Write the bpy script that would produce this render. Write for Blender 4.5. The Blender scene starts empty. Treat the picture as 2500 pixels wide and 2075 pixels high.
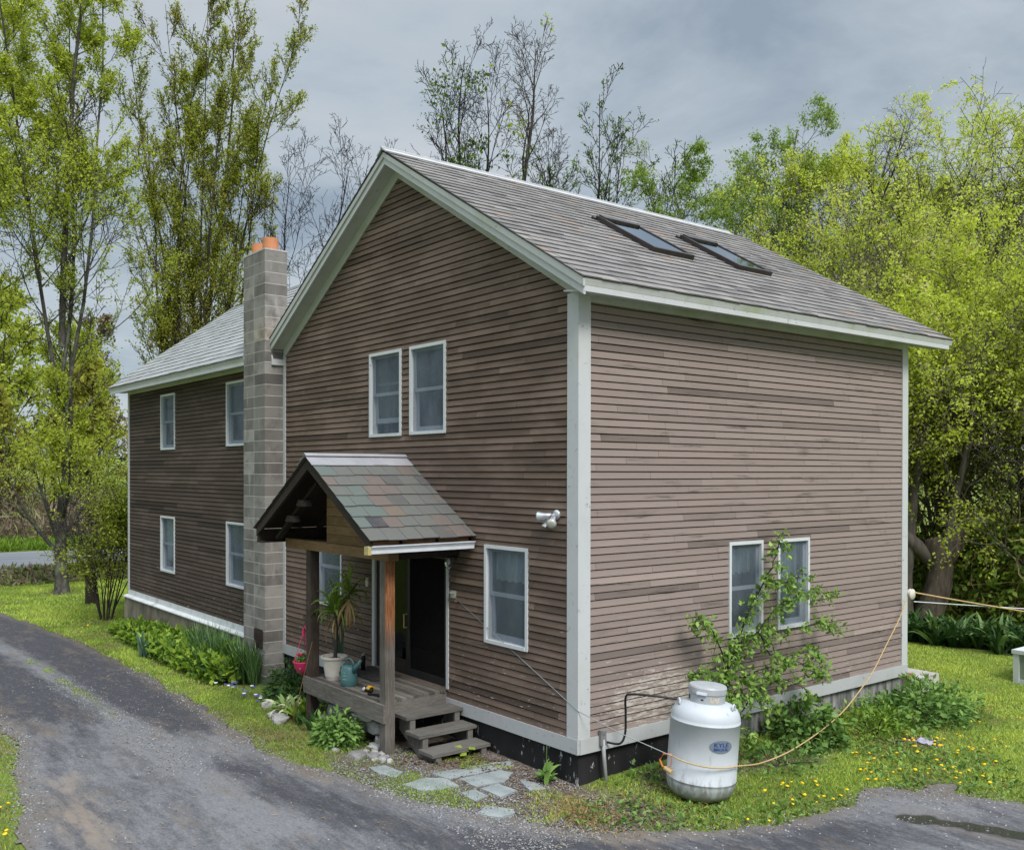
import bpy, math, random
import numpy as np
from mathutils import Vector, Matrix, noise as mnoise
R = math.radians
PI = math.pi
sc = bpy.context.scene
col = sc.collection
rng = random.Random(7)
nr = np.random.RandomState(7)

# ------------------------------------------------------------------ camera, light, sky
cam_d = bpy.data.cameras.new("camera")
cam = bpy.data.objects.new("camera", cam_d)
col.objects.link(cam)
cam.location = (8.432, -7.646, 3.356)
yaw, pit, rol = R(51.785), R(-0.294), R(0.083)
F = Vector((-math.sin(yaw) * math.cos(pit), math.cos(yaw) * math.cos(pit), math.sin(pit)))
Rv = Vector((math.cos(yaw), math.sin(yaw), 0))
Uv = Rv.cross(F)
R2 = Rv * math.cos(rol) + Uv * math.sin(rol)
U2 = -Rv * math.sin(rol) + Uv * math.cos(rol)
cam.rotation_euler = Matrix((R2, U2, -F)).transposed().to_euler()
cam_d.sensor_width = 36
cam_d.lens = 36 * 2325.6 / 2500
cam_d.shift_y = 127.57 / 2500
cam_d.clip_start = 0.1
cam_d.clip_end = 1500
sc.camera = cam

SUN_EL, SUN_AZ = R(48), R(102)            # azimuth of the sun measured from +y towards +x
sd = bpy.data.lights.new("sun", 'SUN')
sd.energy = 1.5
sd.angle = R(22)
sd.color = (1.0, 0.96, 0.90)
so = bpy.data.objects.new("sun", sd)
col.objects.link(so)
tos = Vector((math.sin(SUN_AZ) * math.cos(SUN_EL), math.cos(SUN_AZ) * math.cos(SUN_EL), math.sin(SUN_EL)))
so.rotation_euler = tos.to_track_quat('Z', 'Y').to_euler()
so.location = (20, 5, 25)

world = bpy.data.worlds.new("World")
sc.world = world
world.use_nodes = True
wt = world.node_tree
wt.nodes.clear()


def wn(t, **k):
    n = wt.nodes.new(t)
    for a, b in k.items():
        setattr(n, a, b)
    return n


wl = wt.links.new
tc = wn('ShaderNodeTexCoord')
sky = wn('ShaderNodeTexSky', sky_type='NISHITA', sun_disc=False, sun_elevation=SUN_EL, sun_rotation=SUN_AZ)
bg1 = wn('ShaderNodeBackground')
bg1.inputs[1].default_value = 0.07
wl(sky.outputs[0], bg1.inputs[0])
sx = wn('ShaderNodeSeparateXYZ')
wl(tc.outputs['Generated'], sx.inputs[0])
# cloud-deck coordinates: direction projected on a plane overhead
zz = wn('ShaderNodeMath', operation='MAXIMUM'); zz.inputs[1].default_value = 0.0
wl(sx.outputs[2], zz.inputs[0])
za = wn('ShaderNodeMath', operation='ADD'); za.inputs[1].default_value = 0.22
wl(zz.outputs[0], za.inputs[0])
dx = wn('ShaderNodeMath', operation='DIVIDE'); wl(sx.outputs[0], dx.inputs[0]); wl(za.outputs[0], dx.inputs[1])
dy = wn('ShaderNodeMath', operation='DIVIDE'); wl(sx.outputs[1], dy.inputs[0]); wl(za.outputs[0], dy.inputs[1])
cb = wn('ShaderNodeCombineXYZ'); wl(dx.outputs[0], cb.inputs[0]); wl(dy.outputs[0], cb.inputs[1])
n1 = wn('ShaderNodeTexNoise'); n1.inputs['Scale'].default_value = 1.35; n1.inputs['Detail'].default_value = 8; n1.inputs['Roughness'].default_value = 0.58
n1.inputs['Distortion'].default_value = 0.35
wl(cb.outputs[0], n1.inputs['Vector'])
rp = wn('ShaderNodeValToRGB')
rp.color_ramp.elements[0].position = 0.36; rp.color_ramp.elements[0].color = (0.132, 0.162, 0.196, 1)
rp.color_ramp.elements[1].position = 0.66; rp.color_ramp.elements[1].color = (0.262, 0.276, 0.292, 1)
e = rp.color_ramp.elements.new(0.52); e.color = (0.214, 0.243, 0.268, 1)
wl(n1.outputs[0], rp.inputs[0])
# an overcast deck brightens towards the zenith
br = wn('ShaderNodeMapRange'); br.inputs[1].default_value = 0.44; br.inputs[2].default_value = 0.95
br.inputs[3].default_value = 1.0; br.inputs[4].default_value = 4.4
wl(sx.outputs[2], br.inputs[0])
bg2 = wn('ShaderNodeBackground')
wl(rp.outputs[0], bg2.inputs[0]); wl(br.outputs[0], bg2.inputs[1])
mx = wn('ShaderNodeMixShader'); mx.inputs[0].default_value = 0.93
wl(bg1.outputs[0], mx.inputs[1]); wl(bg2.outputs[0], mx.inputs[2])
wo = wn('ShaderNodeOutputWorld'); wl(mx.outputs[0], wo.inputs[0])

sc.view_settings.view_transform = 'Standard'
sc.view_settings.look = 'None'
sc.view_settings.exposure = 1.2
sc.view_settings.gamma = 1.0
sc.render.engine = 'CYCLES'
sc.cycles.max_bounces = 6
sc.cycles.diffuse_bounces = 3
sc.cycles.transparent_max_bounces = 10
sc.cycles.use_denoising = True
# ------------------------------------------------------------------ materials


class Mat:
    def __init__(s, name, rough=0.8, spec=0.3):
        s.m = bpy.data.materials.new(name)
        s.m.use_nodes = True
        s.t = s.m.node_tree
        s.b = s.t.nodes['Principled BSDF']
        s.b.inputs['Roughness'].default_value = rough
        s.b.inputs['Specular IOR Level'].default_value = spec
        s._uv = s._obj = None

    def n(s, t, **k):
        n = s.t.nodes.new(t)
        for a, b in k.items():
            setattr(n, a, b)
        return n

    def l(s, a, b):
        s.t.links.new(a, b)

    def uv(s):
        if not s._uv:
            s._uv = s.n('ShaderNodeUVMap').outputs[0]
        return s._uv

    def obj(s):
        if not s._obj:
            s._obj = s.n('ShaderNodeTexCoord').outputs['Object']
        return s._obj

    def attr(s, name='tint'):
        return s.n('ShaderNodeAttribute', attribute_name=name).outputs['Fac']

    def noise(s, scale, vec=None, stretch=None, detail=4, rough=0.55, off=(0, 0, 0)):
        v = vec if vec is not None else s.obj()
        if stretch or off != (0, 0, 0):
            mp = s.n('ShaderNodeMapping')
            mp.inputs['Scale'].default_value = stretch or (1, 1, 1)
            mp.inputs['Location'].default_value = off
            s.l(v, mp.inputs[0])
            v = mp.outputs[0]
        n = s.n('ShaderNodeTexNoise')
        n.inputs['Scale'].default_value = scale
        n.inputs['Detail'].default_value = detail
        n.inputs['Roughness'].default_value = rough
        s.l(v, n.inputs['Vector'])
        return n.outputs[0]

    def ramp(s, fac, stops):
        r = s.n('ShaderNodeValToRGB')
        els = r.color_ramp.elements
        while len(els) < len(stops):
            els.new(0.5)
        for e, (p, c) in zip(els, stops):
            e.position = p
            e.color = (*c, 1) if len(c) == 3 else c
        s.l(fac, r.inputs[0])
        return r.outputs[0]

    def step(s, fac, a, b, lo=0.0, hi=1.0):
        r = s.n('ShaderNodeMapRange')
        r.interpolation_type = 'SMOOTHSTEP'
        for i, v in enumerate((a, b, lo, hi)):
            r.inputs[i + 1].default_value = v
        s.l(fac, r.inputs[0])
        return r.outputs[0]

    def math(s, op, a, b):
        n = s.n('ShaderNodeMath', operation=op)
        for i, v in enumerate((a, b)):
            if isinstance(v, (int, float)):
                n.inputs[i].default_value = v
            else:
                s.l(v, n.inputs[i])
        return n.outputs[0]

    def mix(s, fac, a, b, mode='MIX'):
        n = s.n('ShaderNodeMix', data_type='RGBA', blend_type=mode)
        for i, v in ((0, fac), (6, a), (7, b)):
            if isinstance(v, (int, float)):
                n.inputs[i].default_value = v
            elif isinstance(v, tuple):
                n.inputs[i].default_value = (*v, 1)
            else:
                s.l(v, n.inputs[i])
        return n.outputs[2]

    def color(s, c):
        if isinstance(c, tuple):
            s.b.inputs['Base Color'].default_value = (*c, 1)
        else:
            s.l(c, s.b.inputs['Base Color'])

    def bump(s, h, strength=0.3, dist=0.01):
        b = s.n('ShaderNodeBump')
        b.inputs['Strength'].default_value = strength
        b.inputs['Distance'].default_value = dist
        s.l(h, b.inputs['Height'])
        s.l(b.outputs[0], s.b.inputs['Normal'])


def siding_mat(name, wear, peel_at, bs, br_):
    m = Mat(name, 0.85, 0.2)
    uv = m.uv()
    t = m.attr()
    base = m.ramp(t, [(0.0, tuple(x * 0.62 for x in bs)), (0.22, tuple(x * 0.88 for x in bs)), (0.55, bs), (0.9, tuple(x * 1.08 for x in bs)), (1.0, tuple(x * 1.22 for x in bs))])
    bare = m.ramp(t, [(0.0, tuple(x * 0.55 for x in br_)), (0.25, tuple(x * 0.85 for x in br_)), (0.55, br_), (1.0, tuple(x * 1.35 for x in br_))])
    big = m.noise(0.9, uv, (1.0, 2.2, 1), 5, 0.6)
    streak = m.noise(1.6, uv, (0.8, 11.0, 1), 5, 0.65)
    w = m.math('ADD', m.math('MULTIPLY', big, 0.85), m.math('MULTIPLY', streak, 0.3))
    w = m.math('ADD', w, m.math('MULTIPLY', m.math('SUBTRACT', t, 0.5), -0.12))
    wf = m.step(w, 0.74 - wear, 1.02 - wear)
    c = m.mix(m.math('MULTIPLY', wf, 0.85), base, bare)
    grain = m.noise(3.0, uv, (1.0, 45.0, 1), 6, 0.7)
    c = m.mix(m.step(grain, 0.3, 0.7, 0.0, 0.30), c, m.mix(0.5, c, (0.02, 0.016, 0.013)))
    # mildew running along a few boards
    mil = m.noise(1.3, uv, (0.55, 6.5, 1), 6, 0.7, (7, 3, 0))
    c = m.mix(m.step(mil, 0.575, 0.70, 0.0, 0.72), c, (0.045, 0.038, 0.033))
    # flaked paint showing pale primer, more of it low down
    fl = m.noise(4.0, uv, (1.3, 8.0, 1), 7, 0.72, (2, 5, 0))
    sx_ = m.n('ShaderNodeSeparateXYZ')
    m.l(uv, sx_.inputs[0])
    low = m.step(sx_.outputs[1], 0.2, 2.8, 0.085, 0.012)
    if peel_at:
        du = m.math('MULTIPLY', m.math('SUBTRACT', sx_.outputs[0], peel_at[0]), 0.9)
        dv = m.math('MULTIPLY', m.math('SUBTRACT', sx_.outputs[1], peel_at[1]), 2.2)
        d2 = m.math('ADD', m.math('MULTIPLY', du, du), m.math('MULTIPLY', dv, dv))
        low = m.math('ADD', low, m.step(d2, 0.0, 1.3, 0.125, 0.0))
    flk = m.step(m.math('ADD', fl, low), 0.70, 0.715)
    c = m.mix(flk, c, (0.40, 0.37, 0.33))
    m.color(c)
    m.bump(grain, 0.25, 0.004)
    return m.m


M = {}
M['siding_dark'] = siding_mat("weathered shade-toned clapboard", 0.36, None, (0.205, 0.147, 0.118), (0.118, 0.084, 0.065))  # weathering plus shade: base colour also lowered for the shaded gable
M['siding_wing'] = siding_mat("weathered shade-toned clapboard of the long wing", 0.40, None, (0.118, 0.089, 0.072), (0.070, 0.052, 0.040))  # darker copy again: wear and the wing's shade put into the colour
M['siding_side'] = siding_mat("painted clapboard", 0.12, (1.35, 0.5), (0.262, 0.210, 0.190), (0.13, 0.10, 0.082))


def white_paint(name, dirt=0.35, green=0.15, basec=(0.49, 0.50, 0.515)):
    m = Mat(name, 0.55, 0.3)
    a = m.noise(2.5, None, (1, 1, 0.5), 6, 0.65)
    b = m.noise(14, None, None, 6, 0.7, (3, 1, 2))
    g = m.noise(1.2, None, None, 5, 0.6, (9, 2, 4))
    c = m.mix(m.step(a, 0.45, 0.75, 0, dirt), basec, (0.36, 0.37, 0.36))
    c = m.mix(m.step(g, 0.5, 0.72, 0, green), c, (0.30, 0.34, 0.20))
    c = m.mix(m.step(b, 0.62, 0.68, 0, 0.8), c, (0.22, 0.2, 0.175))
    m.color(c)
    m.bump(b, 0.1, 0.004)
    return m.m


M['white'] = white_paint("old white trim paint")
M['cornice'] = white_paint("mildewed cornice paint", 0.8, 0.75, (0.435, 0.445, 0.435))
M['skirt'] = white_paint("skirt board paint", 0.6, 0.1, (0.42, 0.43, 0.44))
M['vinyl'] = white_paint("white window frame", 0.15, 0.03, (0.56, 0.58, 0.60))
M['sash'] = white_paint("grey white sash", 0.3, 0.03, (0.33, 0.37, 0.42))


def plain(name, c, rough=0.6, spec=0.3, metal=0.0, var=0.25, scale=6.0):
    m = Mat(name, rough, spec)
    n = m.noise(scale, None, None, 5, 0.6)
    d = tuple(x * (1 - var) for x in c)
    h = tuple(min(1, x * (1 + var * 0.6)) for x in c)
    m.color(m.ramp(n, [(0.3, d), (0.7, h)]))
    m.b.inputs['Metallic'].default_value = metal
    m.bump(n, 0.08, 0.005)
    return m.m


def tint_mat(name, stops, rough=0.8, spec=0.25, nscale=8.0, namt=0.35, bump=0.2, stretch=None):
    m = Mat(name, rough, spec)
    c = m.ramp(m.attr(), stops)
    n = m.noise(nscale, None, stretch, 6, 0.65)
    c = m.mix(m.step(n, 0.35, 0.75, 0, namt), c, m.mix(0.6, c, (0.02, 0.02, 0.02)))
    m.color(c)
    m.bump(n, bump, 0.006)
    return m.m


M['slate'] = tint_mat("grey roof slate", [(0.0, (0.125, 0.116, 0.113)), (0.3, (0.18, 0.169, 0.165)), (0.7, (0.218, 0.203, 0.196)), (0.94, (0.25, 0.232, 0.22)), (1.0, (0.23, 0.178, 0.15))], 0.7, 0.25, 7.0, 0.42)
M['slate_wing'] = tint_mat("pale roof slate", [(0.0, (0.24, 0.25, 0.25)), (0.5, (0.29, 0.30, 0.305)), (1.0, (0.34, 0.345, 0.35))], 0.6, 0.35, 4.0, 0.25)
pm = Mat("mixed colour porch slate", 0.65, 0.3)
pc = pm.n('ShaderNodeValToRGB')
pc.color_ramp.interpolation = 'CONSTANT'
stops = [(0.0, (0.060, 0.058, 0.066)), (0.07, (0.105, 0.105, 0.10)), (0.3, (0.135, 0.138, 0.128)), (0.52, (0.165, 0.16, 0.142)), (0.66, (0.122, 0.150, 0.138)), (0.78, (0.158, 0.128, 0.115)), (0.9, (0.175, 0.135, 0.108)), (0.96, (0.085, 0.078, 0.092))]
while len(pc.color_ramp.elements) < len(stops):
    pc.color_ramp.elements.new(0.5)
for el, (p_, c_) in zip(pc.color_ramp.elements, stops):
    el.position = p_
    el.color = (*c_, 1)
pm.l(pm.attr(), pc.inputs[0])
pn = pm.noise(9, None, None, 6, 0.7)
pn2 = pm.noise(3.5, None, None, 5, 0.6, (4, 4, 4))
cc = pm.mix(pm.step(pn, 0.4, 0.8, 0, 0.35), pm.mix(0.16, pc.outputs[0], (0.02, 0.02, 0.02)), (0.16, 0.15, 0.135))
cc = pm.mix(pm.step(pn2, 0.58, 0.75, 0, 0.45), cc, (0.19, 0.12, 0.08))
pm.color(cc)
pm.bump(pn, 0.35, 0.008)
M['porch_slate'] = pm.m

wood_c = dict(
    grey=[(0.0, (0.055, 0.048, 0.041)), (0.5, (0.135, 0.122, 0.107)), (1.0, (0.225, 0.207, 0.184))],
    tread=[(0.0, (0.065, 0.06, 0.053)), (0.5, (0.125, 0.117, 0.106)), (1.0, (0.19, 0.18, 0.165))],
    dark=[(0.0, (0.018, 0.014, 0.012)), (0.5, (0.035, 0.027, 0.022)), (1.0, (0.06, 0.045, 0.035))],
    post=[(0.0, (0.025, 0.018, 0.014)), (0.5, (0.062, 0.046, 0.037)), (1.0, (0.14, 0.11, 0.09))],
    tan=[(0.0, (0.09, 0.055, 0.025)), (0.5, (0.17, 0.105, 0.05)), (1.0, (0.24, 0.155, 0.08))])


def wood(name, stops, stretch, red=None):
    m = Mat(name, 0.85, 0.2)
    t = m.attr()
    g = m.noise(6.0, None, stretch, 7, 0.75)
    b = m.noise(1.6, None, None, 4, 0.6, (3, 7, 1))
    f = m.math('ADD', m.math('MULTIPLY', g, 0.75), m.math('MULTIPLY', m.math('SUBTRACT', t, 0.5), 0.35))
    f = m.math('ADD', f, m.math('MULTIPLY', m.math('SUBTRACT', b, 0.5), 0.4))
    c = m.ramp(m.step(f, 0.1, 0.7), stops)
    if red:
        s = m.n('ShaderNodeSeparateXYZ')
        m.l(m.obj(), s.inputs[0])
        k = m.math('MULTIPLY', m.step(s.outputs[2], red[0], red[1], 0, 1), m.step(s.outputs[0], red[2], red[2] + 0.01, 0, 1))
        c = m.mix(k, c, m.ramp(m.step(g, 0.25, 0.75), [(0.0, (0.06, 0.025, 0.012)), (0.5, (0.23, 0.09, 0.035)), (1.0, (0.36, 0.19, 0.10))]))
    m.color(c)
    m.bump(g, 0.5, 0.006)
    return m.m


M['wood_x'] = wood("grey weathered timber", wood_c['grey'], (0.8, 9, 9))
M['wood_y'] = wood("weathered stair timber", wood_c['tread'], (9, 0.8, 9))
M['wood_post'] = wood("weathered porch post", wood_c['post'], (10, 10, 0.7))
M['wood_post_red'] = wood("reddish weathered porch post", wood_c['grey'], (10, 10, 0.7), (0.95, 1.5, -2.445))
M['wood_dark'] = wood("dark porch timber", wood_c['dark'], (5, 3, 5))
M['wood_tan'] = wood("raw porch board", wood_c['tan'], (0.8, 6, 7))
M['wood_strng'] = wood("stair stringer timber", wood_c['tread'], (3, 8, 3))

m = Mat("concrete chimney block", 0.9, 0.2)
c = m.ramp(m.attr(), [(0.0, (0.10, 0.092, 0.085)), (0.5, (0.205, 0.192, 0.178)), (0.86, (0.30, 0.283, 0.262)), (1.0, (0.40, 0.34, 0.28))])
a = m.noise(3.5, None, (1, 1, 1), 6, 0.65)
b = m.noise(60, None, None, 3, 0.6)
st = m.noise(2.2, None, (3, 3, 0.5), 5, 0.6, (5, 5, 1))
c = m.mix(m.step(a, 0.42, 0.7, 0, 0.65), c, (0.095, 0.086, 0.08))
c = m.mix(m.step(st, 0.58, 0.75, 0, 0.5), c, (0.42, 0.40, 0.38))
m.color(c)
m.bump(b, 0.35, 0.006)
M['block'] = m.m
M['mortar'] = plain("pale mortar", (0.44, 0.43, 0.41), 0.9, 0.2, 0, 0.2)
M['clay'] = plain("clay flue", (0.52, 0.22, 0.115), 0.8, 0.2, 0, 0.18, 4)
M['iron'] = plain("rusty dark iron", (0.035, 0.024, 0.021), 0.7, 0.3, 0.2, 0.4)

m = Mat("tarred foundation", 0.75, 0.3)
o = m.obj()
s_ = m.n('ShaderNodeSeparateXYZ'); m.l(o, s_.inputs[0])
v1 = m.noise(4.5, None, (1.6, 1.6, 0.22), 6, 0.65)
v2 = m.noise(16, None, (1, 1, 0.5), 6, 0.75, (3, 3, 3))
v3 = m.noise(1.2, None, (1, 1, 0.4), 4, 0.6, (1, 8, 3))
tar = m.ramp(v3, [(0.3, (0.007, 0.007, 0.008)), (0.75, (0.03, 0.03, 0.032))])
cream = m.ramp(v1, [(0.3, (0.04, 0.04, 0.042)), (0.46, (0.15, 0.15, 0.15)), (0.62, (0.34, 0.335, 0.32))])
k = m.step(s_.outputs[1], 1.5, 3.4)
c = m.mix(m.math('MULTIPLY', k, m.step(v3, 0.25, 0.5, 0.35, 1.0)), tar, cream)
c = m.mix(m.math('MULTIPLY', m.step(m.math('MULTIPLY', v2, m.math('ADD', v1, 0.5)), 0.63, 0.68), 0.9), c, (0.45, 0.45, 0.43))
m.color(c)
m.bump(v2, 0.3, 0.01)
M['tar'] = m.m
m = Mat("stained foundation concrete", 0.9, 0.2)
v1 = m.noise(2.2, None, (1, 1, 0.7), 6, 0.6)
v2 = m.noise(1.3, None, None, 5, 0.6, (4, 1, 3))
c = m.ramp(v1, [(0.3, (0.115, 0.10, 0.075)), (0.55, (0.22, 0.19, 0.145)), (0.75, (0.31, 0.27, 0.21))])
c = m.mix(m.step(v2, 0.5, 0.7, 0, 0.55), c, (0.055, 0.06, 0.035))
m.color(c); m.bump(v1, 0.3, 0.01)
M['conc'] = m.m
M['concrete_step'] = plain("pale concrete", (0.42, 0.40, 0.37), 0.9, 0.2, 0, 0.25, 5)


def glass(name, tint, refl, k=0.9):
    m = Mat(name)
    m.t.nodes.remove(m.b)
    tr = m.n('ShaderNodeBsdfTransparent'); tr.inputs[0].default_value = (*tint, 1)
    gl = m.n('ShaderNodeBsdfGlossy'); gl.inputs['Roughness'].default_value = 0.03
    gl.inputs[0].default_value = (0.9, 0.95, 1, 1)
    nz = m.noise(1.2, None, None, 2)
    bp = m.n('ShaderNodeBump'); bp.inputs['Strength'].default_value = 0.06; bp.inputs['Distance'].default_value = 0.02
    m.l(nz, bp.inputs['Height']); m.l(bp.outputs[0], gl.inputs['Normal'])
    fr = m.n('ShaderNodeFresnel'); fr.inputs[0].default_value = 1.5
    f = m.math('ADD', m.math('MULTIPLY', fr.outputs[0], k), refl)
    mx_ = m.n('ShaderNodeMixShader')
    m.l(f, mx_.inputs[0]); m.l(tr.outputs[0], mx_.inputs[1]); m.l(gl.outputs[0], mx_.inputs[2])
    m.l(mx_.outputs[0], m.t.nodes['Material Output'].inputs[0])
    return m.m


M['glass'] = glass("window glass", (0.75, 0.82, 0.88), 0.0)
M['glass_sky'] = glass("skylight glass", (0.25, 0.3, 0.32), 0.26)
M['glass_door'] = glass("door glass", (0.2, 0.24, 0.2), 0.0, 0.35)
m = Mat("insect screen")
m.t.nodes.remove(m.b)
tr = m.n('ShaderNodeBsdfTransparent')
df = m.n('ShaderNodeBsdfDiffuse')
nz = m.noise(3.0, None, (1, 1, 0.5), 6, 0.65)
m.l(m.ramp(nz, [(0.3, (0.11, 0.135, 0.17)), (0.7, (0.23, 0.28, 0.34))]), df.inputs[0])
mx_ = m.n('ShaderNodeMixShader'); mx_.inputs[0].default_value = 0.42
m.l(tr.outputs[0], mx_.inputs[1]); m.l(df.outputs[0], mx_.inputs[2])
m.l(mx_.outputs[0], m.t.nodes['Material Output'].inputs[0])
M['screen'] = m.m
m = Mat("dark door screen")
m.t.nodes.remove(m.b)
tr = m.n('ShaderNodeBsdfTransparent')
df = m.n('ShaderNodeBsdfDiffuse'); df.inputs[0].default_value = (0.012, 0.011, 0.011, 1)
mx_ = m.n('ShaderNodeMixShader'); mx_.inputs[0].default_value = 0.8
m.l(tr.outputs[0], mx_.inputs[1]); m.l(df.outputs[0], mx_.inputs[2])
m.l(mx_.outputs[0], m.t.nodes['Material Output'].inputs[0])
M['door_screen'] = m.m
m = Mat("curtain cloth", 0.9, 0.1)
nz = m.noise(30, None, (1, 1, 0.15), 3)
m.color(m.ramp(nz, [(0.3, (0.5, 0.54, 0.55)), (0.7, (0.8, 0.84, 0.84))]))
M['curtain'] = m.m

M['brown_metal'] = plain("brown skylight cladding", (0.045, 0.036, 0.034), 0.45, 0.4, 0.3)
M['gutter'] = plain("white aluminium gutter", (0.62, 0.65, 0.70), 0.4, 0.5, 0.0, 0.12)
M['flash'] = plain("galvanised ridge sheet", (0.40, 0.40, 0.43), 0.35, 0.5, 0.25, 0.15, 3)
M['ridge'] = plain("pale ridge sheet", (0.42, 0.42, 0.435), 0.5, 0.4, 0.0, 0.15, 3)
M['ridge_wing'] = plain("dark grey ridge sheet", (0.16, 0.17, 0.19), 0.5, 0.4, 0.0, 0.15, 3)

m = Mat("white tank enamel", 0.5, 0.35)
a = m.noise(3.0, None, (1, 1, 0.4), 6, 0.65)
b = m.noise(9, None, (1, 1, 0.3), 7, 0.75, (2, 6, 1))
s_ = m.n('ShaderNodeSeparateXYZ'); m.l(m.obj(), s_.inputs[0])
low = m.step(s_.outputs[2], 0.0, 0.5, 0.26, 0.0)
c = m.mix(m.step(a, 0.45, 0.75, 0, 0.3), (0.47, 0.505, 0.54), (0.36, 0.38, 0.375))
c = m.mix(m.step(m.math('ADD', b, low), 0.57, 0.78, 0, 0.8), c, (0.15, 0.145, 0.125))
rs_ = m.noise(5, None, (2.5, 2.5, 0.25), 6, 0.7, (6, 2, 2))
c = m.mix(m.step(rs_, 0.60, 0.72, 0, 0.45), c, (0.27, 0.24, 0.20))
c = m.mix(m.step(s_.outputs[2], 0.02, 0.22, 0.5, 0.0), c, (0.30, 0.31, 0.24))
m.color(c)
M['tank'] = m.m
M['tank_lid'] = plain("grey white tank lid", (0.38, 0.40, 0.42), 0.4, 0.4, 0, 0.15)
M['decal_blue'] = plain("blue decal ink", (0.02, 0.045, 0.22), 0.5, 0.4, 0, 0.1)
M['decal_grey'] = plain("grey decal", (0.15, 0.19, 0.22), 0.5, 0.4, 0, 0.1)
M['paper'] = plain("faded sticker", (0.50, 0.45, 0.38), 0.7, 0.2, 0, 0.4, 40)
M['black'] = plain("black rubber", (0.012, 0.012, 0.013), 0.5, 0.4, 0, 0.3)
M['pvc'] = plain("grey conduit", (0.34, 0.345, 0.35), 0.5, 0.4, 0, 0.2)
M['rope'] = plain("yellow rope", (0.50, 0.35, 0.17), 0.8, 0.2, 0, 0.25, 40)
M['orange'] = plain("orange clip", (0.70, 0.22, 0.05), 0.5, 0.4, 0, 0.2)
M['cable'] = plain("grey steel cable", (0.20, 0.22, 0.22), 0.5, 0.5, 0.3, 0.2)
M['cable_w'] = plain("white line", (0.60, 0.64, 0.66), 0.6, 0.3, 0, 0.2)
M['aluminium'] = plain("aluminium", (0.55, 0.57, 0.60), 0.3, 0.5, 0.6, 0.15)
M['lamp_glass'] = plain("frosted bulb", (0.50, 0.48, 0.42), 0.2, 0.6, 0, 0.15)
M['pot'] = plain("cream pot", (0.60, 0.555, 0.49), 0.6, 0.3, 0, 0.15, 4)
M['can'] = plain("teal green plastic", (0.06, 0.15, 0.155), 0.35, 0.45, 0, 0.2, 5)
M['can_relief'] = plain("pale teal relief", (0.17, 0.28, 0.27), 0.4, 0.45, 0, 0.2, 5)
M['pink'] = plain("hot pink plastic", (0.55, 0.03, 0.12), 0.4, 0.4, 0, 0.12, 5)
M['red'] = plain("red petals", (0.50, 0.015, 0.05), 0.6, 0.3, 0, 0.4, 30)
M['yellow'] = plain("yellow plastic", (0.75, 0.42, 0.02), 0.4, 0.4, 0, 0.1)
M['mat'] = plain("worn door mat", (0.05, 0.047, 0.047), 0.95, 0.1, 0, 0.5, 25)
M['soil'] = plain("potting soil", (0.08, 0.055, 0.04), 0.95, 0.1, 0, 0.5, 30)
M['dandelion'] = plain("dandelion petals", (0.80, 0.50, 0.01), 0.7, 0.2, 0, 0.15, 60)
M['pansy_blue'] = plain("violet petals", (0.10, 0.07, 0.36), 0.7, 0.2, 0, 0.3, 40)
M['petal_white'] = plain("white petals", (0.72, 0.73, 0.76), 0.7, 0.2, 0, 0.15, 40)
M['cane'] = plain("copper coloured cane", (0.28, 0.14, 0.08), 0.5, 0.4, 0, 0.3, 20)
M['brick'] = plain("edging brick", (0.24, 0.09, 0.06), 0.9, 0.2, 0, 0.3)
M['sheet'] = plain("lavender plastic sheet", (0.34, 0.32, 0.42), 0.5, 0.4, 0, 0.25)
m = Mat("field stone", 0.9, 0.2)
t = m.attr()
n_ = m.noise(6, None, None, 7, 0.7)
c = m.mix(m.step(n_, 0.35, 0.7), m.ramp(t, [(0, (0.10, 0.10, 0.10)), (0.5, (0.20, 0.20, 0.195)), (1, (0.36, 0.35, 0.33))]), m.ramp(t, [(0, (0.20, 0.19, 0.18)), (0.5, (0.32, 0.31, 0.30)), (1, (0.46, 0.45, 0.43))]))
m.color(c); m.bump(n_, 0.5, 0.02)
M['rock'] = m.m
m = Mat("bluestone flag", 0.8, 0.3)
n_ = m.noise(4, None, None, 7, 0.65)
n2 = m.noise(30, None, None, 4, 0.7)
c = m.mix(m.step(n_, 0.3, 0.75), (0.205, 0.23, 0.235), (0.32, 0.35, 0.355))
c = m.mix(m.step(n2, 0.62, 0.75, 0, 0.4), c, (0.42, 0.42, 0.40))
m.color(c); m.bump(n_, 0.4, 0.01)
M['flag'] = m.m


def bark(name, a, b, lichen=0.0):
    m = Mat(name, 0.9, 0.15)
    n_ = m.noise(7, None, (1, 1, 0.25), 7, 0.7)
    c = m.ramp(n_, [(0.3, a), (0.7, b)])
    if lichen:
        l_ = m.noise(2.6, None, (1, 1, 0.7), 5, 0.6, (3, 2, 8))
        c = m.mix(m.step(l_, 0.5, 0.62, 0, lichen), c, (0.15, 0.165, 0.12))
    m.color(c)
    m.bump(n_, 0.7, 0.03)
    return m.m


M['bark'] = bark("maple bark", (0.022, 0.02, 0.018), (0.10, 0.092, 0.083), 0.6)
M['bark_dark'] = bark("silhouette dark bark", (0.010, 0.009, 0.009), (0.036, 0.032, 0.031))  # silhouette shade put into the colour: bare trees near-black against the sky
M['bark_grey'] = bark("grey brown bark", (0.022, 0.019, 0.017), (0.075, 0.064, 0.056))
M['bark_twig'] = bark("pale twiggy bark", (0.05, 0.043, 0.037), (0.17, 0.15, 0.13))
M['dead'] = bark("bleached dead wood", (0.16, 0.115, 0.085), (0.40, 0.31, 0.24))


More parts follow.
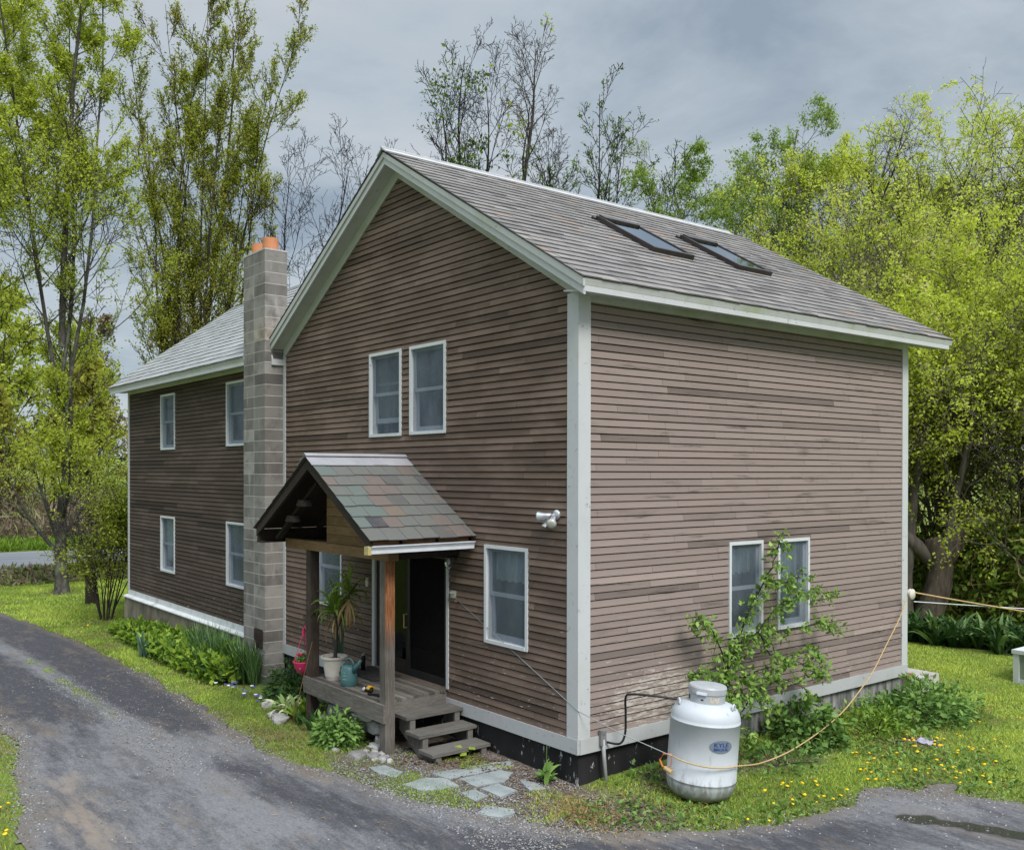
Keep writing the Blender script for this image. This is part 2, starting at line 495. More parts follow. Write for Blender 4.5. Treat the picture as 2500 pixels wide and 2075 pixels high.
def leaf(name, stops, trans=0.4, rough=0.6):
    m = Mat(name, rough, 0.2)
    c = m.ramp(m.attr(), stops)
    tl = m.n('ShaderNodeBsdfTranslucent')
    m.color(c)
    m.l(m.mix(0.5, c, m.mix(1.0, c, (1.0, 1.0, 0.45), 'MULTIPLY')), tl.inputs[0])
    mx_ = m.n('ShaderNodeMixShader'); mx_.inputs[0].default_value = trans
    m.l(m.b.outputs[0], mx_.inputs[1]); m.l(tl.outputs[0], mx_.inputs[2])
    m.l(mx_.outputs[0], m.t.nodes['Material Output'].inputs[0])
    return m.m


M['leaf_spring'] = leaf("spring maple leaf", [(0, (0.24, 0.29, 0.04)), (0.5, (0.42, 0.50, 0.06)), (1, (0.60, 0.64, 0.12))], 0.55)
M['leaf_olive'] = leaf("olive bronze young leaf", [(0, (0.13, 0.125, 0.03)), (0.5, (0.30, 0.30, 0.05)), (1, (0.48, 0.48, 0.09))], 0.55)
M['leaf_bright'] = leaf("bright yellow green leaf", [(0, (0.25, 0.33, 0.04)), (0.5, (0.52, 0.62, 0.075)), (0.8, (0.66, 0.72, 0.13)), (1, (0.56, 0.50, 0.27))], 0.55)
M['leaf_mid'] = leaf("mid green leaf", [(0, (0.08, 0.125, 0.025)), (0.5, (0.17, 0.265, 0.045)), (1, (0.32, 0.44, 0.085))], 0.55)
M['leaf_dark'] = leaf("dark green leaf", [(0, (0.014, 0.035, 0.010)), (0.5, (0.033, 0.08, 0.02)), (1, (0.08, 0.155, 0.035))], 0.25)
M['leaf_bush'] = leaf("garden bush leaf", [(0, (0.045, 0.095, 0.02)), (0.5, (0.12, 0.23, 0.05)), (1, (0.24, 0.38, 0.10))], 0.3)
M['leaf_lime'] = leaf("lime ground cover leaf", [(0, (0.07, 0.14, 0.015)), (0.5, (0.17, 0.29, 0.03)), (1, (0.33, 0.44, 0.06))], 0.3)
M['leaf_vine'] = leaf("rose leaf", [(0, (0.09, 0.16, 0.03)), (0.5, (0.22, 0.37, 0.08)), (1, (0.40, 0.54, 0.15))], 0.35)
M['leaf_iris'] = leaf("blue green iris leaf", [(0, (0.04, 0.085, 0.05)), (1, (0.14, 0.24, 0.16))], 0.2)
M['leaf_strap'] = leaf("strap leaf", [(0, (0.022, 0.055, 0.016)), (0.6, (0.07, 0.15, 0.045)), (1, (0.18, 0.28, 0.10))], 0.2, 0.4)
M['leaf_hosta'] = leaf("variegated hosta leaf", [(0, (0.10, 0.20, 0.05)), (0.45, (0.22, 0.33, 0.10)), (0.6, (0.55, 0.58, 0.33)), (1, (0.68, 0.68, 0.44))], 0.2)
M['leaf_dry'] = leaf("dry straw leaf", [(0, (0.24, 0.15, 0.06)), (1, (0.55, 0.40, 0.20))], 0.3)
M['brush'] = leaf("dry brush twig", [(0, (0.10, 0.065, 0.05)), (0.5, (0.20, 0.15, 0.11)), (0.8, (0.30, 0.25, 0.17)), (1, (0.24, 0.30, 0.10))], 0.2)
M['grass'] = leaf("lawn grass blade", [(0, (0.45, 0.35, 0.2)), (0.22, (0.32, 0.30, 0.13)), (0.4, (0.14, 0.215, 0.04)), (0.7, (0.33, 0.46, 0.08)), (1, (0.53, 0.62, 0.125))], 0.35)

# ------------------------------------------------------------------ mesh helpers


class MB:
    def __init__(s):
        s.v = []
        s.f = []
        s.t = []
        s.uv = []
        s.mi = []

    def face(s, pts, tint=0.5, uv=None, mi=0):
        b = len(s.v)
        s.v.extend([tuple(p) for p in pts])
        s.f.append(tuple(range(b, b + len(pts))))
        s.t.append(tint)
        s.mi.append(mi)
        s.uv.extend(uv if uv else [(0, 0)] * len(pts))

    def mesh(s, verts, faces, tint=0.5, mi=0):
        b = len(s.v)
        s.v.extend([tuple(p) for p in verts])
        for f in faces:
            s.f.append(tuple(b + i for i in f))
            s.t.append(tint)
            s.mi.append(mi)
            s.uv.extend([(0, 0)] * len(f))

    def hexa(s, p, tint=0.5, mi=0):
        # p: 8 corners, 0-3 bottom ring, 4-7 top ring
        s.mesh(p, [(3, 2, 1, 0), (4, 5, 6, 7), (0, 1, 5, 4), (1, 2, 6, 5), (2, 3, 7, 6), (3, 0, 4, 7)], tint, mi)

    def box(s, x0, x1, y0, y1, z0, z1, tint=0.5, mi=0):
        s.hexa([(x0, y0, z0), (x1, y0, z0), (x1, y1, z0), (x0, y1, z0), (x0, y0, z1), (x1, y0, z1), (x1, y1, z1), (x0, y1, z1)], tint, mi)

    def prism(s, poly, ext, tint=0.5, mi=0):
        n = len(poly)
        a = [Vector(p) for p in poly]
        ext = Vector(ext)
        b = [p + ext for p in a]
        nrm = (a[1] - a[0]).cross(a[2] - a[0])
        fl = nrm.dot(ext) > 0
        fs = [tuple(range(n))[::-1] if fl else tuple(range(n)), tuple(range(n, 2 * n)) if fl else tuple(range(n, 2 * n))[::-1]]
        for i in range(n):
            j = (i + 1) % n
            fs.append((i, j, n + j, n + i) if fl else (j, i, n + i, n + j))
        s.mesh(a + b, fs, tint, mi)

    def bar(s, a, b, w, h, up=(0, 0, 1), tint=0.5, mi=0):
        a = Vector(a); b = Vector(b)
        d = (b - a).normalized()
        u = Vector(up)
        r = d.cross(u).normalized() * w / 2
        u = r.cross(d).normalized() * h / 2
        s.hexa([a - r - u, a + r - u, b + r - u, b - r - u, a - r + u, a + r + u, b + r + u, b - r + u], tint, mi)

    def tube(s, pts, rad, n=6, tint=0.5, cap=True, mi=0):
        pts = [Vector(p) for p in pts]
        if isinstance(rad, (int, float)):
            rad = [rad] * len(pts)
        vs = []
        ref = Vector((0.31, 0.17, 0.93)).normalized()
        for i, p in enumerate(pts):
            d = (pts[min(i + 1, len(pts) - 1)] - pts[max(i - 1, 0)])
            if d.length < 1e-9:
                d = Vector((0, 0, 1))
            d.normalize()
            if abs(d.dot(ref)) > 0.97:
                r_ = Vector((1, 0, 0))
            else:
                r_ = ref
            x = d.cross(r_).normalized()
            y = d.cross(x)
            for k in range(n):
                an = 2 * PI * k / n
                vs.append(p + (x * math.cos(an) + y * math.sin(an)) * rad[i])
        fs = []
        for i in range(len(pts) - 1):
            for k in range(n):
                k2 = (k + 1) % n
                fs.append((i * n + k2, i * n + k, (i + 1) * n + k, (i + 1) * n + k2))
        if cap:
            fs.append(tuple(range(n)))
            fs.append(tuple(range((len(pts) - 1) * n, len(pts) * n))[::-1])
        s.mesh(vs, fs, tint, mi)

    def lathe(s, prof, n=32, c=(0, 0, 0), axis=None, tint=0.5, mi=0):
        c = Vector(c)
        A = axis or Matrix.Identity(3)
        vs = []
        for r_, z in prof:
            for k in range(n):
                an = 2 * PI * k / n
                vs.append(c + A @ Vector((r_ * math.cos(an), r_ * math.sin(an), z)))
        fs = []
        for i in range(len(prof) - 1):
            for k in range(n):
                k2 = (k + 1) % n
                fs.append((i * n + k, i * n + k2, (i + 1) * n + k2, (i + 1) * n + k))
        fs.append(tuple(range(n))[::-1])
        fs.append(tuple(range((len(prof) - 1) * n, len(prof) * n)))
        s.mesh(vs, fs, tint, mi)

    def spline(s, pts, rad, n=8, k=6):
        P = [Vector(p) for p in pts]
        o = []
        for i in range(len(P) - 1):
            a, b, c, d = P[max(i - 1, 0)], P[i], P[i + 1], P[min(i + 2, len(P) - 1)]
            for j in range(k):
                t = j / k
                o.append(0.5 * ((2 * b) + (c - a) * t + (2 * a - 5 * b + 4 * c - d) * t * t + (3 * b - a - 3 * c + d) * t ** 3))
        o.append(P[-1])
        s.tube(o, rad, n)

    def rock(s, c, sx_, sy_, sz_, seed, tint=0.5, rz=0.0):
        import bmesh
        bm = bmesh.new()
        bmesh.ops.create_icosphere(bm, subdivisions=3, radius=1)
        for v in bm.verts:
            d = v.co.copy()
            q = d * 1.3 + Vector((seed * 3.1, seed * 1.7, seed))
            k = 1 + 0.35 * mnoise.noise(q) + 0.12 * mnoise.noise(q * 3)
            e_ = 0.55
            d = Vector([math.copysign(abs(t_) ** e_, t_) for t_ in d]) * 0.78
            v.co = d * k
        Rm = Matrix.Rotation(rz, 3, 'Z')
        vs = [Vector(c) + Rm @ Vector((v.co.x * sx_, v.co.y * sy_, v.co.z * sz_)) for v in bm.verts]
        fs = [tuple(v.index for v in f.verts) for f in bm.faces]
        bm.free()
        s.mesh(vs, fs, tint)

    def build(s, name, mat, parent=None, smooth=False, origin=None):
        me = bpy.data.meshes.new(name)
        vs = s.v
        if origin is not None:
            ox, oy, oz = origin
            vs = [(a - ox, b - oy, c - oz) for a, b, c in vs]
        me.from_pydata(vs, [], s.f)
        ms = mat if isinstance(mat, (list, tuple)) else [mat]
        for m_ in ms:
            me.materials.append(m_)
        at = me.attributes.new('tint', 'FLOAT', 'FACE')
        at.data.foreach_set('value', np.array(s.t, dtype=np.float32))
        u = me.uv_layers.new(name='UVMap')
        u.data.foreach_set('uv', np.array(s.uv, dtype=np.float32).ravel())
        if len(ms) > 1:
            me.polygons.foreach_set('material_index', np.array(s.mi, dtype=np.int32))
        if smooth:
            me.polygons.foreach_set('use_smooth', np.ones(len(s.f), dtype=bool))
        me.update()
        ob = bpy.data.objects.new(name, me)
        col.objects.link(ob)
        if origin is not None:
            ob.location = origin
        if parent is not None:
            ob.parent = parent
            if origin is None and parent.type == 'EMPTY':
                ob.location = -Vector(parent.location)
            elif origin is not None:
                ob.location = Vector(origin) - world_loc(parent)
            else:
                ob.location = -world_loc(parent)
        return ob


def world_loc(o):
    l_ = Vector(o.location)
    while o.parent:
        o = o.parent
        l_ += Vector(o.location)
    return l_


def thing(name, label, cat, loc=(0, 0, 0), group=None):
    o = bpy.data.objects.new(name, None)
    o.empty_display_size = 0.2
    col.objects.link(o)
    o.location = loc
    o['label'] = label
    o['category'] = cat
    if group:
        o['group'] = group
    return o


def tag(o, label, cat, group=None, kind=None):
    if label:
        o['label'] = label
    if cat:
        o['category'] = cat
    if group:
        o['group'] = group
    if kind:
        o['kind'] = kind
    return o


def np_mesh(name, V, Fc, tint, mat, parent=None, loc=None, smooth=False, k=4):
    """V (n,3), Fc (m,k) arrays -> one mesh object, tint per face"""
    me = bpy.data.meshes.new(name)
    me.vertices.add(len(V))
    V = np.asarray(V, dtype=np.float32)
    if loc is not None:
        V = V - np.array(loc, dtype=np.float32)
    me.vertices.foreach_set('co', V.ravel())
    m_ = len(Fc)
    me.loops.add(m_ * k)
    me.loops.foreach_set('vertex_index', np.asarray(Fc, dtype=np.int32).ravel())
    me.polygons.add(m_)
    me.polygons.foreach_set('loop_start', np.arange(0, m_ * k, k, dtype=np.int32))
    me.polygons.foreach_set('loop_total', np.full(m_, k, dtype=np.int32))
    if smooth:
        me.polygons.foreach_set('use_smooth', np.ones(m_, dtype=bool))
    me.materials.append(mat)
    at = me.attributes.new('tint', 'FLOAT', 'FACE')
    at.data.foreach_set('value', np.asarray(tint, dtype=np.float32))
    me.update()
    me.validate()
    ob = bpy.data.objects.new(name, me)
    col.objects.link(ob)
    if parent is not None:
        ob.parent = parent
        ob.location = (Vector(loc) if loc is not None else Vector((0, 0, 0))) - world_loc(parent)
    elif loc is not None:
        ob.location = loc
    return ob


def unit(a):
    return a / np.maximum(np.linalg.norm(a, axis=-1, keepdims=True), 1e-9)


def leaf_quads(P, D, N, L, W, bend=0.25):
    """kite leaves: base P, direction D, normal N, length L, width W -> verts, quads (two per leaf)"""
    n = len(P)
    D = unit(D)
    S = unit(np.cross(D, N))
    N = np.cross(S, D)
    L = np.broadcast_to(np.asarray(L, float).reshape(-1, 1), (n, 1))
    W = np.broadcast_to(np.asarray(W, float).reshape(-1, 1), (n, 1))
    base = P
    mid = P + D * L * 0.45 + N * L * bend * 0.5
    lf = mid + S * W / 2 - N * W * 0.18
    rt = mid - S * W / 2 - N * W * 0.18
    tip = P + D * L - N * L * bend * 0.2
    V = np.stack([base, lf, tip, rt], 1).reshape(-1, 3)
    Fq = np.arange(4 * n).reshape(n, 4)
    return V, Fq


def fbm(x, y, scale, seed=0, octv=4):
    x = np.asarray(x, float) * scale
    y = np.asarray(y, float) * scale
    tot = np.zeros_like(x)
    amp, s_ = 0.5, 0.0
    for o_ in range(octv):
        xi = np.floor(x).astype(np.int64)
        yi = np.floor(y).astype(np.int64)
        fx = x - xi
        fy = y - yi
        fx = fx * fx * (3 - 2 * fx)
        fy = fy * fy * (3 - 2 * fy)

        def h(a, b):
            n_ = (a * 374761393 + b * 668265263 + (seed + o_ * 17) * 974634777) & 0x7fffffff
            n_ = ((n_ ^ (n_ >> 13)) * 1274126177) & 0x7fffffff
            return ((n_ ^ (n_ >> 16)) & 0xffff) / 65535.0
        v = (h(xi, yi) * (1 - fx) + h(xi + 1, yi) * fx) * (1 - fy) + (h(xi, yi + 1) * (1 - fx) + h(xi + 1, yi + 1) * fx) * fy
        tot += v * amp
        s_ += amp
        amp *= 0.5
        x = x * 2.03 + 11.3
        y = y * 2.03 + 5.7
    return tot / s_


def sstep(a, b, x):
    t_ = np.clip((x - a) / (b - a), 0, 1)
    return t_ * t_ * (3 - 2 * t_)

# ------------------------------------------------------------------ ground, driveway, road
DRIVE = [(-60, -3.6), (-38, -2.6), (-30, -2.2), (-24.2, -1.92), (-20.44, -1.56), (-16.62, -1.44), (-12.64, -1.61), (-9.41, -1.8), (-7.19, -1.99), (-5.26, -2.2), (-3.8, -2.32), (-2.77, -2.33), (-2.1, -2.1), (-1.38, -1.93), (-0.7, -1.72), (-0.03, -1.5), (0.45, -1.22), (0.97, -0.85), (1.31, -0.6), (1.53, -0.2), (1.75, 0.2), (2.04, 0.76), (2.28, 1.51), (2.27, 2.1), (2.14, 2.7), (2.2, 3.1), (2.52, 3.15), (2.45, 3.55), (2.62, 3.75), (2.77, 3.35), (3.0, 3.55), (3.24, 3.66), (3.6, 3.8), (5, 4.6), (9, 6), (20, 8), (20, -22), (3, -22), (0.5, -8), (-0.8, -5.95), (-1.94, -5.64), (-2.71, -5.44), (-3.55, -5.3), (-4.59, -5.16), (-5.47, -5.0), (-6.79, -4.79), (-8.04, -4.73), (-12, -4.9), (-20, -5.6), (-30, -7.0), (-45, -9.6), (-60, -12)]


def gz(x, y):
    x = np.asarray(x, float)
    z = -0.38 - 0.07 * np.clip(x / 0.8, 0, 1)
    z = np.where(x < -3, -0.38 - 0.55 * np.clip((-3 - x) / 15, 0, 1), z)
    z = np.where(x < -18, -0.93 - 0.07 * np.clip((-18 - x) / 8, 0, 1), z)
    return z


def g1(x, y):
    return float(gz(x, y))


def poly_sd(px, py, poly):
    """signed distance, negative inside"""
    px = np.asarray(px, float); py = np.asarray(py, float)
    d = np.full(px.shape, 1e9)
    ins = np.zeros(px.shape, bool)
    n = len(poly)
    for i in range(n):
        x0, y0 = poly[i]
        x1, y1 = poly[(i + 1) % n]
        ex, ey = x1 - x0, y1 - y0
        t_ = np.clip(((px - x0) * ex + (py - y0) * ey) / (ex * ex + ey * ey), 0, 1)
        d = np.minimum(d, np.hypot(px - x0 - t_ * ex, py - y0 - t_ * ey))
        c_ = ((y0 > py) != (y1 > py)) & (px < (x1 - x0) * (py - y0) / ((y1 - y0) if y1 != y0 else 1e-9) + x0)
        ins ^= c_
    return np.where(ins, -d, d)


def seg_d(px, py, pl):
    d = np.full(np.shape(px), 1e9)
    for (x0, y0), (x1, y1) in zip(pl[:-1], pl[1:]):
        ex, ey = x1 - x0, y1 - y0
        t_ = np.clip(((px - x0) * ex + (py - y0) * ey) / (ex * ex + ey * ey + 1e-9), 0, 1)
        d = np.minimum(d, np.hypot(px - x0 - t_ * ex, py - y0 - t_ * ey))
    return d


STRIP = [(-14.6, -3.08), (-13.54, -3.0), (-11.99, -3.08), (-10.07, -3.13), (-8.28, -3.17), (-6.7, -3.31), (-6.0, -3.38)]


def blob(x, y, cx_, cy_, rx, ry):
    return np.exp(-((x - cx_) / rx) ** 2 - ((y - cy_) / ry) ** 2)


def drive_sd(x, y):
    return poly_sd(x, y, DRIVE) + (fbm(x, y, 2.2, 3) - 0.5) * 0.34 + (fbm(x, y, 9, 5) - 0.5) * 0.07


# bare earth mask: along the house, under the porch, by the flagstones, around the tank
def dirt_mask(x, y):
    d = 0.95 * blob(x, y, -1.1, -0.55, 1.5, 0.75) + 0.9 * blob(x, y, 0.25, -0.75, 0.8, 0.6)
    d = d + 0.6 * blob(x, y, 0.45, 1.5, 0.45, 1.0) + 0.45 * blob(x, y, 0.75, 3.4, 0.55, 1.3) + 0.7 * blob(x, y, 1.4, 5.2, 0.45, 0.5)
    d = d + 1.0 * blob(x, y, -3.6, -0.6, 1.6, 0.75) + 0.55 * blob(x, y, -9.3, -1.0, 1.3, 0.5)
    d = d + 0.75 * blob(x, y, 1.1, 0.1, 0.5, 0.4) + 0.8 * blob(x, y, -28.1, 0.6, 0.9, 0.7)
    d = d + 0.55 * blob(x, y, -2.2, -1.75, 0.9, 0.35)
    return np.clip(d * (0.55 + 0.9 * fbm(x, y, 1.8, 21)), 0, 1)


def axis(lo, a, b, hi, fine, grow_=1.25):
    mid = list(np.arange(a, b + 1e-6, fine))
    s_ = fine
    left = []
    p_ = a
    while p_ > lo:
        s_ *= grow_
        p_ -= s_
        left.append(p_)
    s_ = fine
    right = []
    p_ = mid[-1]
    while p_ < hi:
        s_ *= grow_
        p_ += s_
        right.append(p_)
    return np.array(left[::-1] + mid + right)


def grid_mesh(name, xs, ys, zf, keep, mat, attrs):
    X_, Y_ = np.meshgrid(xs, ys)
    nx, ny = len(xs), len(ys)
    Z_ = zf(X_, Y_)
    V = np.stack([X_, Y_, Z_], -1).reshape(-1, 3)
    i = np.arange(nx - 1)
    j = np.arange(ny - 1)
    I, J = np.meshgrid(i, j)
    a = (J * nx + I).ravel()
    Fq = np.stack([a, a + 1, a + 1 + nx, a + nx], 1)
    if keep is not None:
        cxs = (X_[:-1, :-1] + X_[1:, 1:]).ravel() / 2
        cys = (Y_[:-1, :-1] + Y_[1:, 1:]).ravel() / 2
        Fq = Fq[keep(cxs, cys)]
        used = np.unique(Fq)
        mp = np.full(len(V), -1)
        mp[used] = np.arange(len(used))
        V = V[used]
        Fq = mp[Fq]
    ob = np_mesh(name, V, Fq, np.full(len(Fq), 0.5), mat, smooth=True)
    for k, fn in attrs.items():
        at = ob.data.attributes.new(k, 'FLOAT', 'POINT')
        at.data.foreach_set('value', np.asarray(fn(V[:, 0], V[:, 1]), dtype=np.float32))
    ob['kind'] = 'structure'
    return ob


# ground material
m = Mat("lawn soil", 0.95, 0.1)
n_ = m.noise(2.0, None, None, 6, 0.65)
nf = m.noise(25, None, None, 6, 0.75)
nm = m.noise(0.6, None, None, 4, 0.6, (5, 5, 5))
gr = m.ramp(nf, [(0.3, (0.075, 0.11, 0.025)), (0.55, (0.165, 0.22, 0.042)), (0.75, (0.25, 0.27, 0.09))])
gr = m.mix(m.step(n_, 0.45, 0.7, 0, 0.5), gr, (0.14, 0.11, 0.06))
ea = m.ramp(nf, [(0.3, (0.05, 0.04, 0.032)), (0.5, (0.125, 0.10, 0.082)), (0.68, (0.22, 0.185, 0.15)), (0.78, (0.36, 0.33, 0.29))])
c = m.mix(m.step(m.math('ADD', m.attr('dirt'), m.math('MULTIPLY', m.math('SUBTRACT', nf, 0.5), 0.5)), 0.25, 0.5), gr, ea)
m.color(c); m.bump(nf, 0.6, 0.03)
M['ground'] = m.m
# asphalt with worn gravel
m = Mat("worn asphalt drive", 0.85, 0.25)
big = m.noise(0.55, None, None, 5, 0.6)
md = m.noise(2.2, None, (0.55, 2.6, 1), 8, 0.7, (2, 9, 0))
fine = m.noise(30, None, (0.75, 1.3, 1), 7, 0.82)
speck = m.n('ShaderNodeTexVoronoi'); speck.inputs['Scale'].default_value = 38
m.l(m.obj(), speck.inputs['Vector'])
asp = m.ramp(fine, [(0.25, (0.028, 0.028, 0.034)), (0.52, (0.052, 0.052, 0.061)), (0.8, (0.105, 0.105, 0.116))])
grv = m.ramp(fine, [(0.22, (0.085, 0.085, 0.092)), (0.5, (0.16, 0.16, 0.169)), (0.8, (0.27, 0.27, 0.278))])
wearv = m.math('ADD', m.attr('gravel'), m.math('MULTIPLY', m.math('SUBTRACT', md, 0.5), 1.5))
wearv = m.math('ADD', wearv, m.math('MULTIPLY', m.math('SUBTRACT', fine, 0.5), 0.45))
c = m.mix(m.step(wearv, 0.10, 0.95), asp, grv)
c = m.mix(m.math('MULTIPLY', m.step(m.attr('tan'), 0.1, 0.9), m.step(md, 0.40, 0.62, 0.1, 0.8)), c, (0.215, 0.172, 0.135))
mott = m.noise(8.0, None, (0.6, 1.5, 1), 7, 0.75, (1, 4, 0))
c = m.mix(m.step(mott, 0.52, 0.66, 0, 0.42), c, (0.045, 0.044, 0.05))
c = m.mix(m.step(mott, 0.47, 0.36, 0, 0.30), c, (0.24, 0.225, 0.21))
brn = m.noise(1.1, None, (0.6, 2.0, 1), 6, 0.7, (8, 1, 0))
c = m.mix(m.step(brn, 0.53, 0.68, 0, 0.5), c, (0.15, 0.12, 0.096))
edge = m.attr('edge')
c = m.mix(m.math('MULTIPLY', edge, m.step(md, 0.35, 0.6, 0.25, 0.8)), c, (0.13, 0.105, 0.082))
c = m.mix(m.step(speck.outputs['Distance'], 0.12, 0.03, 0, 0.6), c, (0.40, 0.395, 0.39))
c = m.mix(m.step(m.attr('wet'), 0.4, 0.75, 0, 0.93), c, (0.022, 0.021, 0.016))
m.color(c)
m.l(m.step(m.attr('wet'), 0.5, 0.7, 0.85, 0.06), m.b.inputs['Roughness'])
m.bump(m.math('ADD', fine, m.math('MULTIPLY', big, 0.5)), 0.55, 0.012)
M['drive'] = m.m
m = Mat("road asphalt", 0.85, 0.25)
n_ = m.noise(1.2, None, (2.2, 0.15, 1), 5, 0.6)
nf = m.noise(20, None, None, 4, 0.7)
c = m.mix(m.step(n_, 0.35, 0.65), (0.19, 0.19, 0.20), (0.27, 0.27, 0.285))
c = m.mix(m.step(nf, 0.4, 0.8, 0, 0.4), c, (0.12, 0.12, 0.13))
m.color(c)
M['road'] = m.m

ROADC = [(-42.5, -60), (-42.8, -20), (-43.0, 2), (-43.2, 6), (-43, 30), (-41, 80)]


def road_d(x, y):
    return seg_d(x, y, ROADC)


gx = axis(-420, -21, 5.6, 420, 0.09)
gy = axis(-420, -2.6, 12.4, 420, 0.09)


def ground_z(x, y):
    z = gz(x, y)
    near = sstep(-0.1, 0.35, poly_sd(x, y, DRIVE))
    z = z + near * ((fbm(x, y, 1.3, 31) - 0.5) * 0.05 + (fbm(x, y, 6, 32) - 0.5) * 0.02)
    z = z - 0.02 * (1 - near)
    # the land rises into woods past the road
    z = z + 7.0 * sstep(66, 180, -x) + 0.02 * np.maximum(0, y - 40)
    return z


grid_mesh('ground', gx, gy, ground_z, None, M['ground'], {'dirt': dirt_mask})


def gravel_mask(x, y):
    g_ = 0.58 * sstep(-8, -4.5, x + 0.9 * (-2.5 - y))        # paler worn stretch in front of the porch and on to the right
    g_ = g_ + 0.75 * np.exp(-(seg_d(x, y, [(-20, -3.1), (-14, -3.05), (-8, -3.2), (-5.5, -3.3), (-3.5, -3.35), (-1.0, -3.4)]) / 0.3) ** 2)
    g_ = g_ + 0.55 * blob(x, y, -4.6, -2.75, 1.0, 0.32)
    g_ = g_ - 0.45 * np.exp(-(seg_d(x, y, [(-14, -2.15), (-8, -2.5), (-5.9, -2.75), (-3.6, -3.05), (-2.0, -3.0), (0.2, -2.3), (1.6, -1.2)]) / 0.38) ** 2)
    g_ = g_ - 0.35 * np.exp(-(seg_d(x, y, [(1.5, -0.9), (2.6, 0.6), (3.4, 2.6)]) / 0.5) ** 2)
    g_ = g_ + 0.28 * sstep(0.35, 0.0, np.abs(poly_sd(x, y, DRIVE)))
    g_ = g_ + 0.35 * blob(x, y, 2.9, 2.6, 0.5, 0.5)
    g_ = g_ + (fbm(x, y, 0.9, 41) - 0.5) * 0.5
    return np.clip(g_, 0, 1)


def tan_mask(x, y):
    t_ = 0.95 * np.exp(-(seg_d(x, y, [(-4.1, -4.75), (-2.7, -4.95), (-1.6, -5.0)]) / 0.33) ** 2)
    t_ = t_ + 0.8 * np.exp(-(seg_d(x, y, [(0.6, -1.15), (1.35, -0.65), (1.75, 0.1)]) / 0.17) ** 2)
    t_ = t_ + 0.75 * blob(x, y, -2.3, -2.25, 0.9, 0.14)
    return np.clip(t_ * (0.45 + 1.0 * fbm(x, y, 2.2, 51)), 0, 1)


def wet_mask(x, y):
    return np.clip(1.1 * np.exp(-(seg_d(x, y, [(2.95, 2.25), (3.4, 2.55), (4.0, 2.75)]) / 0.17) ** 2) + (fbm(x, y, 4, 61) - 0.5) * 1.5, 0, 1)


dxs = axis(-59, -20, 7.0, 19, 0.05)
dys = axis(-21, -6.4, 4.2, 7.5, 0.05)
grid_mesh('driveway', dxs, dys, lambda x, y: gz(x, y) + 0.004 + (fbm(x, y, 0.8, 71) - 0.5) * 0.03 * sstep(0, -0.6, poly_sd(x, y, DRIVE)),
          lambda x, y: drive_sd(x, y) < 0.02, M['drive'], {'gravel': gravel_mask, 'tan': tan_mask, 'wet': wet_mask, 'edge': lambda x, y: sstep(-0.32, -0.02, poly_sd(x, y, DRIVE) + (fbm(x, y, 2.5, 88) - 0.5) * 0.3)})

rb = MB()
for a_ in range(-60, 80, 4):
    cx0 = float(np.interp(a_, [p[1] for p in ROADC], [p[0] for p in ROADC]))
    cx1 = float(np.interp(a_ + 4, [p[1] for p in ROADC], [p[0] for p in ROADC]))
    rb.face([(cx0 - 5.6, a_, -0.985), (cx0 + 5.4, a_, -0.985), (cx1 + 5.4, a_ + 4, -0.985), (cx1 - 5.6, a_ + 4, -0.985)])
rd = rb.build('road', M['road'])
rd['kind'] = 'structure'

# ------------------------------------------------------------------ the farmhouse
HW, HL, EAVE_O, RIDGE_Z, EAVE_Z = 8.1, 7.34, 0.412, 8.198, 5.581
RX = -HW / 2
SL = (RIDGE_Z - EAVE_Z) / (HW / 2 + EAVE_O)
WX0, WX1, WY = -17.65, -8.1, 6.0          # wing
WS, WR, WO = 0.73, 3.0, 0.41              # wing roof slope, ridge y, eave overhang
WRZ = 5.56 + WS * (WR + WO)
house = thing('farmhouse', 'brown clapboard farmhouse with white trim, slate roof and block chimney', 'house', (-4, 3, 0))
EXPO = 0.0915


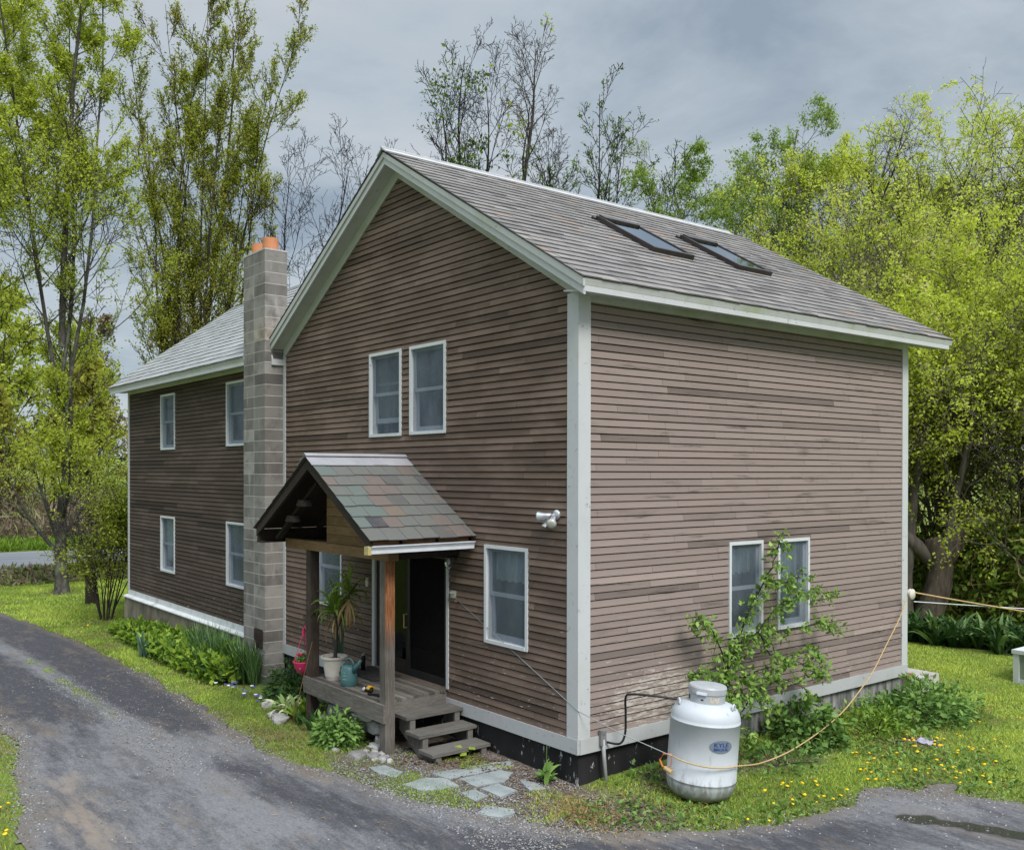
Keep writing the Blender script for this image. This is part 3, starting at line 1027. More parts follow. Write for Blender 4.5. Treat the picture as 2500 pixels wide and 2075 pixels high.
def siding(name, mat, O, U, N, u0, u1, z0, z1, holes, top=None, uoff=0.0, seed=1):
    rs = random.Random(seed)
    O = Vector(O); U = Vector(U); N = Vector(N)
    mb = MB()

    def P(u, z, off):
        return O + U * u + N * off + Vector((0, 0, z))

    def lim(z):
        if top is None:
            return u0, u1
        a, b = top(z)
        return max(u0, a), min(u1, b)
    k = 0
    z = z0
    while z < z1 - 1e-6:
        zt = min(z + EXPO, z1)
        # boards of random length along the course
        u = u0 - rs.random() * 1.5
        segs = []
        while u < u1:
            ln = rs.uniform(0.9, 3.8)
            segs.append((max(u, u0), min(u + ln, u1), min(1, max(0, rs.gauss(0.5, 0.22))), rs.uniform(-0.0025, 0.0025)))
            u += ln
        br = sorted({z, zt} | {h for ho in holes for h in (ho[2], ho[3]) if z < h < zt})
        for za, zb in zip(br[:-1], br[1:]):
            zm = (za + zb) / 2
            cuts = sorted([(h[0], h[1]) for h in holes if h[2] < zm < h[3]])
            free = []
            c0 = u0
            for a, b in cuts:
                if a > c0:
                    free.append((c0, a))
                c0 = max(c0, b)
            if c0 < u1:
                free.append((c0, u1))

            zg = z + EXPO - 0.014                    # the board stops short under the lap above: a real shadow gap

            def off(zz):
                return 0.026 - 0.016 * (zz - z) / EXPO
            for s0, s1, t_, dz in segs:
                for f0, f1 in free:
                    a, b = max(s0 + 0.0016, f0), min(s1 - 0.0016, f1)
                    if b - a < 0.004:
                        continue

                    def strip(zl, zh, ol, oh, tt):
                        la, lb = lim(zl)
                        ta, tb = lim(zh)
                        a0, b0, a1, b1 = max(a, la), min(b, lb), max(a, ta), min(b, tb)
                        if b0 <= a0 and b1 <= a1:
                            return
                        b0 = max(a0, b0); b1 = max(a1, b1)
                        mb.face([P(a0, zl, ol), P(b0, zl, ol), P(b1, zh, oh), P(a1, zh, oh)], tt, [(a0 + uoff, zl), (b0 + uoff, zl), (b1 + uoff, zh), (a1 + uoff, zh)])
                    d0 = dz if za == z else 0.0
                    top_ = min(zb, zg)
                    if top_ > za:
                        strip(za + d0, top_, off(za), off(top_), t_)
                    if zb > zg:
                        lo_ = max(za, zg)
                        strip(lo_, lo_ + 1e-5, off(lo_), -0.022, t_)
                        strip(lo_, zb, -0.022, -0.022, t_)
                    if za == z:
                        strip(za + d0 + 1e-5, za + d0, -0.022, off(za), t_)
        z = zt
        k += 1
    return mb.build(name, mat, house)


# openings: (u0,u1,z0,z1)
GW = [(-1.836, -0.917, 1.083, 2.392), (-3.72, -2.766, 3.914, 5.23), (-4.922, -3.962, 3.909, 5.232), (-6.77, -5.84, 1.075, 2.385)]
GDOOR = (-4.83, -2.69, 0.29, 2.30)
WWIN = [(-15.045, -14.04, 3.885, 5.215), (-15.06, -14.055, 0.957, 2.295), (-10.885, -9.90, 3.889, 5.220), (-10.885, -9.90, 0.994, 2.326)]
SW = [(2.756, 3.501, 1.09, 2.404), (3.845, 4.612, 1.095, 2.399)]


def inset(h, d=0.02):
    return (h[0] + d, h[1] - d, h[2] + d, h[3] - d)


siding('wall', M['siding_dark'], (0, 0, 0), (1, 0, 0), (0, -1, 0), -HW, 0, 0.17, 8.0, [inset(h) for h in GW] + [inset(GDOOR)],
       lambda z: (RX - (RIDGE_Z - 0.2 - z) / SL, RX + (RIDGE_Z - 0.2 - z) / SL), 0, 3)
siding('wall', M['siding_side'], (0, 0, 0), (0, 1, 0), (1, 0, 0), 0, HL, 0.17, 5.44, [inset(h) for h in SW], None, 0, 5)
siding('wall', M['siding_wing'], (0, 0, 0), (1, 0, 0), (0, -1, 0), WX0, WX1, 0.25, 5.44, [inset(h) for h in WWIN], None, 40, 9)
# the walls turned away from the photograph, plain courses
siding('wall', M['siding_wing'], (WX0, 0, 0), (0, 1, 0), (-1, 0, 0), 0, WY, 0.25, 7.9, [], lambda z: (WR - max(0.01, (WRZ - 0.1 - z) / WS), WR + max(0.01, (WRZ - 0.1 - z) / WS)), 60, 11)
bw = MB()
bw.face([(0, HL, 0), (-HW, HL, 0), (-HW, HL, 5.5), (RX, HL, 8.05), (0, HL, 5.5)], 0.5, [(0, 0), (8, 0), (8, 5.5), (4, 8), (0, 5.5)])
bw.face([(-HW, WY, 0), (WX0, WY, 0), (WX0, WY, 5.5), (-HW, WY, 5.5)], 0.5, [(0, 0), (8, 0), (8, 5.5), (0, 5.5)])
bw.face([(-HW, HL, 0), (-HW, WY, 0), (-HW, WY, 5.5), (-HW, HL, 5.5)], 0.5)
bw.build('wall', M['siding_side'], house)

# foundation
fb = MB()
fb.box(-HW, -0.02, 0.02, 0.3, -1.3, 0.02)
fb.box(-0.3, -0.03, 0.31, HL - 0.03, -1.3, 0.02)
fb.build('foundation', M['tar'], house)
fb = MB()
fb.box(WX0 - 0.1, -9.1, -0.10, 0.2, -1.6, 0.06)
fb.box(WX0 - 0.1, WX0 + 0.2, 0.205, WY, -1.6, 0.06)
f2 = fb.build('foundation', M['conc'], house)
f2['label'] = 'tan stained concrete footing of the long wing'
cv = MB()
cv.box(-15.2, -14.4, -0.125, -0.098, -0.42, -0.34)
cv.box(-15.15, -14.45, -0.115, -0.099, -0.8, -0.425)
cv.build('crawl_vent', plain("weathered vent wood", (0.22, 0.19, 0.15), 0.9), f2)

# skirt boards, corner boards, frieze
sk = MB()
sk.box(-HW - 0.03, 0.034, -0.040, 0.0, -0.005, 0.172)
sk.build('skirt_board', M['skirt'], house)
sk = MB()
sk.box(0.0, 0.042, 0.002, HL + 0.03, -0.008, 0.17)
sk.build('skirt_board', M['skirt'], house)
sk = MB()
sk.box(WX0 - 0.02, -9.1, -0.03, 0.0, 0.12, 0.255)
sk.prism([(WX0 - 0.12, -0.032, 0.125), (WX0 - 0.12, -0.135, 0.085), (WX0 - 0.12, -0.135, 0.062), (WX0 - 0.12, -0.032, 0.062)], (-9.1 - WX0 + 0.12, 0, 0))
sk.build('skirt_board', white_paint("peeling skirt paint", 0.9, 0.1, (0.62, 0.64, 0.65)), house)
cbm = MB(); cbm.box(-0.165, 0.034, -0.034, 0.0, 0.173, 5.5); cbm.build('corner_board', M['white'], house)
cbm = MB(); cbm.box(0.0, 0.036, -0.0335, 0.165, 0.171, 5.49); cbm.build('corner_board', M['white'], house)
cbm = MB(); cbm.box(0.0, 0.034, HL - 0.14, HL + 0.034, 0.171, 5.49); cbm.build('corner_board', M['white'], house)
cbm = MB(); cbm.box(-HW - 0.02, -HW + 0.075, -0.035, 0.0, 0.173, 5.5); cbm.build('corner_board', M['white'], house)
cbm = MB(); cbm.box(WX0 - 0.03, WX0 + 0.09, -0.036, 0.0, 0.256, 5.44); cbm.build('corner_board', M['white'], house)

# cornices
DEPTH_E = 5.43                                     # bottom of the eave fascia
ec = MB()
y0c, y1c = -0.29, HL + 0.78
ec.prism([(0.405, y0c, EAVE_Z - 0.005), (0.36, y0c, EAVE_Z - 0.005), (0.36, y0c, 5.50), (0.385, y0c, 5.50), (0.392, y0c, 5.53)], (0, y1c - y0c, 0))
ec.build('cornice', M['cornice'], house)
ec = MB(); ec.box(0.355, 0.385, -0.266, HL + 0.7, DEPTH_E, 5.497); ec.build('fascia', M['white'], house)
ec = MB()
ec.prism([(0.355, -0.24, 5.435), (0.355, -0.24, 5.455), (0.0, -0.24, 5.50), (0.0, -0.24, 5.48)], (0, HL + 0.95, 0))
ec.box(0.002, 0.036, 0.167, HL - 0.142, 5.40, 5.487)
ec.build('soffit', M['cornice'], house)


def roofline(x):
    return RIDGE_Z - SL * abs(x - RX)


def rake(mb, ya, yb, d0, d1, xe_r, xe_l, dend=None):
    for xe in (xe_r, xe_l):
        poly = [(xe, ya, roofline(xe) - d0), (RX, ya, RIDGE_Z - d0), (RX, ya, RIDGE_Z - d1), (xe, ya, roofline(xe) - d1)]
        mb.prism(poly, (0, yb - ya, 0))


xr, xl = 0.405, -HW - 0.405
rk = MB(); rake(rk, -0.296, -0.262, 0.012, 0.105, xr - 0.004, xl + 0.004); rk.build('cornice', M['cornice'], house)
rk = MB(); rake(rk, -0.272, -0.24, 0.106, 0.205, 0.382, -HW - 0.382); rk.build('fascia', M['white'], house)
rk = MB(); rake(rk, -0.239, 0.0, 0.165, 0.185, 0.36, -HW - 0.36); rake(rk, -0.036, 0.0, 0.187, 0.37, 0.0, -HW)
rk.build('soffit', M['cornice'], house)
rt = MB()                                          # boxed return at the left foot of the rake
rt.box(-HW - 0.39, -HW + 0.02, -0.265, -0.035, 5.33, 5.44)
rt.prism([(-HW - 0.39, -0.265, 5.441), (-HW + 0.02, -0.265, 5.441), (-HW - 0.05, -0.265, 5.56), (-HW - 0.3, -0.265, 5.50)], (0, 0.02, 0))
rt.build('cornice_return', M['white'], house)
# wing eave
wc = MB()
wx0 = WX0 - 0.5
wc.prism([(wx0 + 0.03, -0.405, 5.55), (wx0 + 0.03, -0.36, 5.55), (wx0 + 0.03, -0.36, 5.47), (wx0 + 0.03, -0.385, 5.47), (wx0 + 0.03, -0.39, 5.50)], (-9.106 - wx0, 0, 0))
wc.build('cornice', M['cornice'], house)
wc = MB(); wc.box(wx0 + 0.12, -9.106, -0.385, -0.355, 5.40, 5.468); wc.build('fascia', M['white'], house)
wc = MB()
wc.box(wx0 + 0.12, -9.106, -0.354, 0.0, 5.45, 5.465)
wc.box(WX0, -9.106, -0.034, 0.0, 5.38, 5.448)
for sgn in (-1, 1):
    e_y = WR + sgn * (WR + WO - 0.05)
    wc.prism([(wx0 + 0.02, e_y, WRZ - WS * abs(e_y - WR) - 0.02), (wx0 + 0.02, WR, WRZ - 0.02), (wx0 + 0.02, WR, WRZ - 0.22), (wx0 + 0.02, e_y, WRZ - WS * abs(e_y - WR) - 0.2)], (0.03, 0, 0))
wc.build('soffit', M['cornice'], house)


# slate roofs
def slate_slope(mb, A, B, up, length, expo, wmin, wmax, seed, clip=None, thick=0.017, sag=0.0):
    """A->B along the eave, up = unit vector up the slope"""
    rs = random.Random(seed)
    A = Vector(A); B = Vector(B); up = Vector(up)
    al = (B - A).normalized()
    W_ = (B - A).length
    nrm = al.cross(up)
    if nrm.z < 0:
        nrm = -nrm
    k = 0
    s_ = 0.0
    while s_ < length - 0.02:
        e_ = min(s_ + expo + 0.05, length)
        u = -rs.random() * wmax
        while u < W_:
            w_ = rs.uniform(wmin, wmax)
            a, b = max(u, 0), min(u + w_ - 0.004, W_)
            if b - a > 0.01:
                lift = thick * rs.uniform(0.75, 1.25)
                ds = rs.uniform(-0.007, 0.007)
                t_ = min(1, max(0, rs.gauss(0.5, 0.24)))
                if rs.random() < 0.035:
                    t_ = 1.0
                p0 = A + al * a + up * (s_ + ds) + nrm * (0.006 + lift)
                p1 = A + al * b + up * (s_ + ds + rs.uniform(-0.004, 0.004)) + nrm * (0.006 + lift)
                p2 = A + al * b + up * e_ + nrm * 0.004
                p3 = A + al * a + up * e_ + nrm * 0.004
                q0, q1 = p0 - nrm * lift, p1 - nrm * lift
                mb.face([p0, p1, p2, p3], t_)
                mb.face([q0, q1, p1, p0], t_ * 0.4)
                mb.face([q0, p0, p3], t_ * 0.4)
                mb.face([p1, q1, p2], t_ * 0.4)
            u += w_
        s_ += expo
        k += 1


rl = math.hypot(RX - EAVE_O, RIDGE_Z - EAVE_Z)
upr = Vector((RX - EAVE_O, 0, RIDGE_Z - EAVE_Z)).normalized()
upl = Vector((EAVE_O - RX, 0, RIDGE_Z - EAVE_Z)).normalized()
rm_ = MB()
yr0, yr1 = -0.306, HL + 0.799
slate_slope(rm_, (EAVE_O, yr0, EAVE_Z), (EAVE_O, yr1, EAVE_Z), upr, rl, 0.205, 0.24, 0.42, 21)
slate_slope(rm_, (-HW - EAVE_O, yr1, EAVE_Z), (-HW - EAVE_O, yr0, EAVE_Z), upl, rl, 0.205, 0.24, 0.42, 22)
for xe in (EAVE_O - 0.01, -HW - EAVE_O + 0.01):
    rm_.prism([(xe, yr0 + 0.01, roofline(xe)), (RX, yr0 + 0.01, RIDGE_Z), (RX, yr0 + 0.01, RIDGE_Z - 0.03), (xe, yr0 + 0.01, roofline(xe) - 0.012)], (0, yr1 - yr0 - 0.02, 0), 0.0)
roof = rm_.build('roof', M['slate'], house)
rg = MB()
for sgn in (-1, 1):
    n_ = Vector((sgn * SL, 0, 1)).normalized()
    d_ = Vector((sgn, 0, -SL)).normalized()
    p = Vector((RX, yr0 - 0.02, RIDGE_Z + 0.012)) + Vector((0, 0, 0.022))
    q = p + d_ * 0.17
    rg.prism([p, q, q - n_ * 0.02, p - Vector((0, 0, 0.024))], (0, yr1 - yr0 - 0.35, 0))
rg.tube([(RX, yr0 - 0.03, RIDGE_Z + 0.03), (RX, yr1 - 0.36, RIDGE_Z + 0.03)], 0.022, 8)
rg.build('ridge_cap', M['ridge'], roof)
wm_ = MB()
upw = Vector((0, 1, WS)).normalized()
wl_ = math.hypot(WR + WO, WRZ - 5.56)
slate_slope(wm_, (wx0, -WO, 5.56), (-9.105, -WO, 5.56), upw, wl_, 0.235, 0.24, 0.40, 31)
# the wing slopes run on under the main roof to the valley
slate_slope(wm_, (-9.104, 0.06, 5.56 + WS * 0.47), (-5.2, 0.06, 5.56 + WS * 0.47), upw, wl_ - 0.47 / upw.y, 0.235, 0.24, 0.40, 33)
wm_.prism([(wx0 + 0.01, -WO, 5.555), (wx0 + 0.01, WR, WRZ), (wx0 + 0.01, WR, WRZ - 0.04), (wx0 + 0.01, -WO, 5.54)], (-9.106 - wx0, 0, 0), 0.0)
wm_.prism([(wx0 + 0.01, WR, WRZ), (wx0 + 0.01, 2 * WR + WO, 5.555), (wx0 + 0.01, 2 * WR + WO, 5.53), (wx0 + 0.01, WR, WRZ - 0.04)], (-5.2 - wx0, 0, 0), 0.3)
wroof = wm_.build('roof', M['slate_wing'], house)
wroof['label'] = 'paler slate roof of the long wing'
rg = MB()
for sgn in (-1, 1):
    d_ = Vector((0, sgn, -WS)).normalized()
    p = Vector((wx0 - 0.01, WR, WRZ + 0.03))
    q = p + d_ * 0.13
    rg.prism([p, q, q - Vector((0, 0, 0.022)), p - Vector((0, 0, 0.022))], (-5.0 - wx0, 0, 0))
rg.build('ridge_cap', M['ridge_wing'], wroof)


# windows
def window(O, U, N, u0, u1, z0, z1, kind='screen', shade=0, slip=0.0, parent=house, name='window'):
    O = Vector(O); U = Vector(U); N = Vector(N)

    def bx(mb, a, b, c, d, n0, n1, tint=0.5):
        mb.hexa([O + U * a + N * n0 + Vector((0, 0, c)), O + U * b + N * n0 + Vector((0, 0, c)), O + U * b + N * n1 + Vector((0, 0, c)), O + U * a + N * n1 + Vector((0, 0, c)),
                 O + U * a + N * n0 + Vector((0, 0, d)), O + U * b + N * n0 + Vector((0, 0, d)), O + U * b + N * n1 + Vector((0, 0, d)), O + U * a + N * n1 + Vector((0, 0, d))], tint)

    def quad(mb, a, b, c, d, n):
        mb.face([O + U * a + N * n + Vector((0, 0, c)), O + U * b + N * n + Vector((0, 0, c)), O + U * b + N * n + Vector((0, 0, d)), O + U * a + N * n + Vector((0, 0, d))])
    fw = 0.046
    fr = MB()
    bx(fr, u0, u0 + fw, z0, z1, -0.10, 0.040); bx(fr, u1 - fw, u1, z0, z1, -0.10, 0.040)
    bx(fr, u0 + fw, u1 - fw, z1 - fw, z1, -0.10, 0.039); bx(fr, u0 + fw, u1 - fw, z0, z0 + fw, -0.10, 0.046)
    w = fr.build(name, M['vinyl'], parent)
    a, b, c, d = u0 + fw, u1 - fw, z0 + fw, z1 - fw
    zm = (c + d) / 2
    sw = 0.042
    s1 = MB()                                       # upper sash in front plane, lower sash behind
    bx(s1, a, a + sw, zm - 0.02, d, -0.055, -0.022); bx(s1, b - sw, b, zm - 0.02, d, -0.055, -0.022)
    bx(s1, a + sw, b - sw, d - sw, d, -0.055, -0.023); bx(s1, a + sw, b - sw, zm - 0.022, zm + 0.03, -0.055, -0.018)
    s1.build('sash', M['sash'], w)
    s2 = MB()
    sb = c + slip
    st = zm + slip
    bx(s2, a, a + sw + 0.02, sb, min(st + 0.02, d), -0.098, -0.062); bx(s2, b - sw - 0.02, b, sb, min(st + 0.02, d), -0.098, -0.062)
    bx(s2, a + sw, b - sw, sb, sb + 0.075, -0.098, -0.060); bx(s2, a + sw, b - sw, st - 0.02, st + 0.02, -0.098, -0.061)
    s2.build('sash', M['sash'], w)
    g = MB()
    quad(g, a + sw, b - sw, zm + 0.03, d - sw, -0.04)
    quad(g, a + sw, b - sw, sb + 0.075, st - 0.02, -0.08)
    g.build('glass', M['glass'], w)
    if kind == 'screen':
        g = MB(); quad(g, a, b, c, d, -0.004)
        g.build('insect_screen', M['screen'], w)
    if shade:
        cu = MB()
        top_, bot = d - 0.03, d - 0.03 - shade
        n = 44
        pts = []
        for i in range(n + 1):
            f = i / n
            u = a + 0.03 + (b - a - 0.06) * f
            dn = -0.125 + 0.014 * math.sin(f * 55) + 0.012 * math.sin(f * 23 + 1)
            pts.append((u, dn, bot + 0.015 * math.sin(f * 31)))
        for p, q in zip(pts[:-1], pts[1:]):
            cu.face([O + U * p[0] + N * p[1] + Vector((0, 0, p[2])), O + U * q[0] + N * q[1] + Vector((0, 0, q[2])), O + U * q[0] + N * q[1] * 1.0 + Vector((0, 0, top_)), O + U * p[0] + N * p[1] + Vector((0, 0, top_))])
        cu.build('curtain', M['curtain'], w, smooth=True)
    return w


for i, h in enumerate(GW):
    window((0, 0, 0), (1, 0, 0), (0, -1, 0), *h, 'screen', [0.40, 0, 0, 0.35][i], [0, 0, 0.17, 0][i])
for i, h in enumerate(WWIN):
    window((0, 0, 0), (1, 0, 0), (0, -1, 0), *h, 'screen', [0, 1.0, 0, 0][i])
for i, h in enumerate(SW):
    window((0, 0, 0), (0, 1, 0), (1, 0, 0), *h, 'screen', [0.38, 0.5][i])
# a pale curtain hangs behind the upper gable windows
for h in GW[1:3]:
    cu = MB()
    n = 40
    for i in range(n):
        f0, f1 = i / n, (i + 1) / n
        a, b = h[0] + 0.12, h[1] - 0.12
        u_, v_ = a + (b - a) * f0, a + (b - a) * f1
        y_, w_ = 0.2 + 0.02 * math.sin(f0 * 30) + 0.10 * abs(f0 - 0.5), 0.2 + 0.02 * math.sin(f1 * 30) + 0.10 * abs(f1 - 0.5)
        if abs(f0 - 0.5) > 0.12:
            cu.face([(u_, y_, h[2] + 0.3), (v_, w_, h[2] + 0.3), (v_, w_, h[3] - 0.1), (u_, y_, h[3] - 0.1)])
    cu.build('curtain', plain("grey lace curtain", (0.10, 0.12, 0.13), 0.9, 0.1, 0, 0.5, 8), house, smooth=True)

# front door: fixed wooden glass leaf, dark sliding screen, white jambs
dr = MB()
dr.box(-4.83, -4.75, -0.035, 0.10, 0.29, 2.30); dr.box(-2.745, -2.69, -0.035, 0.10, 0.29, 2.30); dr.box(-4.75, -2.745, -0.034, 0.10, 2.20, 2.30)
door = dr.build('door', M['white'], house)
dl = MB()
dl.box(-4.745, -4.62, 0.0, 0.05, 0.31, 2.2); dl.box(-3.87, -3.79, 0.0, 0.05, 0.31, 2.2); dl.box(-4.62, -3.87, 0.0, 0.05, 0.31, 0.52); dl.box(-4.62, -3.87, 0.0, 0.05, 2.08, 2.2)
dl.build('door_leaf', M['wood_dark'], door)
dg = MB(); dg.face([(-4.62, 0.025, 0.52), (-3.87, 0.025, 0.52), (-3.87, 0.025, 2.08), (-4.62, 0.025, 2.08)]); dg.build('glass', M['glass_door'], door)
ds = MB()
ds.box(-3.79, -3.73, -0.02, 0.02, 0.31, 2.2); ds.box(-2.80, -2.746, -0.02, 0.02, 0.31, 2.2); ds.box(-3.73, -2.80, -0.02, 0.02, 0.31, 0.42); ds.box(-3.73, -2.80, -0.02, 0.02, 2.12, 2.2)
ds.box(-4.75, -2.745, 0.055, 0.10, 0.285, 0.318)
ds.build('door_leaf', M['black'], door)
ds = MB(); ds.face([(-3.73, 0.0, 0.42), (-2.80, 0.0, 0.42), (-2.80, 0.0, 2.12), (-3.73, 0.0, 2.12)]); ds.build('door_screen', M['door_screen'], door)
dh = MB(); dh.tube([(-3.83, -0.005, 1.02), (-3.83, -0.06, 1.02), (-3.83, -0.06, 1.22), (-3.83, -0.005, 1.22)], 0.012, 6)
dh.build('handle', M['rope'], door)
# dark inside so that panes look into a room
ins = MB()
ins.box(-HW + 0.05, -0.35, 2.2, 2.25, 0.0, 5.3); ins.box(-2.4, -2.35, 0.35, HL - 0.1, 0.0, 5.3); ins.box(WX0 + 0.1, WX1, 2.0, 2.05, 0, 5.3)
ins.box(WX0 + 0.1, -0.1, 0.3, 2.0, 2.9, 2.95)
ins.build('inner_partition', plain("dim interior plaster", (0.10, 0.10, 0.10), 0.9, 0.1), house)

# skylights on the right slope


def on_roof(x, y, d=0.0):
    n_ = Vector((SL, 0, 1)).normalized()
    return Vector((x, y, RIDGE_Z - SL * (x - RX))) + n_ * d


for ya, yb in ((2.62, 3.50), (4.56, 5.42)):
    xa, xb = -2.52, -1.28
    sk = MB()

    def rb_(x0, x1, y0, y1, d0, d1):
        sk.hexa([on_roof(x0, y0, d0), on_roof(x1, y0, d0), on_roof(x1, y1, d0), on_roof(x0, y1, d0), on_roof(x0, y0, d1), on_roof(x1, y0, d1), on_roof(x1, y1, d1), on_roof(x0, y1, d1)])
    rb_(xa, xb, ya, ya + 0.05, 0.0, 0.09); rb_(xa, xb, yb - 0.05, yb, 0.0, 0.09)
    rb_(xb - 0.06, xb, ya + 0.05, yb - 0.05, 0.0, 0.088); rb_(xa, xa + 0.13, ya + 0.05, yb - 0.05, 0.0, 0.11)
    rb_(xa - 0.05, xa + 0.02, ya - 0.04, yb + 0.04, 0.012, 0.05)
    s_ = sk.build('skylight', M['brown_metal'], roof)
    g = MB(); g.face([on_roof(xa + 0.12, ya + 0.04, 0.075), on_roof(xb - 0.05, ya + 0.04, 0.075), on_roof(xb - 0.05, yb - 0.04, 0.075), on_roof(xa + 0.12, yb - 0.04, 0.075)])
    g2 = g.build('skylight_glass', M['glass_sky'], roof)
    g = MB(); g.face([on_roof(xa + 0.12, ya + 0.04, 0.03), on_roof(xb - 0.05, ya + 0.06, 0.03), on_roof(xb - 0.05, yb - 0.06, 0.03), on_roof(xa + 0.12, yb - 0.04, 0.03)])
    g.build('skylight_shaft', plain("dim skylight shaft", (0.12, 0.15, 0.16), 0.8), roof)

# chimney of concrete blocks
CX0, CX1, CY0, CY1, CZ1 = -9.10, -8.125, -0.39, 0.05, 7.44
ch = MB()
bh = 0.2065
nb = int(round((CZ1 + 1.1) / bh))
rs = random.Random(4)
for k in range(nb + 1):
    z1_ = CZ1 - k * bh
    z0_ = z1_ - bh + 0.015
    for i, (a, b) in enumerate(((CX0, (CX0 + CX1) / 2 - 0.008), ((CX0 + CX1) / 2 + 0.008, CX1))):
        t_ = min(0.85, max(0, rs.gauss(0.5, 0.22)))
        if k < 9 and i == 1 and k > 3:
            t_ = min(1, t_ + 0.3)
        ch.box(a, b, CY0, CY1 if z0_ > 5.8 else 0.0, z0_, z1_, t_)
chim = ch.build('chimney', M['block'], house)
mo = MB(); mo.box(CX0 + 0.002, CX1 - 0.002, CY0 + 0.002, -0.001, -1.1, CZ1 - 0.01); mo.box(CX0 + 0.002, CX1 - 0.002, -0.001, CY1 - 0.002, 5.8, CZ1 - 0.01)
mo.box(CX0 - 0.005, CX1 + 0.005, CY0 - 0.005, CY1 + 0.005, CZ1 + 0.001, CZ1 + 0.03)
mo.build('mortar', M['mortar'], chim)
for fx in (-8.37, -8.86):
    fl = MB()
    cy_ = -0.17
    ro, ri, h_ = 0.145, 0.118, 0.27 if fx > -8.5 else 0.25
    fl.lathe([(ro, CZ1 + 0.02), (ro, CZ1 + h_), (ri, CZ1 + h_), (ri, CZ1 + 0.1)], 28, (fx, cy_, 0))
    fl.build('flue_pot', M['clay'], chim, smooth=False)
co = MB()
co.box(-8.545, -8.205, -0.42, -0.391, 0.10, 0.445); co.box(-8.50, -8.25, -0.432, -0.42, 0.15, 0.40)
for k in range(3):
    co.box(-8.49, -8.26, -0.438, -0.432, 0.19 + k * 0.07, 0.205 + k * 0.07)
co.build('cleanout_door', M['iron'], chim)
fs = MB()
fs.box(-8.52, -8.08, -0.05, 0.0, 5.62, 5.9)
fs.build('flashing', M['flash'], chim)

# ------------------------------------------------------------------ entry porch
PX0, PX1, PZ = -4.75, -2.43, 0.286
porch = thing('porch', 'small wooden entry porch with a multicoloured slate gable roof over the front door', 'porch', (-3.6, -0.6, -0.4))
GP = -0.39
for x0, mat_, lab in ((PX0, M['wood_post'], 'dark grey far porch post'), (PX1 - 0.145, M['wood_post_red'], 'reddish weathered near porch post')):
    pb = MB()
    pb.box(x0, x0 + 0.145, -1.21, -1.065, (g1(x0, -1.2) if x0 > -4 else -0.40) - 0.1, 2.19)
    p_ = pb.build('post', mat_, porch)
    p_['label'] = lab
dk = MB()
rs = random.Random(2)
y = -1.205
k = 0
while y < -0.06:
    wd = 0.089
    xe = -2.60 - 0.14 * (y + 1.2) / 1.2 + rs.uniform(-0.012, 0.012)
    if -1.21 < y < -1.06:
        dk.box(PX0 + 0.148, PX1 - 0.15, y, y + wd, PZ - 0.036, PZ + rs.uniform(-0.002, 0.002), rs.random())
    else:
        dk.box(PX0, xe, y, y + wd, PZ - 0.036, PZ + rs.uniform(-0.003, 0.003), rs.random())
    y += wd + 0.007
deck = dk.build('deck', M['wood_x'], porch)
ri = MB(); ri.box(PX0 - 0.012, PX1 + 0.02, -1.251, -1.212, 0.055, 0.292, 0.55); ri.build('rim_board', M['wood_x'], porch)
ri = MB(); ri.hexa([(-2.635, -1.06, 0.05), (-2.595, -1.06, 0.05), (-2.735, -0.03, 0.05), (-2.775, -0.03, 0.05), (-2.635, -1.06, 0.247), (-2.595, -1.06, 0.247), (-2.735, -0.03, 0.247), (-2.775, -0.03, 0.247)], 0.7)
ri.build('rim_board', M['wood_y'], porch)
js = MB()
for jx in (-4.7, -4.1, -3.5, -2.95):
    js.box(jx, jx + 0.04, -1.2, -0.04, 0.06, 0.248, 0.3)
js.box(PX0 + 0.0, PX0 + 0.11, -1.20, -1.08, -0.75, 0.05, 0.4)
js.build('joist', M['wood_strng'], porch)
st = MB()
steps = thing('steps', 'three tread grey wooden steps beside the front porch post', 'steps', (-2.1, -0.5, -0.4))
for i, (xa, xb, zt) in enumerate(((-2.635, -2.31, 0.112), (-2.345, -2.0, -0.066), (-2.035, -1.69, -0.243))):
    tb = MB()
    tb.hexa([(xa, -0.955, zt - 0.042), (xb, -0.955, zt - 0.042), (xb, -0.035, zt - 0.042), (xa, -0.035, zt - 0.042), (xa, -0.955, zt), (xb, -0.955, zt), (xb, -0.035, zt), (xa, -0.035, zt)], 0.45 + 0.1 * i)
    tb.build('tread', M['wood_y'], steps)
for ys in (-0.87, -0.15):
    sb = MB()
    zs = [0.068, -0.11, -0.287]
    poly = [(-2.63, ys, -0.12), (-2.63, ys, zs[0]), (-2.36, ys, zs[0]), (-2.36, ys, zs[1]), (-2.05, ys, zs[1]), (-2.05, ys, zs[2]), (-1.74, ys, zs[2]), (-1.74, ys, -0.46), (-2.02, ys, -0.46)]
    # split so every face stays convex
    for q in ([0, 1, 2, 3], [0, 3, 4, 5], [0, 5, 8], [5, 6, 7, 8]):
        sb.prism([poly[i] for i in q], (0, 0.04, 0), 0.5)
    sb.build('stringer', M['wood_strng'], steps)
    for xb, zt, zb in ((-2.36, 0.069, -0.064), (-2.05, -0.109, -0.242), (-1.74, -0.286, -0.47)):
        sb = MB(); sb.box(xb - 0.001, xb + 0.035, ys - 0.02, ys + 0.06, zb, zt - 0.001, 0.7)
        sb.build('riser_block', M['wood_y'], steps)

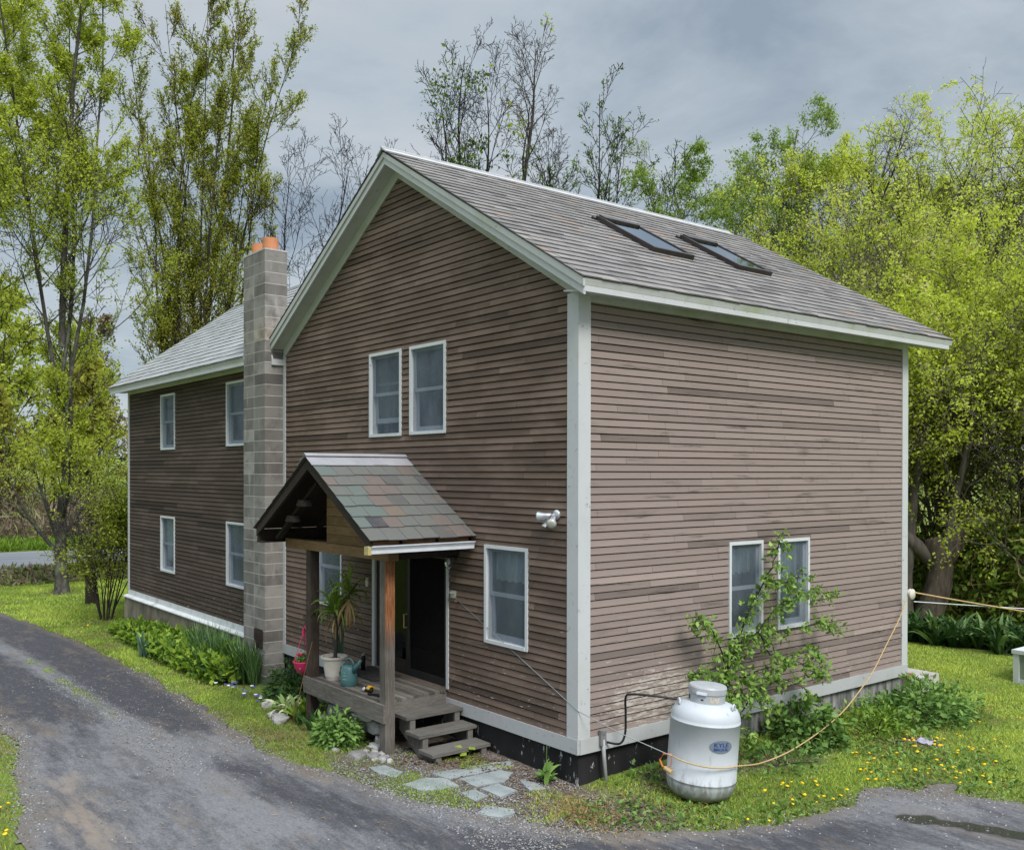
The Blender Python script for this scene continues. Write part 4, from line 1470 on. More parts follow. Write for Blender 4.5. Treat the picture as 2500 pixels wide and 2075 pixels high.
# porch roof: ridge at right angles to the wall
PRX, PRZ, PEX, PEZ, PY0 = -3.856, 3.565, 1.785, 2.49, -1.66
psl = (PRZ - PEZ) / PEX
plen = math.hypot(PEX, PRZ - PEZ)
pr = MB()
rs = random.Random(17)
tints = [
    [0.97, 0.2, 0.45, 0.33, 0.85],
    [0.72, 0.4, 0.42, 0.47, 0.45, 0.85],
    [0.82, 0.36, 0.4, 0.84, 0.28, 0.33, 0.3],
    [0.5, 0.73, 0.8, 0.82, 0.4, 0.45, 0.35],
    [0.7, 0.72, 0.86, 0.3, 0.47, 0.33, 0.36],
    [0.69, 0.74, 0.92, 0.45, 0.4, 0.35, 0.4],
    [0.75, 0.03, 0.88, 0.42, 0.33, 0.8, 0.38],
    [0.4, 0.45, 0.35, 0.45, 0.3, 0.82, 0.4]]
for side in (1, -1):
    upv = Vector((-side * PEX, 0, PRZ - PEZ)).normalized()
    nv = Vector((side * psl, 0, 1)).normalized()
    ex = plen / 8.0
    for r_ in range(8):
        row = tints[7 - r_]
        yv = PY0
        i = 0
        off_ = (0.13 if r_ % 2 else 0.0)
        while yv < -0.001:
            wd = rs.uniform(0.23, 0.29)
            if i == 0:
                wd = 0.27 - off_ * rs.uniform(0.6, 1.0)
            yb = min(yv + wd, 0.0)
            if yb > -0.06:
                yb = 0.0
            t_ = row[i % len(row)] if side == 1 else rs.random() * 0.6
            d0 = rs.uniform(-0.012, 0.012)
            s0 = r_ * ex + d0 - (0.03 if r_ == 0 else 0)
            s1 = min((r_ + 1) * ex + 0.05, plen)
            base = Vector((PRX + side * PEX, 0, PEZ))
            th = 0.011

            def pt(yy, s_, n__):
                return base + Vector((0, yy, 0)) + upv * s_ + nv * n__
            l_ = 0.012 + rs.uniform(0, 0.006)
            sk_ = rs.uniform(-0.006, 0.006)
            a = pt(yv + 0.002, s0, l_ + th); b = pt(yb - 0.003, s0 + sk_, l_ + th); c_ = pt(yb - 0.003, s1, 0.010); d_ = pt(yv + 0.002, s1, 0.010)
            fl_ = side == 1
            pr.face([a, b, c_, d_] if fl_ else [b, a, d_, c_], t_)
            a2, b2 = a - nv * th, b - nv * th
            pr.face([a2, b2, b, a] if fl_ else [b2, a2, a, b], t_ * 0.3)
            pr.face([a2, a, d_], t_ * 0.3)
            pr.face([b, b2, c_], t_ * 0.3)
            yv += wd
            i += 1
proof = pr.build('roof', M['porch_slate'], porch)
rg = MB()
for side in (1, -1):
    dv = Vector((side * PEX, 0, PEZ - PRZ)).normalized()
    p = Vector((PRX, PY0 - 0.02, PRZ + 0.06)); q = p + dv * 0.07
    rg.prism([p, q, q - Vector((0, 0, 0.006)), p - Vector((0, 0, 0.006))], (0, -PY0 + 0.02, 0))
    p = Vector((PRX, PY0 - 0.015, PRZ + 0.032)); q = p + dv * 0.27
    rg.prism([p, q, q - Vector((0, 0, 0.005)), p - Vector((0, 0, 0.005))], (0, -PY0 + 0.015, 0))
rg.build('ridge_cap', M['flash'], proof)
# sheathing and timber
sh = MB()
for side in (1, -1):
    nv = Vector((side * psl, 0, 1)).normalized()
    p = Vector((PRX, PY0 + 0.02, PRZ + 0.004)); q = Vector((PRX + side * (PEX - 0.01), PY0 + 0.02, PEZ + 0.008))
    sh.prism([p, q, q - Vector((0, 0, 0.022)), p - Vector((0, 0, 0.022))], (0, -PY0 - 0.022, 0), 0.4)
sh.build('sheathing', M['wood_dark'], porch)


def rafter(y0, y1, dep, mat, tint=0.5, end=0.0, nm='rafter'):
    b = MB()
    for side in (1, -1):
        xe = PRX + side * (PEX - end)
        ze = PRZ - psl * (PEX - end)
        b.prism([(PRX, y0, PRZ - 0.02), (xe, y0, ze - 0.02), (xe, y0, ze - 0.02 - dep * 0.8), (PRX, y0, PRZ - 0.02 - dep)], (0, y1 - y0, 0), tint)
    return b.build(nm, mat, porch)


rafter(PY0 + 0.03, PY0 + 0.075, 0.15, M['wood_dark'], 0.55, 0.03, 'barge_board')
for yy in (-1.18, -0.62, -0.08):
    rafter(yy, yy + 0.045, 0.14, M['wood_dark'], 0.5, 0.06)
bm_ = MB()
bm_.box(PRX - PEX + 0.2, PX1 + 0.10, -1.225, -1.07, 2.19, 2.33, 0.55)
bm_.build('tie_beam', M['wood_tan'], porch)
bm_ = MB()
zc = 2.335
rs = random.Random(3)
while zc < 3.2:
    hw_ = (PRZ - 0.19 - zc) / psl
    hw2 = (PRZ - 0.19 - zc - 0.13) / psl
    if hw2 < 0.05:
        break
    bm_.prism([(PRX - 0.25, -1.20, zc), (PRX + hw_, -1.20, zc), (PRX + hw2, -1.20, zc + 0.125), (PRX - 0.25, -1.20, zc + 0.125)] if hw2 > -0.2 else [], (0, 0.022, 0), rs.random())
    zc += 0.13
bm_.build('gable_board', M['wood_tan'], porch)
for xb in (PX0 + 0.01, PX1 - 0.14):
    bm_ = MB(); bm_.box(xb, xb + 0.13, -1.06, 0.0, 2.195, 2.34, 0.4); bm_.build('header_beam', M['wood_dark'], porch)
bm_ = MB()
for zz_, xx_ in ((2.62, -4.72), (2.86, -4.35)):
    bm_.prism([(xx_ - 0.15, -1.5, zz_), (xx_ + 0.15, -1.5, zz_), (xx_ + 0.07, -1.5, zz_ + 0.09), (xx_ - 0.07, -1.5, zz_ + 0.09)], (0, 0.12, 0), 0.6)
bm_.bar((-5.35, -1.38, 2.34), (-4.0, -1.38, 3.2), 0.05, 0.09, (0, 1, 0), 0.2)
bm_.build('bracket', M['wood_dark'], porch)
fa = MB(); fa.box(PRX + PEX - 0.10, PRX + PEX - 0.06, PY0 + 0.04, 0.0, PEZ - 0.16, PEZ - 0.01, 0.7)
fa.build('fascia', wood("rust brown fascia", [(0, (0.05, 0.025, 0.014)), (0.5, (0.17, 0.08, 0.035)), (1, (0.28, 0.16, 0.08))], (5, 1, 7)), porch)
fa = MB(); fa.box(PRX - PEX + 0.04, PRX - PEX + 0.08, PY0 + 0.04, 0.0, PEZ - 0.20, PEZ - 0.02, 0.5); fa.box(PRX - PEX + 0.0, PRX - PEX + 0.2, PY0 + 0.05, -0.02, PEZ - 0.22, PEZ - 0.2, 0.5)
fa.build('fascia', M['wood_dark'], porch)
gu = MB()
gx0, gx1, gzb, gzt = PRX + PEX - 0.06, PRX + PEX + 0.04, PEZ - 0.165, PEZ - 0.065
gu.prism([(gx0, PY0 + 0.02, gzb), (gx0, PY0 + 0.02, gzt), (gx0 + 0.004, PY0 + 0.02, gzt), (gx0 + 0.004, PY0 + 0.02, gzb)], (0, -PY0 - 0.06, 0))
gu.prism([(gx0, PY0 + 0.02, gzb), (gx1 - 0.025, PY0 + 0.02, gzb), (gx1 - 0.025, PY0 + 0.02, gzb + 0.004), (gx0, PY0 + 0.02, gzb + 0.004)], (0, -PY0 - 0.06, 0))
gu.prism([(gx1 - 0.025, PY0 + 0.02, gzb), (gx1 - 0.022, PY0 + 0.02, gzb + 0.045), (gx1 - 0.026, PY0 + 0.02, gzb + 0.045), (gx1 - 0.029, PY0 + 0.02, gzb)], (0, -PY0 - 0.06, 0))
gu.prism([(gx1 - 0.022, PY0 + 0.02, gzb + 0.045), (gx1 + 0.004, PY0 + 0.02, gzt - 0.012), (gx1, PY0 + 0.02, gzt - 0.012), (gx1 - 0.026, PY0 + 0.02, gzb + 0.045)], (0, -PY0 - 0.06, 0))
gu.box(gx1 - 0.006, gx1 + 0.01, PY0 + 0.02, -0.04, gzt - 0.012, gzt)
gut = gu.build('gutter', M['gutter'], porch)
ge = MB(); ge.box(gx0 - 0.01, gx1 - 0.01, PY0 - 0.03, PY0 + 0.018, gzb - 0.01, gzt - 0.005, 0.9)
ge.build('gutter_end_block', plain("yellow gutter end block", (0.42, 0.36, 0.16), 0.8, 0.2, 0, 0.2, 20), porch)
lt = MB(); lt.box(PX1 - 0.16, PX1 - 0.146, -1.13, -1.10, 1.02, 1.2); lt.tube([(PX1 - 0.17, -1.16, 1.19), (PX1 - 0.17, -1.16, 1.06)], 0.012, 6)
lt.build('latch', M['iron'], porch)

# things on the porch
t = thing('potted_yucca', 'tall drooping yucca in a cream plastic pot on the porch deck', 'potted plant', (-4.31, -1.02, PZ), 'plants in pots on the porch')
pb = MB(); pb.lathe([(0.115, PZ), (0.125, PZ + 0.03), (0.135, PZ + 0.055), (0.175, PZ + 0.31), (0.195, PZ + 0.315), (0.197, PZ + 0.345), (0.178, PZ + 0.345), (0.172, PZ + 0.30)], 36, (-4.31, -0.97, 0))
pb.build('pot', M['pot'], t, smooth=False)
sb = MB(); sb.lathe([(0.168, PZ + 0.292), (0.10, PZ + 0.31), (0.02, PZ + 0.315)], 20, (-4.31, -0.97, 0)); sb.build('soil', M['soil'], t)
tr_ = MB()
tr_.tube([(-4.30, -0.96, PZ + 0.29), (-4.29, -0.95, PZ + 0.62), (-4.31, -0.95, PZ + 0.98)], [0.032, 0.028, 0.024], 10)
tr_.tube([(-4.29, -0.95, PZ + 0.7), (-4.12, -0.93, PZ + 0.95), (-3.98, -0.92, PZ + 1.12), (-3.95, -0.92, PZ + 1.3)], [0.018, 0.016, 0.015, 0.014], 8)
tr_.build('stem', M['bark_grey'], t)


def strap_leaves(name, mat, centers, n_each, L, W, droop, parent, seed, up0=(0.2, 1.0), tints=(0.2, 1.0), seg=6):
    """long strap leaves arching out of centres"""
    r_ = np.random.RandomState(seed)
    Vs, Fs, Ts = [], [], []
    b = 0
    for cpt, nn in zip(centers, n_each):
        for i in range(nn):
            az = r_.uniform(0, 2 * PI)
            el = r_.uniform(*up0)
            ln = L * r_.uniform(0.6, 1.15)
            w_ = W * r_.uniform(0.7, 1.2)
            p = np.array(cpt, float) + r_.normal(0, 0.012, 3)
            hd = np.array([math.cos(az), math.sin(az), 0])
            sd = np.array([-math.sin(az), math.cos(az), 0])
            sd = sd * math.cos(0.4) + np.array([0, 0, 1]) * 0.35 * r_.choice([-1, 1])
            an = el * PI / 2
            dr = droop * r_.uniform(0.6, 1.3)
            prof = [0.55, 0.9, 1.0, 0.9, 0.7, 0.4, 0.04]
            rows = []
            for s_ in range(seg + 1):
                f = s_ / seg
                ww = w_ * np.interp(f, np.linspace(0, 1, 7), prof)
                rows.append((p - sd * ww / 2, p + sd * ww / 2))
                a_ = an - dr * f * f * 2.2
                p = p + (hd * math.cos(a_) + np.array([0, 0, 1]) * math.sin(a_)) * ln / seg
            for x_, y_ in rows:
                Vs += [x_, y_]
            tt = r_.uniform(*tints)
            for s_ in range(seg):
                Fs.append((b + 2 * s_, b + 2 * s_ + 1, b + 2 * s_ + 3, b + 2 * s_ + 2))
                Ts.append(tt)
            b += 2 * (seg + 1)
    return np_mesh(name, np.array(Vs), np.array(Fs), Ts, mat, parent, smooth=True)


c0 = (-4.31, -0.95, PZ + 0.98)
c1 = (-3.95, -0.92, PZ + 1.3)
strap_leaves('foliage', M['leaf_mid'], [c0, c0, c1], [46, 18, 26], 0.56, 0.055, 1.2, t, 3, (0.0, 1.0), (0.2, 1.0))
strap_leaves('dead_foliage', M['leaf_dry'], [(-4.30, -0.95, PZ + 0.92), (-3.95, -0.92, PZ + 1.2)], [9, 30], 0.46, 0.032, 0.9, t, 5, (-0.9, -0.35), (0.0, 1.0))
t2 = thing('snake_plant', 'upright snake plant behind the cream pot by the porch post', 'potted plant', (-4.62, -0.72, PZ), 'plants in pots on the porch')
pb = MB(); pb.box(-4.92, -4.5, -0.80, -0.62, PZ, PZ + 0.17)
pb.build('planter', M['white'], t2)
strap_leaves('foliage', M['leaf_iris'], [(-4.7, -0.72, PZ + 0.15), (-4.6, -0.7, PZ + 0.15)], [10, 10], 0.62, 0.05, 0.05, t2, 8, (0.85, 1.0), (0.0, 0.8))
t = thing('watering_can', 'teal green plastic watering can on the porch edge by the cream pot', 'watering can', (-3.8, -1.0, PZ))
ax, ay = -3.80, -1.0
cb_ = MB()
cb_.lathe([(0.118, PZ), (0.125, PZ + 0.01), (0.122, PZ + 0.09), (0.108, PZ + 0.25), (0.085, PZ + 0.285), (0.05, PZ + 0.30)], 32, (ax, ay, 0))
cb_.build('body', M['can'], t, smooth=True)
sp = MB(); sp.tube([(ax + 0.075, ay + 0.02, PZ + 0.21), (ax + 0.15, ay + 0.05, PZ + 0.30), (ax + 0.215, ay + 0.075, PZ + 0.385)], [0.05, 0.03, 0.019], 14)
sp.build('spout', M['can'], t, smooth=True)
hd = MB()
hd.tube([(ax + 0.09 * math.cos(a_), ay + 0.03 * math.cos(a_), PZ + 0.275 + 0.11 * math.sin(a_)) for a_ in np.linspace(0, PI, 12)], 0.014, 8)
hd.tube([(ax - 0.07, ay - 0.03, PZ + 0.27), (ax - 0.15, ay - 0.05, PZ + 0.25), (ax - 0.175, ay - 0.06, PZ + 0.16), (ax - 0.15, ay - 0.05, PZ + 0.08), (ax - 0.11, ay - 0.04, PZ + 0.06)], 0.015, 8)
hd.build('handle', M['can'], t, smooth=True)
fl_ = MB()
for k in range(14):
    a_ = -1.25 + 0.085 * (k % 5)
    z_ = PZ + 0.10 + 0.045 * (k // 5) + 0.01 * (k % 2)
    rr = 0.1225 - 0.09 * max(0, z_ - PZ - 0.09)
    fl_.rock((ax + rr * math.cos(a_), ay + rr * math.sin(a_), z_), 0.009, 0.009, 0.011, k)
fl_.build('relief', M['can_relief'], t)
t = thing('tape_measure', 'yellow and black tape measure lying on the porch deck', 'tape measure', (-3.24, -1.0, PZ))
tb = MB(); tb.rock((-3.25, -0.99, PZ + 0.035), 0.095, 0.05, 0.045, 3); tb.build('case', M['black'], t, smooth=True)
tb = MB()
for k in range(4):
    xk = -3.235 + k * 0.022
    tb.tube([(xk, -0.99 + 0.052 * math.cos(a_), PZ + 0.04 + 0.05 * math.sin(a_)) for a_ in np.linspace(0.3, PI - 0.3, 9)], 0.0055, 6)
tb.build('grip', M['yellow'], t)
tb = MB(); tb.lathe([(0.03, 0), (0.032, 0.01), (0.02, 0.02)], 16, (-3.30, -1.035, PZ + 0.04), Matrix.Rotation(R(70), 3, 'X')); tb.build('hub', M['aluminium'], t)
t = thing('hand_tool', 'small dark hand tool lying at the foot of the near porch post', 'hand tool', (-2.98, -1.07, PZ))
tb = MB(); tb.bar((-3.08, -1.1, PZ + 0.022), (-2.9, -1.02, PZ + 0.026), 0.03, 0.025); tb.build('handle', M['black'], t)
tb = MB(); tb.bar((-2.90, -1.06, PZ + 0.024), (-2.88, -0.99, PZ + 0.024), 0.026, 0.03); tb.build('head', M['iron'], t)
dm = MB()
n = 14
pts = [(-4.72 + 0.9 * i / n, -0.62 + 0.02 * math.sin(i * 1.7)) for i in range(n + 1)] + [(-3.80 + 0.02 * math.sin(i), -0.62 + 0.5 * i / 6) for i in range(1, 7)] + [(-3.82 - 0.9 * i / n, -0.10 + 0.015 * math.sin(i * 2.1)) for i in range(1, n + 1)]
dm.prism([(a, b, PZ + 0.004) for a, b in pts], (0, 0, 0.014))
tag(dm.build('door_mat', M['mat'], None, origin=(-4.2, -0.4, PZ)), 'worn grey door mat on the porch before the door', 'door mat')
t = thing('bottle', 'slim black bottle with a white cap on the porch by the wall', 'bottle', (-4.55, -0.35, PZ))
b = MB(); b.lathe([(0.035, PZ), (0.036, PZ + 0.2), (0.03, PZ + 0.24)], 18, (-4.55, -0.35, 0)); b.build('body', M['black'], t, smooth=True)
b = MB(); b.lathe([(0.026, PZ + 0.24), (0.026, PZ + 0.275)], 16, (-4.55, -0.35, 0)); b.build('cap', M['pvc'], t)
# hanging basket on the far post
t = thing('hanging_basket', 'hot pink hanging flower basket on the far porch post', 'hanging basket', (-5.0, -1.14, 1.0))
bx_, by_, bz_ = -4.98, -1.14, 0.27
b = MB()
b.lathe([(0.03, bz_), (0.09, bz_ + 0.03), (0.135, bz_ + 0.10), (0.15, bz_ + 0.17), (0.158, bz_ + 0.185), (0.158, bz_ + 0.20), (0.145, bz_ + 0.20), (0.14, bz_ + 0.16)], 32, (bx_, by_, 0))
b.build('pot', M['pink'], t, smooth=True)
b = MB()
for a_ in (0.4, 2.5, 4.6):
    b.tube([(bx_ + 0.15 * math.cos(a_), by_ + 0.15 * math.sin(a_), bz_ + 0.2), (bx_ + 0.02 * math.cos(a_), by_ + 0.02 * math.sin(a_), bz_ + 0.60)], 0.006, 5)
b.tube([(bx_, by_, bz_ + 0.58), (bx_, by_, bz_ + 0.68), (bx_ + 0.05, by_, bz_ + 0.74), (bx_ + 0.07, by_, bz_ + 0.70)], [0.024, 0.02, 0.014, 0.01], 8)
b.build('hanger', M['pink'], t)
b = MB(); b.tube([(bx_ + 0.24, by_ + 0.01, bz_ + 0.82), (bx_ + 0.06, by_, bz_ + 0.80), (bx_ + 0.02, by_, bz_ + 0.73)], 0.007, 6); b.build('hook', M['iron'], t)
b = MB()
for k in range(7):
    a_ = 0.9 * k
    b.lathe([(0.011, 0), (0.012, 0.004)], 8, (bx_ + 0.128 - 0.03, by_ - 0.105, bz_ + 0.11), Matrix.Rotation(R(75), 3, 'X'))
b.build('emblem', M['petal_white'], t)
r_ = np.random.RandomState(4)
P = np.stack([bx_ + r_.normal(0, 0.06, 130), by_ + r_.normal(0, 0.06, 130), bz_ + 0.19 + np.abs(r_.normal(0, 0.05, 130))], 1)
V, Fq = leaf_quads(P, np.stack([r_.normal(0, 1, 130), r_.normal(0, 1, 130), r_.uniform(0.1, 1, 130)], 1), r_.normal(0, 1, (130, 3)), 0.05, 0.035)
np_mesh('foliage', V, Fq, r_.rand(130), M['leaf_bush'], t)
b = MB()
for k in range(6):
    b.rock((bx_ + r_.uniform(-0.1, 0.06), by_ + r_.uniform(-0.08, 0.08), bz_ + 0.24 + r_.uniform(0, 0.1)), 0.022, 0.022, 0.02, k)
b.build('flowers', M['red'], t)
b = MB(); b.tube([(-4.98, -1.33, g1(-5, -1.3) - 0.02), (-4.43, -1.27, 0.85)], 0.0065, 6)
tag(b.build('garden_cane', M['cane'], None, origin=(-4.98, -1.33, -0.4)), 'thin copper coloured cane leaning on the far porch post', 'cane')

# wall lamps, sockets


def lantern(x, lab):
    t = thing('lantern', lab, 'lantern', (x, -0.1, 2.1), 'lanterns beside the front door')
    b = MB(); b.tube([(x, -0.13, 2.30), (x, -0.13, 2.22)], [0.012, 0.03], 10); b.lathe([(0.03, 2.20), (0.115, 2.185), (0.118, 2.178), (0.03, 2.18)], 24, (x, -0.13, 0))
    b.tube([(x, -0.01, 2.25), (x, -0.06, 2.27), (x, -0.13, 2.25)], 0.008, 6); b.box(x - 0.03, x + 0.03, -0.02, -0.016, 2.1, 2.3)
    b.build('lamp_cap', M['iron'], t)
    b = MB(); b.lathe([(0.02, 2.18), (0.045, 2.15), (0.06, 2.10), (0.055, 2.05), (0.03, 2.02), (0.012, 2.01)], 20, (x, -0.13, 0)); b.build('lamp_glass', M['glass'], t, smooth=True)
    b = MB(); b.lathe([(0.015, 2.17), (0.022, 2.13), (0.02, 2.09), (0.006, 2.07)], 12, (x, -0.13, 0)); b.build('bulb', M['lamp_glass'], t, smooth=True)


lantern(-2.53, 'glass globe lantern on the wall right of the porch door')
lantern(-5.08, 'glass globe lantern on the wall left of the porch door')
t = thing('floodlight', 'twin headed aluminium floodlight on the gable wall near the white corner board', 'floodlight', (-0.35, -0.02, 2.82))
b = MB(); b.lathe([(0.065, 0), (0.06, 0.03), (0.03, 0.04)], 20, (-0.36, -0.017, 2.84), Matrix.Rotation(R(90), 3, 'X')); b.build('base', M['aluminium'], t, smooth=True)
for dx_, dy_, dz_, lab in ((-0.22, -0.10, -0.03, 1), (0.13, -0.17, -0.11, 2)):
    a_ = Vector((-0.36, -0.06, 2.84)); d_ = Vector((dx_, dy_, dz_)).normalized()
    q = d_.to_track_quat('Z', 'Y').to_matrix()
    b = MB(); b.tube([a_, a_ + d_ * 0.06], 0.014, 8); b.lathe([(0.028, 0.05), (0.034, 0.12), (0.045, 0.16), (0.062, 0.21), (0.064, 0.225)], 22, a_, q); b.build('lamp_head', M['aluminium'], t, smooth=True)
    b = MB(); b.lathe([(0.058, 0.222), (0.045, 0.232), (0.02, 0.236)], 20, a_, q); b.build('lamp_lens', M['lamp_glass'], t, smooth=True)
b = MB(); b.hexa([(-0.56, -0.10, 2.70), (-0.42, -0.16, 2.69), (-0.37, -0.10, 2.78), (-0.5, -0.05, 2.79), (-0.56, -0.10, 2.704), (-0.42, -0.16, 2.694), (-0.37, -0.10, 2.784), (-0.5, -0.05, 2.794)]); b.build('sensor_plate', M['gutter'], t)
t = thing('outlet_box', 'small metal outlet box on the wall right of the porch door', 'outlet', (-2.56, -0.02, 1.65), 'outlet boxes by the door')
b = MB(); b.box(-2.61, -2.51, -0.05, -0.017, 1.60, 1.70); b.build('box', M['aluminium'], t)
b = MB(); b.box(-2.60, -2.52, -0.11, -0.051, 1.67, 1.685); b.build('lid', M['pvc'], t)
t = thing('outlet_box', 'pale outlet box on the wall left of the porch door', 'outlet', (-4.98, -0.02, 1.6), 'outlet boxes by the door')
b = MB(); b.box(-5.02, -4.94, -0.045, -0.017, 1.53, 1.67); b.build('box', M['paper'], t)

# stones and gravel below the porch
rs = random.Random(12)
ROCKS = [(-4.45, -1.02, 0.03, 0.26, 0.16, 0.13), (-3.95, -1.0, -0.13, 0.3, 0.18, 0.13), (-4.3, -1.05, -0.33, 0.24, 0.17, 0.14), (-3.45, -1.02, -0.2, 0.24, 0.16, 0.11), (-3.6, -1.06, -0.36, 0.2, 0.15, 0.1), (-2.98, -1.0, -0.14, 0.3, 0.15, 0.1), (-2.78, -1.06, -0.27, 0.12, 0.1, 0.08), (-2.8, -1.12, -0.38, 0.17, 0.13, 0.09), (-3.2, -1.05, -0.02, 0.25, 0.16, 0.07),
         (-2.62, -1.5, -0.37, 0.2, 0.13, 0.08), (-2.42, -1.38, -0.36, 0.13, 0.1, 0.07), (-2.3, -1.3, -0.37, 0.1, 0.08, 0.06), (-3.15, -1.6, -0.37, 0.07, 0.06, 0.06), (-3.03, -1.62, -0.37, 0.07, 0.06, 0.05), (-5.15, -1.45, -0.42, 0.24, 0.15, 0.1), (-5.42, -1.42, -0.42, 0.12, 0.1, 0.09), (-6.25, -1.15, -0.46, 0.17, 0.13, 0.1)]
RL = ['flat dark stone at the top of the pile under the far porch end', 'long brown stone high under the porch rim', 'grey stone low under the far porch end', 'pinkish stone in the middle under the porch rim', 'squat stone low in the middle under the porch', 'long pale slab under the near end of the porch rim', 'small block beside the near porch post, upper', 'pale block at the foot of the near porch post, left', 'thin flat stone just below the porch rim',
      'large rounded grey stone at the grass edge before the porch', 'rounded stone between the big grey stone and the porch post', 'small stone right before the foot of the near porch post', 'small white stone below the round porch bush, left one', 'small white stone below the round porch bush, right one', 'pale slab stone lying below the variegated hosta', 'small stone left of the slab under the hosta', 'round grey stone among the flowers left of the hosta']
for k, (q, lab) in enumerate(zip(ROCKS, RL)):
    b = MB(); b.rock(q[:3], q[3] * 0.95, q[4], q[5], k + 2, 0.2 + 0.09 * (k % 9), rs.uniform(-0.5, 0.5))
    tag(b.build('stone', M['rock'], None, smooth=False, origin=q[:3]), lab, 'stone', 'loose stones around the porch')
for k in range(26):
    x_, y_ = rs.gauss(-2.42, 0.16), rs.gauss(-1.33, 0.09)
    b = MB(); b.rock((x_, y_, g1(x_, y_) + 0.02), 0.055, 0.045, 0.035, k, 0.5 + 0.5 * rs.random(), rs.random() * 3)
    tag(b.build('pebble', M['rock'], None, origin=(x_, y_, -0.38)), 'pale fist sized pebble heaped around the foot of the near porch post', 'pebble', 'pebbles at the porch post')

# flagstones
FL = [([(-1.43, -1.14), (-1.36, -0.62), (-1.32, -0.24), (-1.22, -0.05), (-1.06, -0.12), (-1.12, -1.08)], 'long flagstone closest to the porch steps'),
      ([(-1.05, -1.0), (-1.02, -0.4), (-0.83, -0.33), (-0.63, -0.6), (-0.70, -1.0)], 'large flagstone in the second row from the steps'),
      ([(-0.59, -1.01), (-0.6, -0.73), (-0.27, -0.71), (-0.22, -1.0)], 'pale square flagstone in the middle of the path'),
      ([(-0.64, -1.27), (-0.62, -1.06), (-0.35, -1.07), (-0.31, -1.29)], 'pale square flagstone nearest the drive on the left'),
      ([(0.02, -1.5), (-0.12, -1.27), (0.16, -1.1), (0.26, -1.18), (0.27, -1.36)], 'pale flagstone lying alone at the edge of the drive'),
      ([(-1.28, -1.66), (-1.32, -1.3), (-1.17, -1.12), (-0.82, -1.15), (-0.86, -1.38), (-0.95, -1.6)], 'dark broad flagstone half covered in gravel'),
      ([(-0.58, -0.43), (-0.39, -0.35), (-0.12, -0.4), (-0.22, -0.57)], 'small flagstone under the weeds by the foundation'),
      ([(-2.11, -1.63), (-2.07, -1.43), (-1.7, -1.39), (-1.56, -1.58), (-1.83, -1.66)], 'rounded dark flagstone below the wooden steps')]
for k, (pl, lab) in enumerate(FL):
    b = MB()
    cx_ = sum(p[0] for p in pl) / len(pl); cy_ = sum(p[1] for p in pl) / len(pl)
    pts = []
    for i, p in enumerate(pl):
        q = pl[(i + 1) % len(pl)]
        for f in (0.0, 0.33, 0.66):
            j_ = 0.012 if f else 0.0
            pts.append((p[0] + (q[0] - p[0]) * f + rs.uniform(-j_, j_), p[1] + (q[1] - p[1]) * f + rs.uniform(-j_, j_)))
    z_ = g1(cx_, cy_) - 0.05
    b.prism([(x_, y_, z_) for x_, y_ in pts], (0, 0, 0.062 + 0.004 * (k % 3)), 0.5)
    tag(b.build('flagstone', M['flag'], None, origin=(cx_, cy_, z_)), lab, 'flagstone', 'flagstones of the path')

# propane tank
TZ = -0.445
t = thing('propane_tank', 'white upright propane tank leaning beside the right wall', 'gas tank', (1.02, 1.0, TZ))
t.rotation_euler = Matrix.Rotation(R(4.2), 3, Vector((-math.sin(R(51.8)), math.cos(R(51.8)), 0))).to_euler()


def loc_build(b, nm, mat, par, smooth=False):
    o = b.build(nm, mat, None, smooth)
    o.parent = par
    o.location = (0, 0, 0)
    return o


TR = 0.405
b = MB(); b.lathe([(0.16, 0.0), (0.25, 0.012), (0.33, 0.05), (0.385, 0.12), (TR, 0.21), (TR, 0.24), (TR + 0.003, 0.242), (TR + 0.003, 0.25), (TR, 0.252), (TR, 0.91), (TR + 0.003, 0.912), (TR + 0.003, 0.922), (TR, 0.924), (0.402, 0.96), (0.39, 1.01), (0.36, 1.06), (0.31, 1.10), (0.24, 1.125), (0.1, 1.14)], 64)
body = loc_build(b, 'body', M['tank'], t, True)
b = MB(); b.lathe([(0.212, 1.105), (0.212, 1.255), (0.20, 1.26)], 48); loc_build(b, 'collar', M['tank_lid'], t)
b = MB(); b.lathe([(0.221, 1.235), (0.222, 1.30), (0.212, 1.318), (0.12, 1.33), (0.02, 1.333)], 48); lid = loc_build(b, 'lid', M['tank_lid'], t, False)
fd = math.atan2(-8.6, 7.4)                          # side of the tank that faces the yard in front
for da in (-0.3,):
    a_ = fd + da
    b = MB(); q = Vector((math.cos(a_), math.sin(a_), 0)); s_ = Vector((-q.y, q.x, 0))
    b.hexa([q * 0.215 - s_ * 0.06 + Vector((0, 0, 1.235)), q * 0.237 - s_ * 0.06 + Vector((0, 0, 1.235)), q * 0.237 + s_ * 0.06 + Vector((0, 0, 1.235)), q * 0.215 + s_ * 0.06 + Vector((0, 0, 1.235)), q * 0.215 - s_ * 0.06 + Vector((0, 0, 1.262)), q * 0.235 - s_ * 0.06 + Vector((0, 0, 1.262)), q * 0.235 + s_ * 0.06 + Vector((0, 0, 1.262)), q * 0.215 + s_ * 0.06 + Vector((0, 0, 1.262))])
    loc_build(b, 'latch', M['gutter'], t)


def wrap(mb, a0, z0, w, h, rad, pts=None, tint=0.5):
    n = 10
    for i in range(n):
        f0, f1 = i / n, (i + 1) / n
        mb.face([(rad * math.cos(a0 + w * (f - 0.5)), rad * math.sin(a0 + w * (f - 0.5)), z) for f, z in ((f0, z0), (f1, z0), (f1, z0 + h), (f0, z0 + h))], tint)


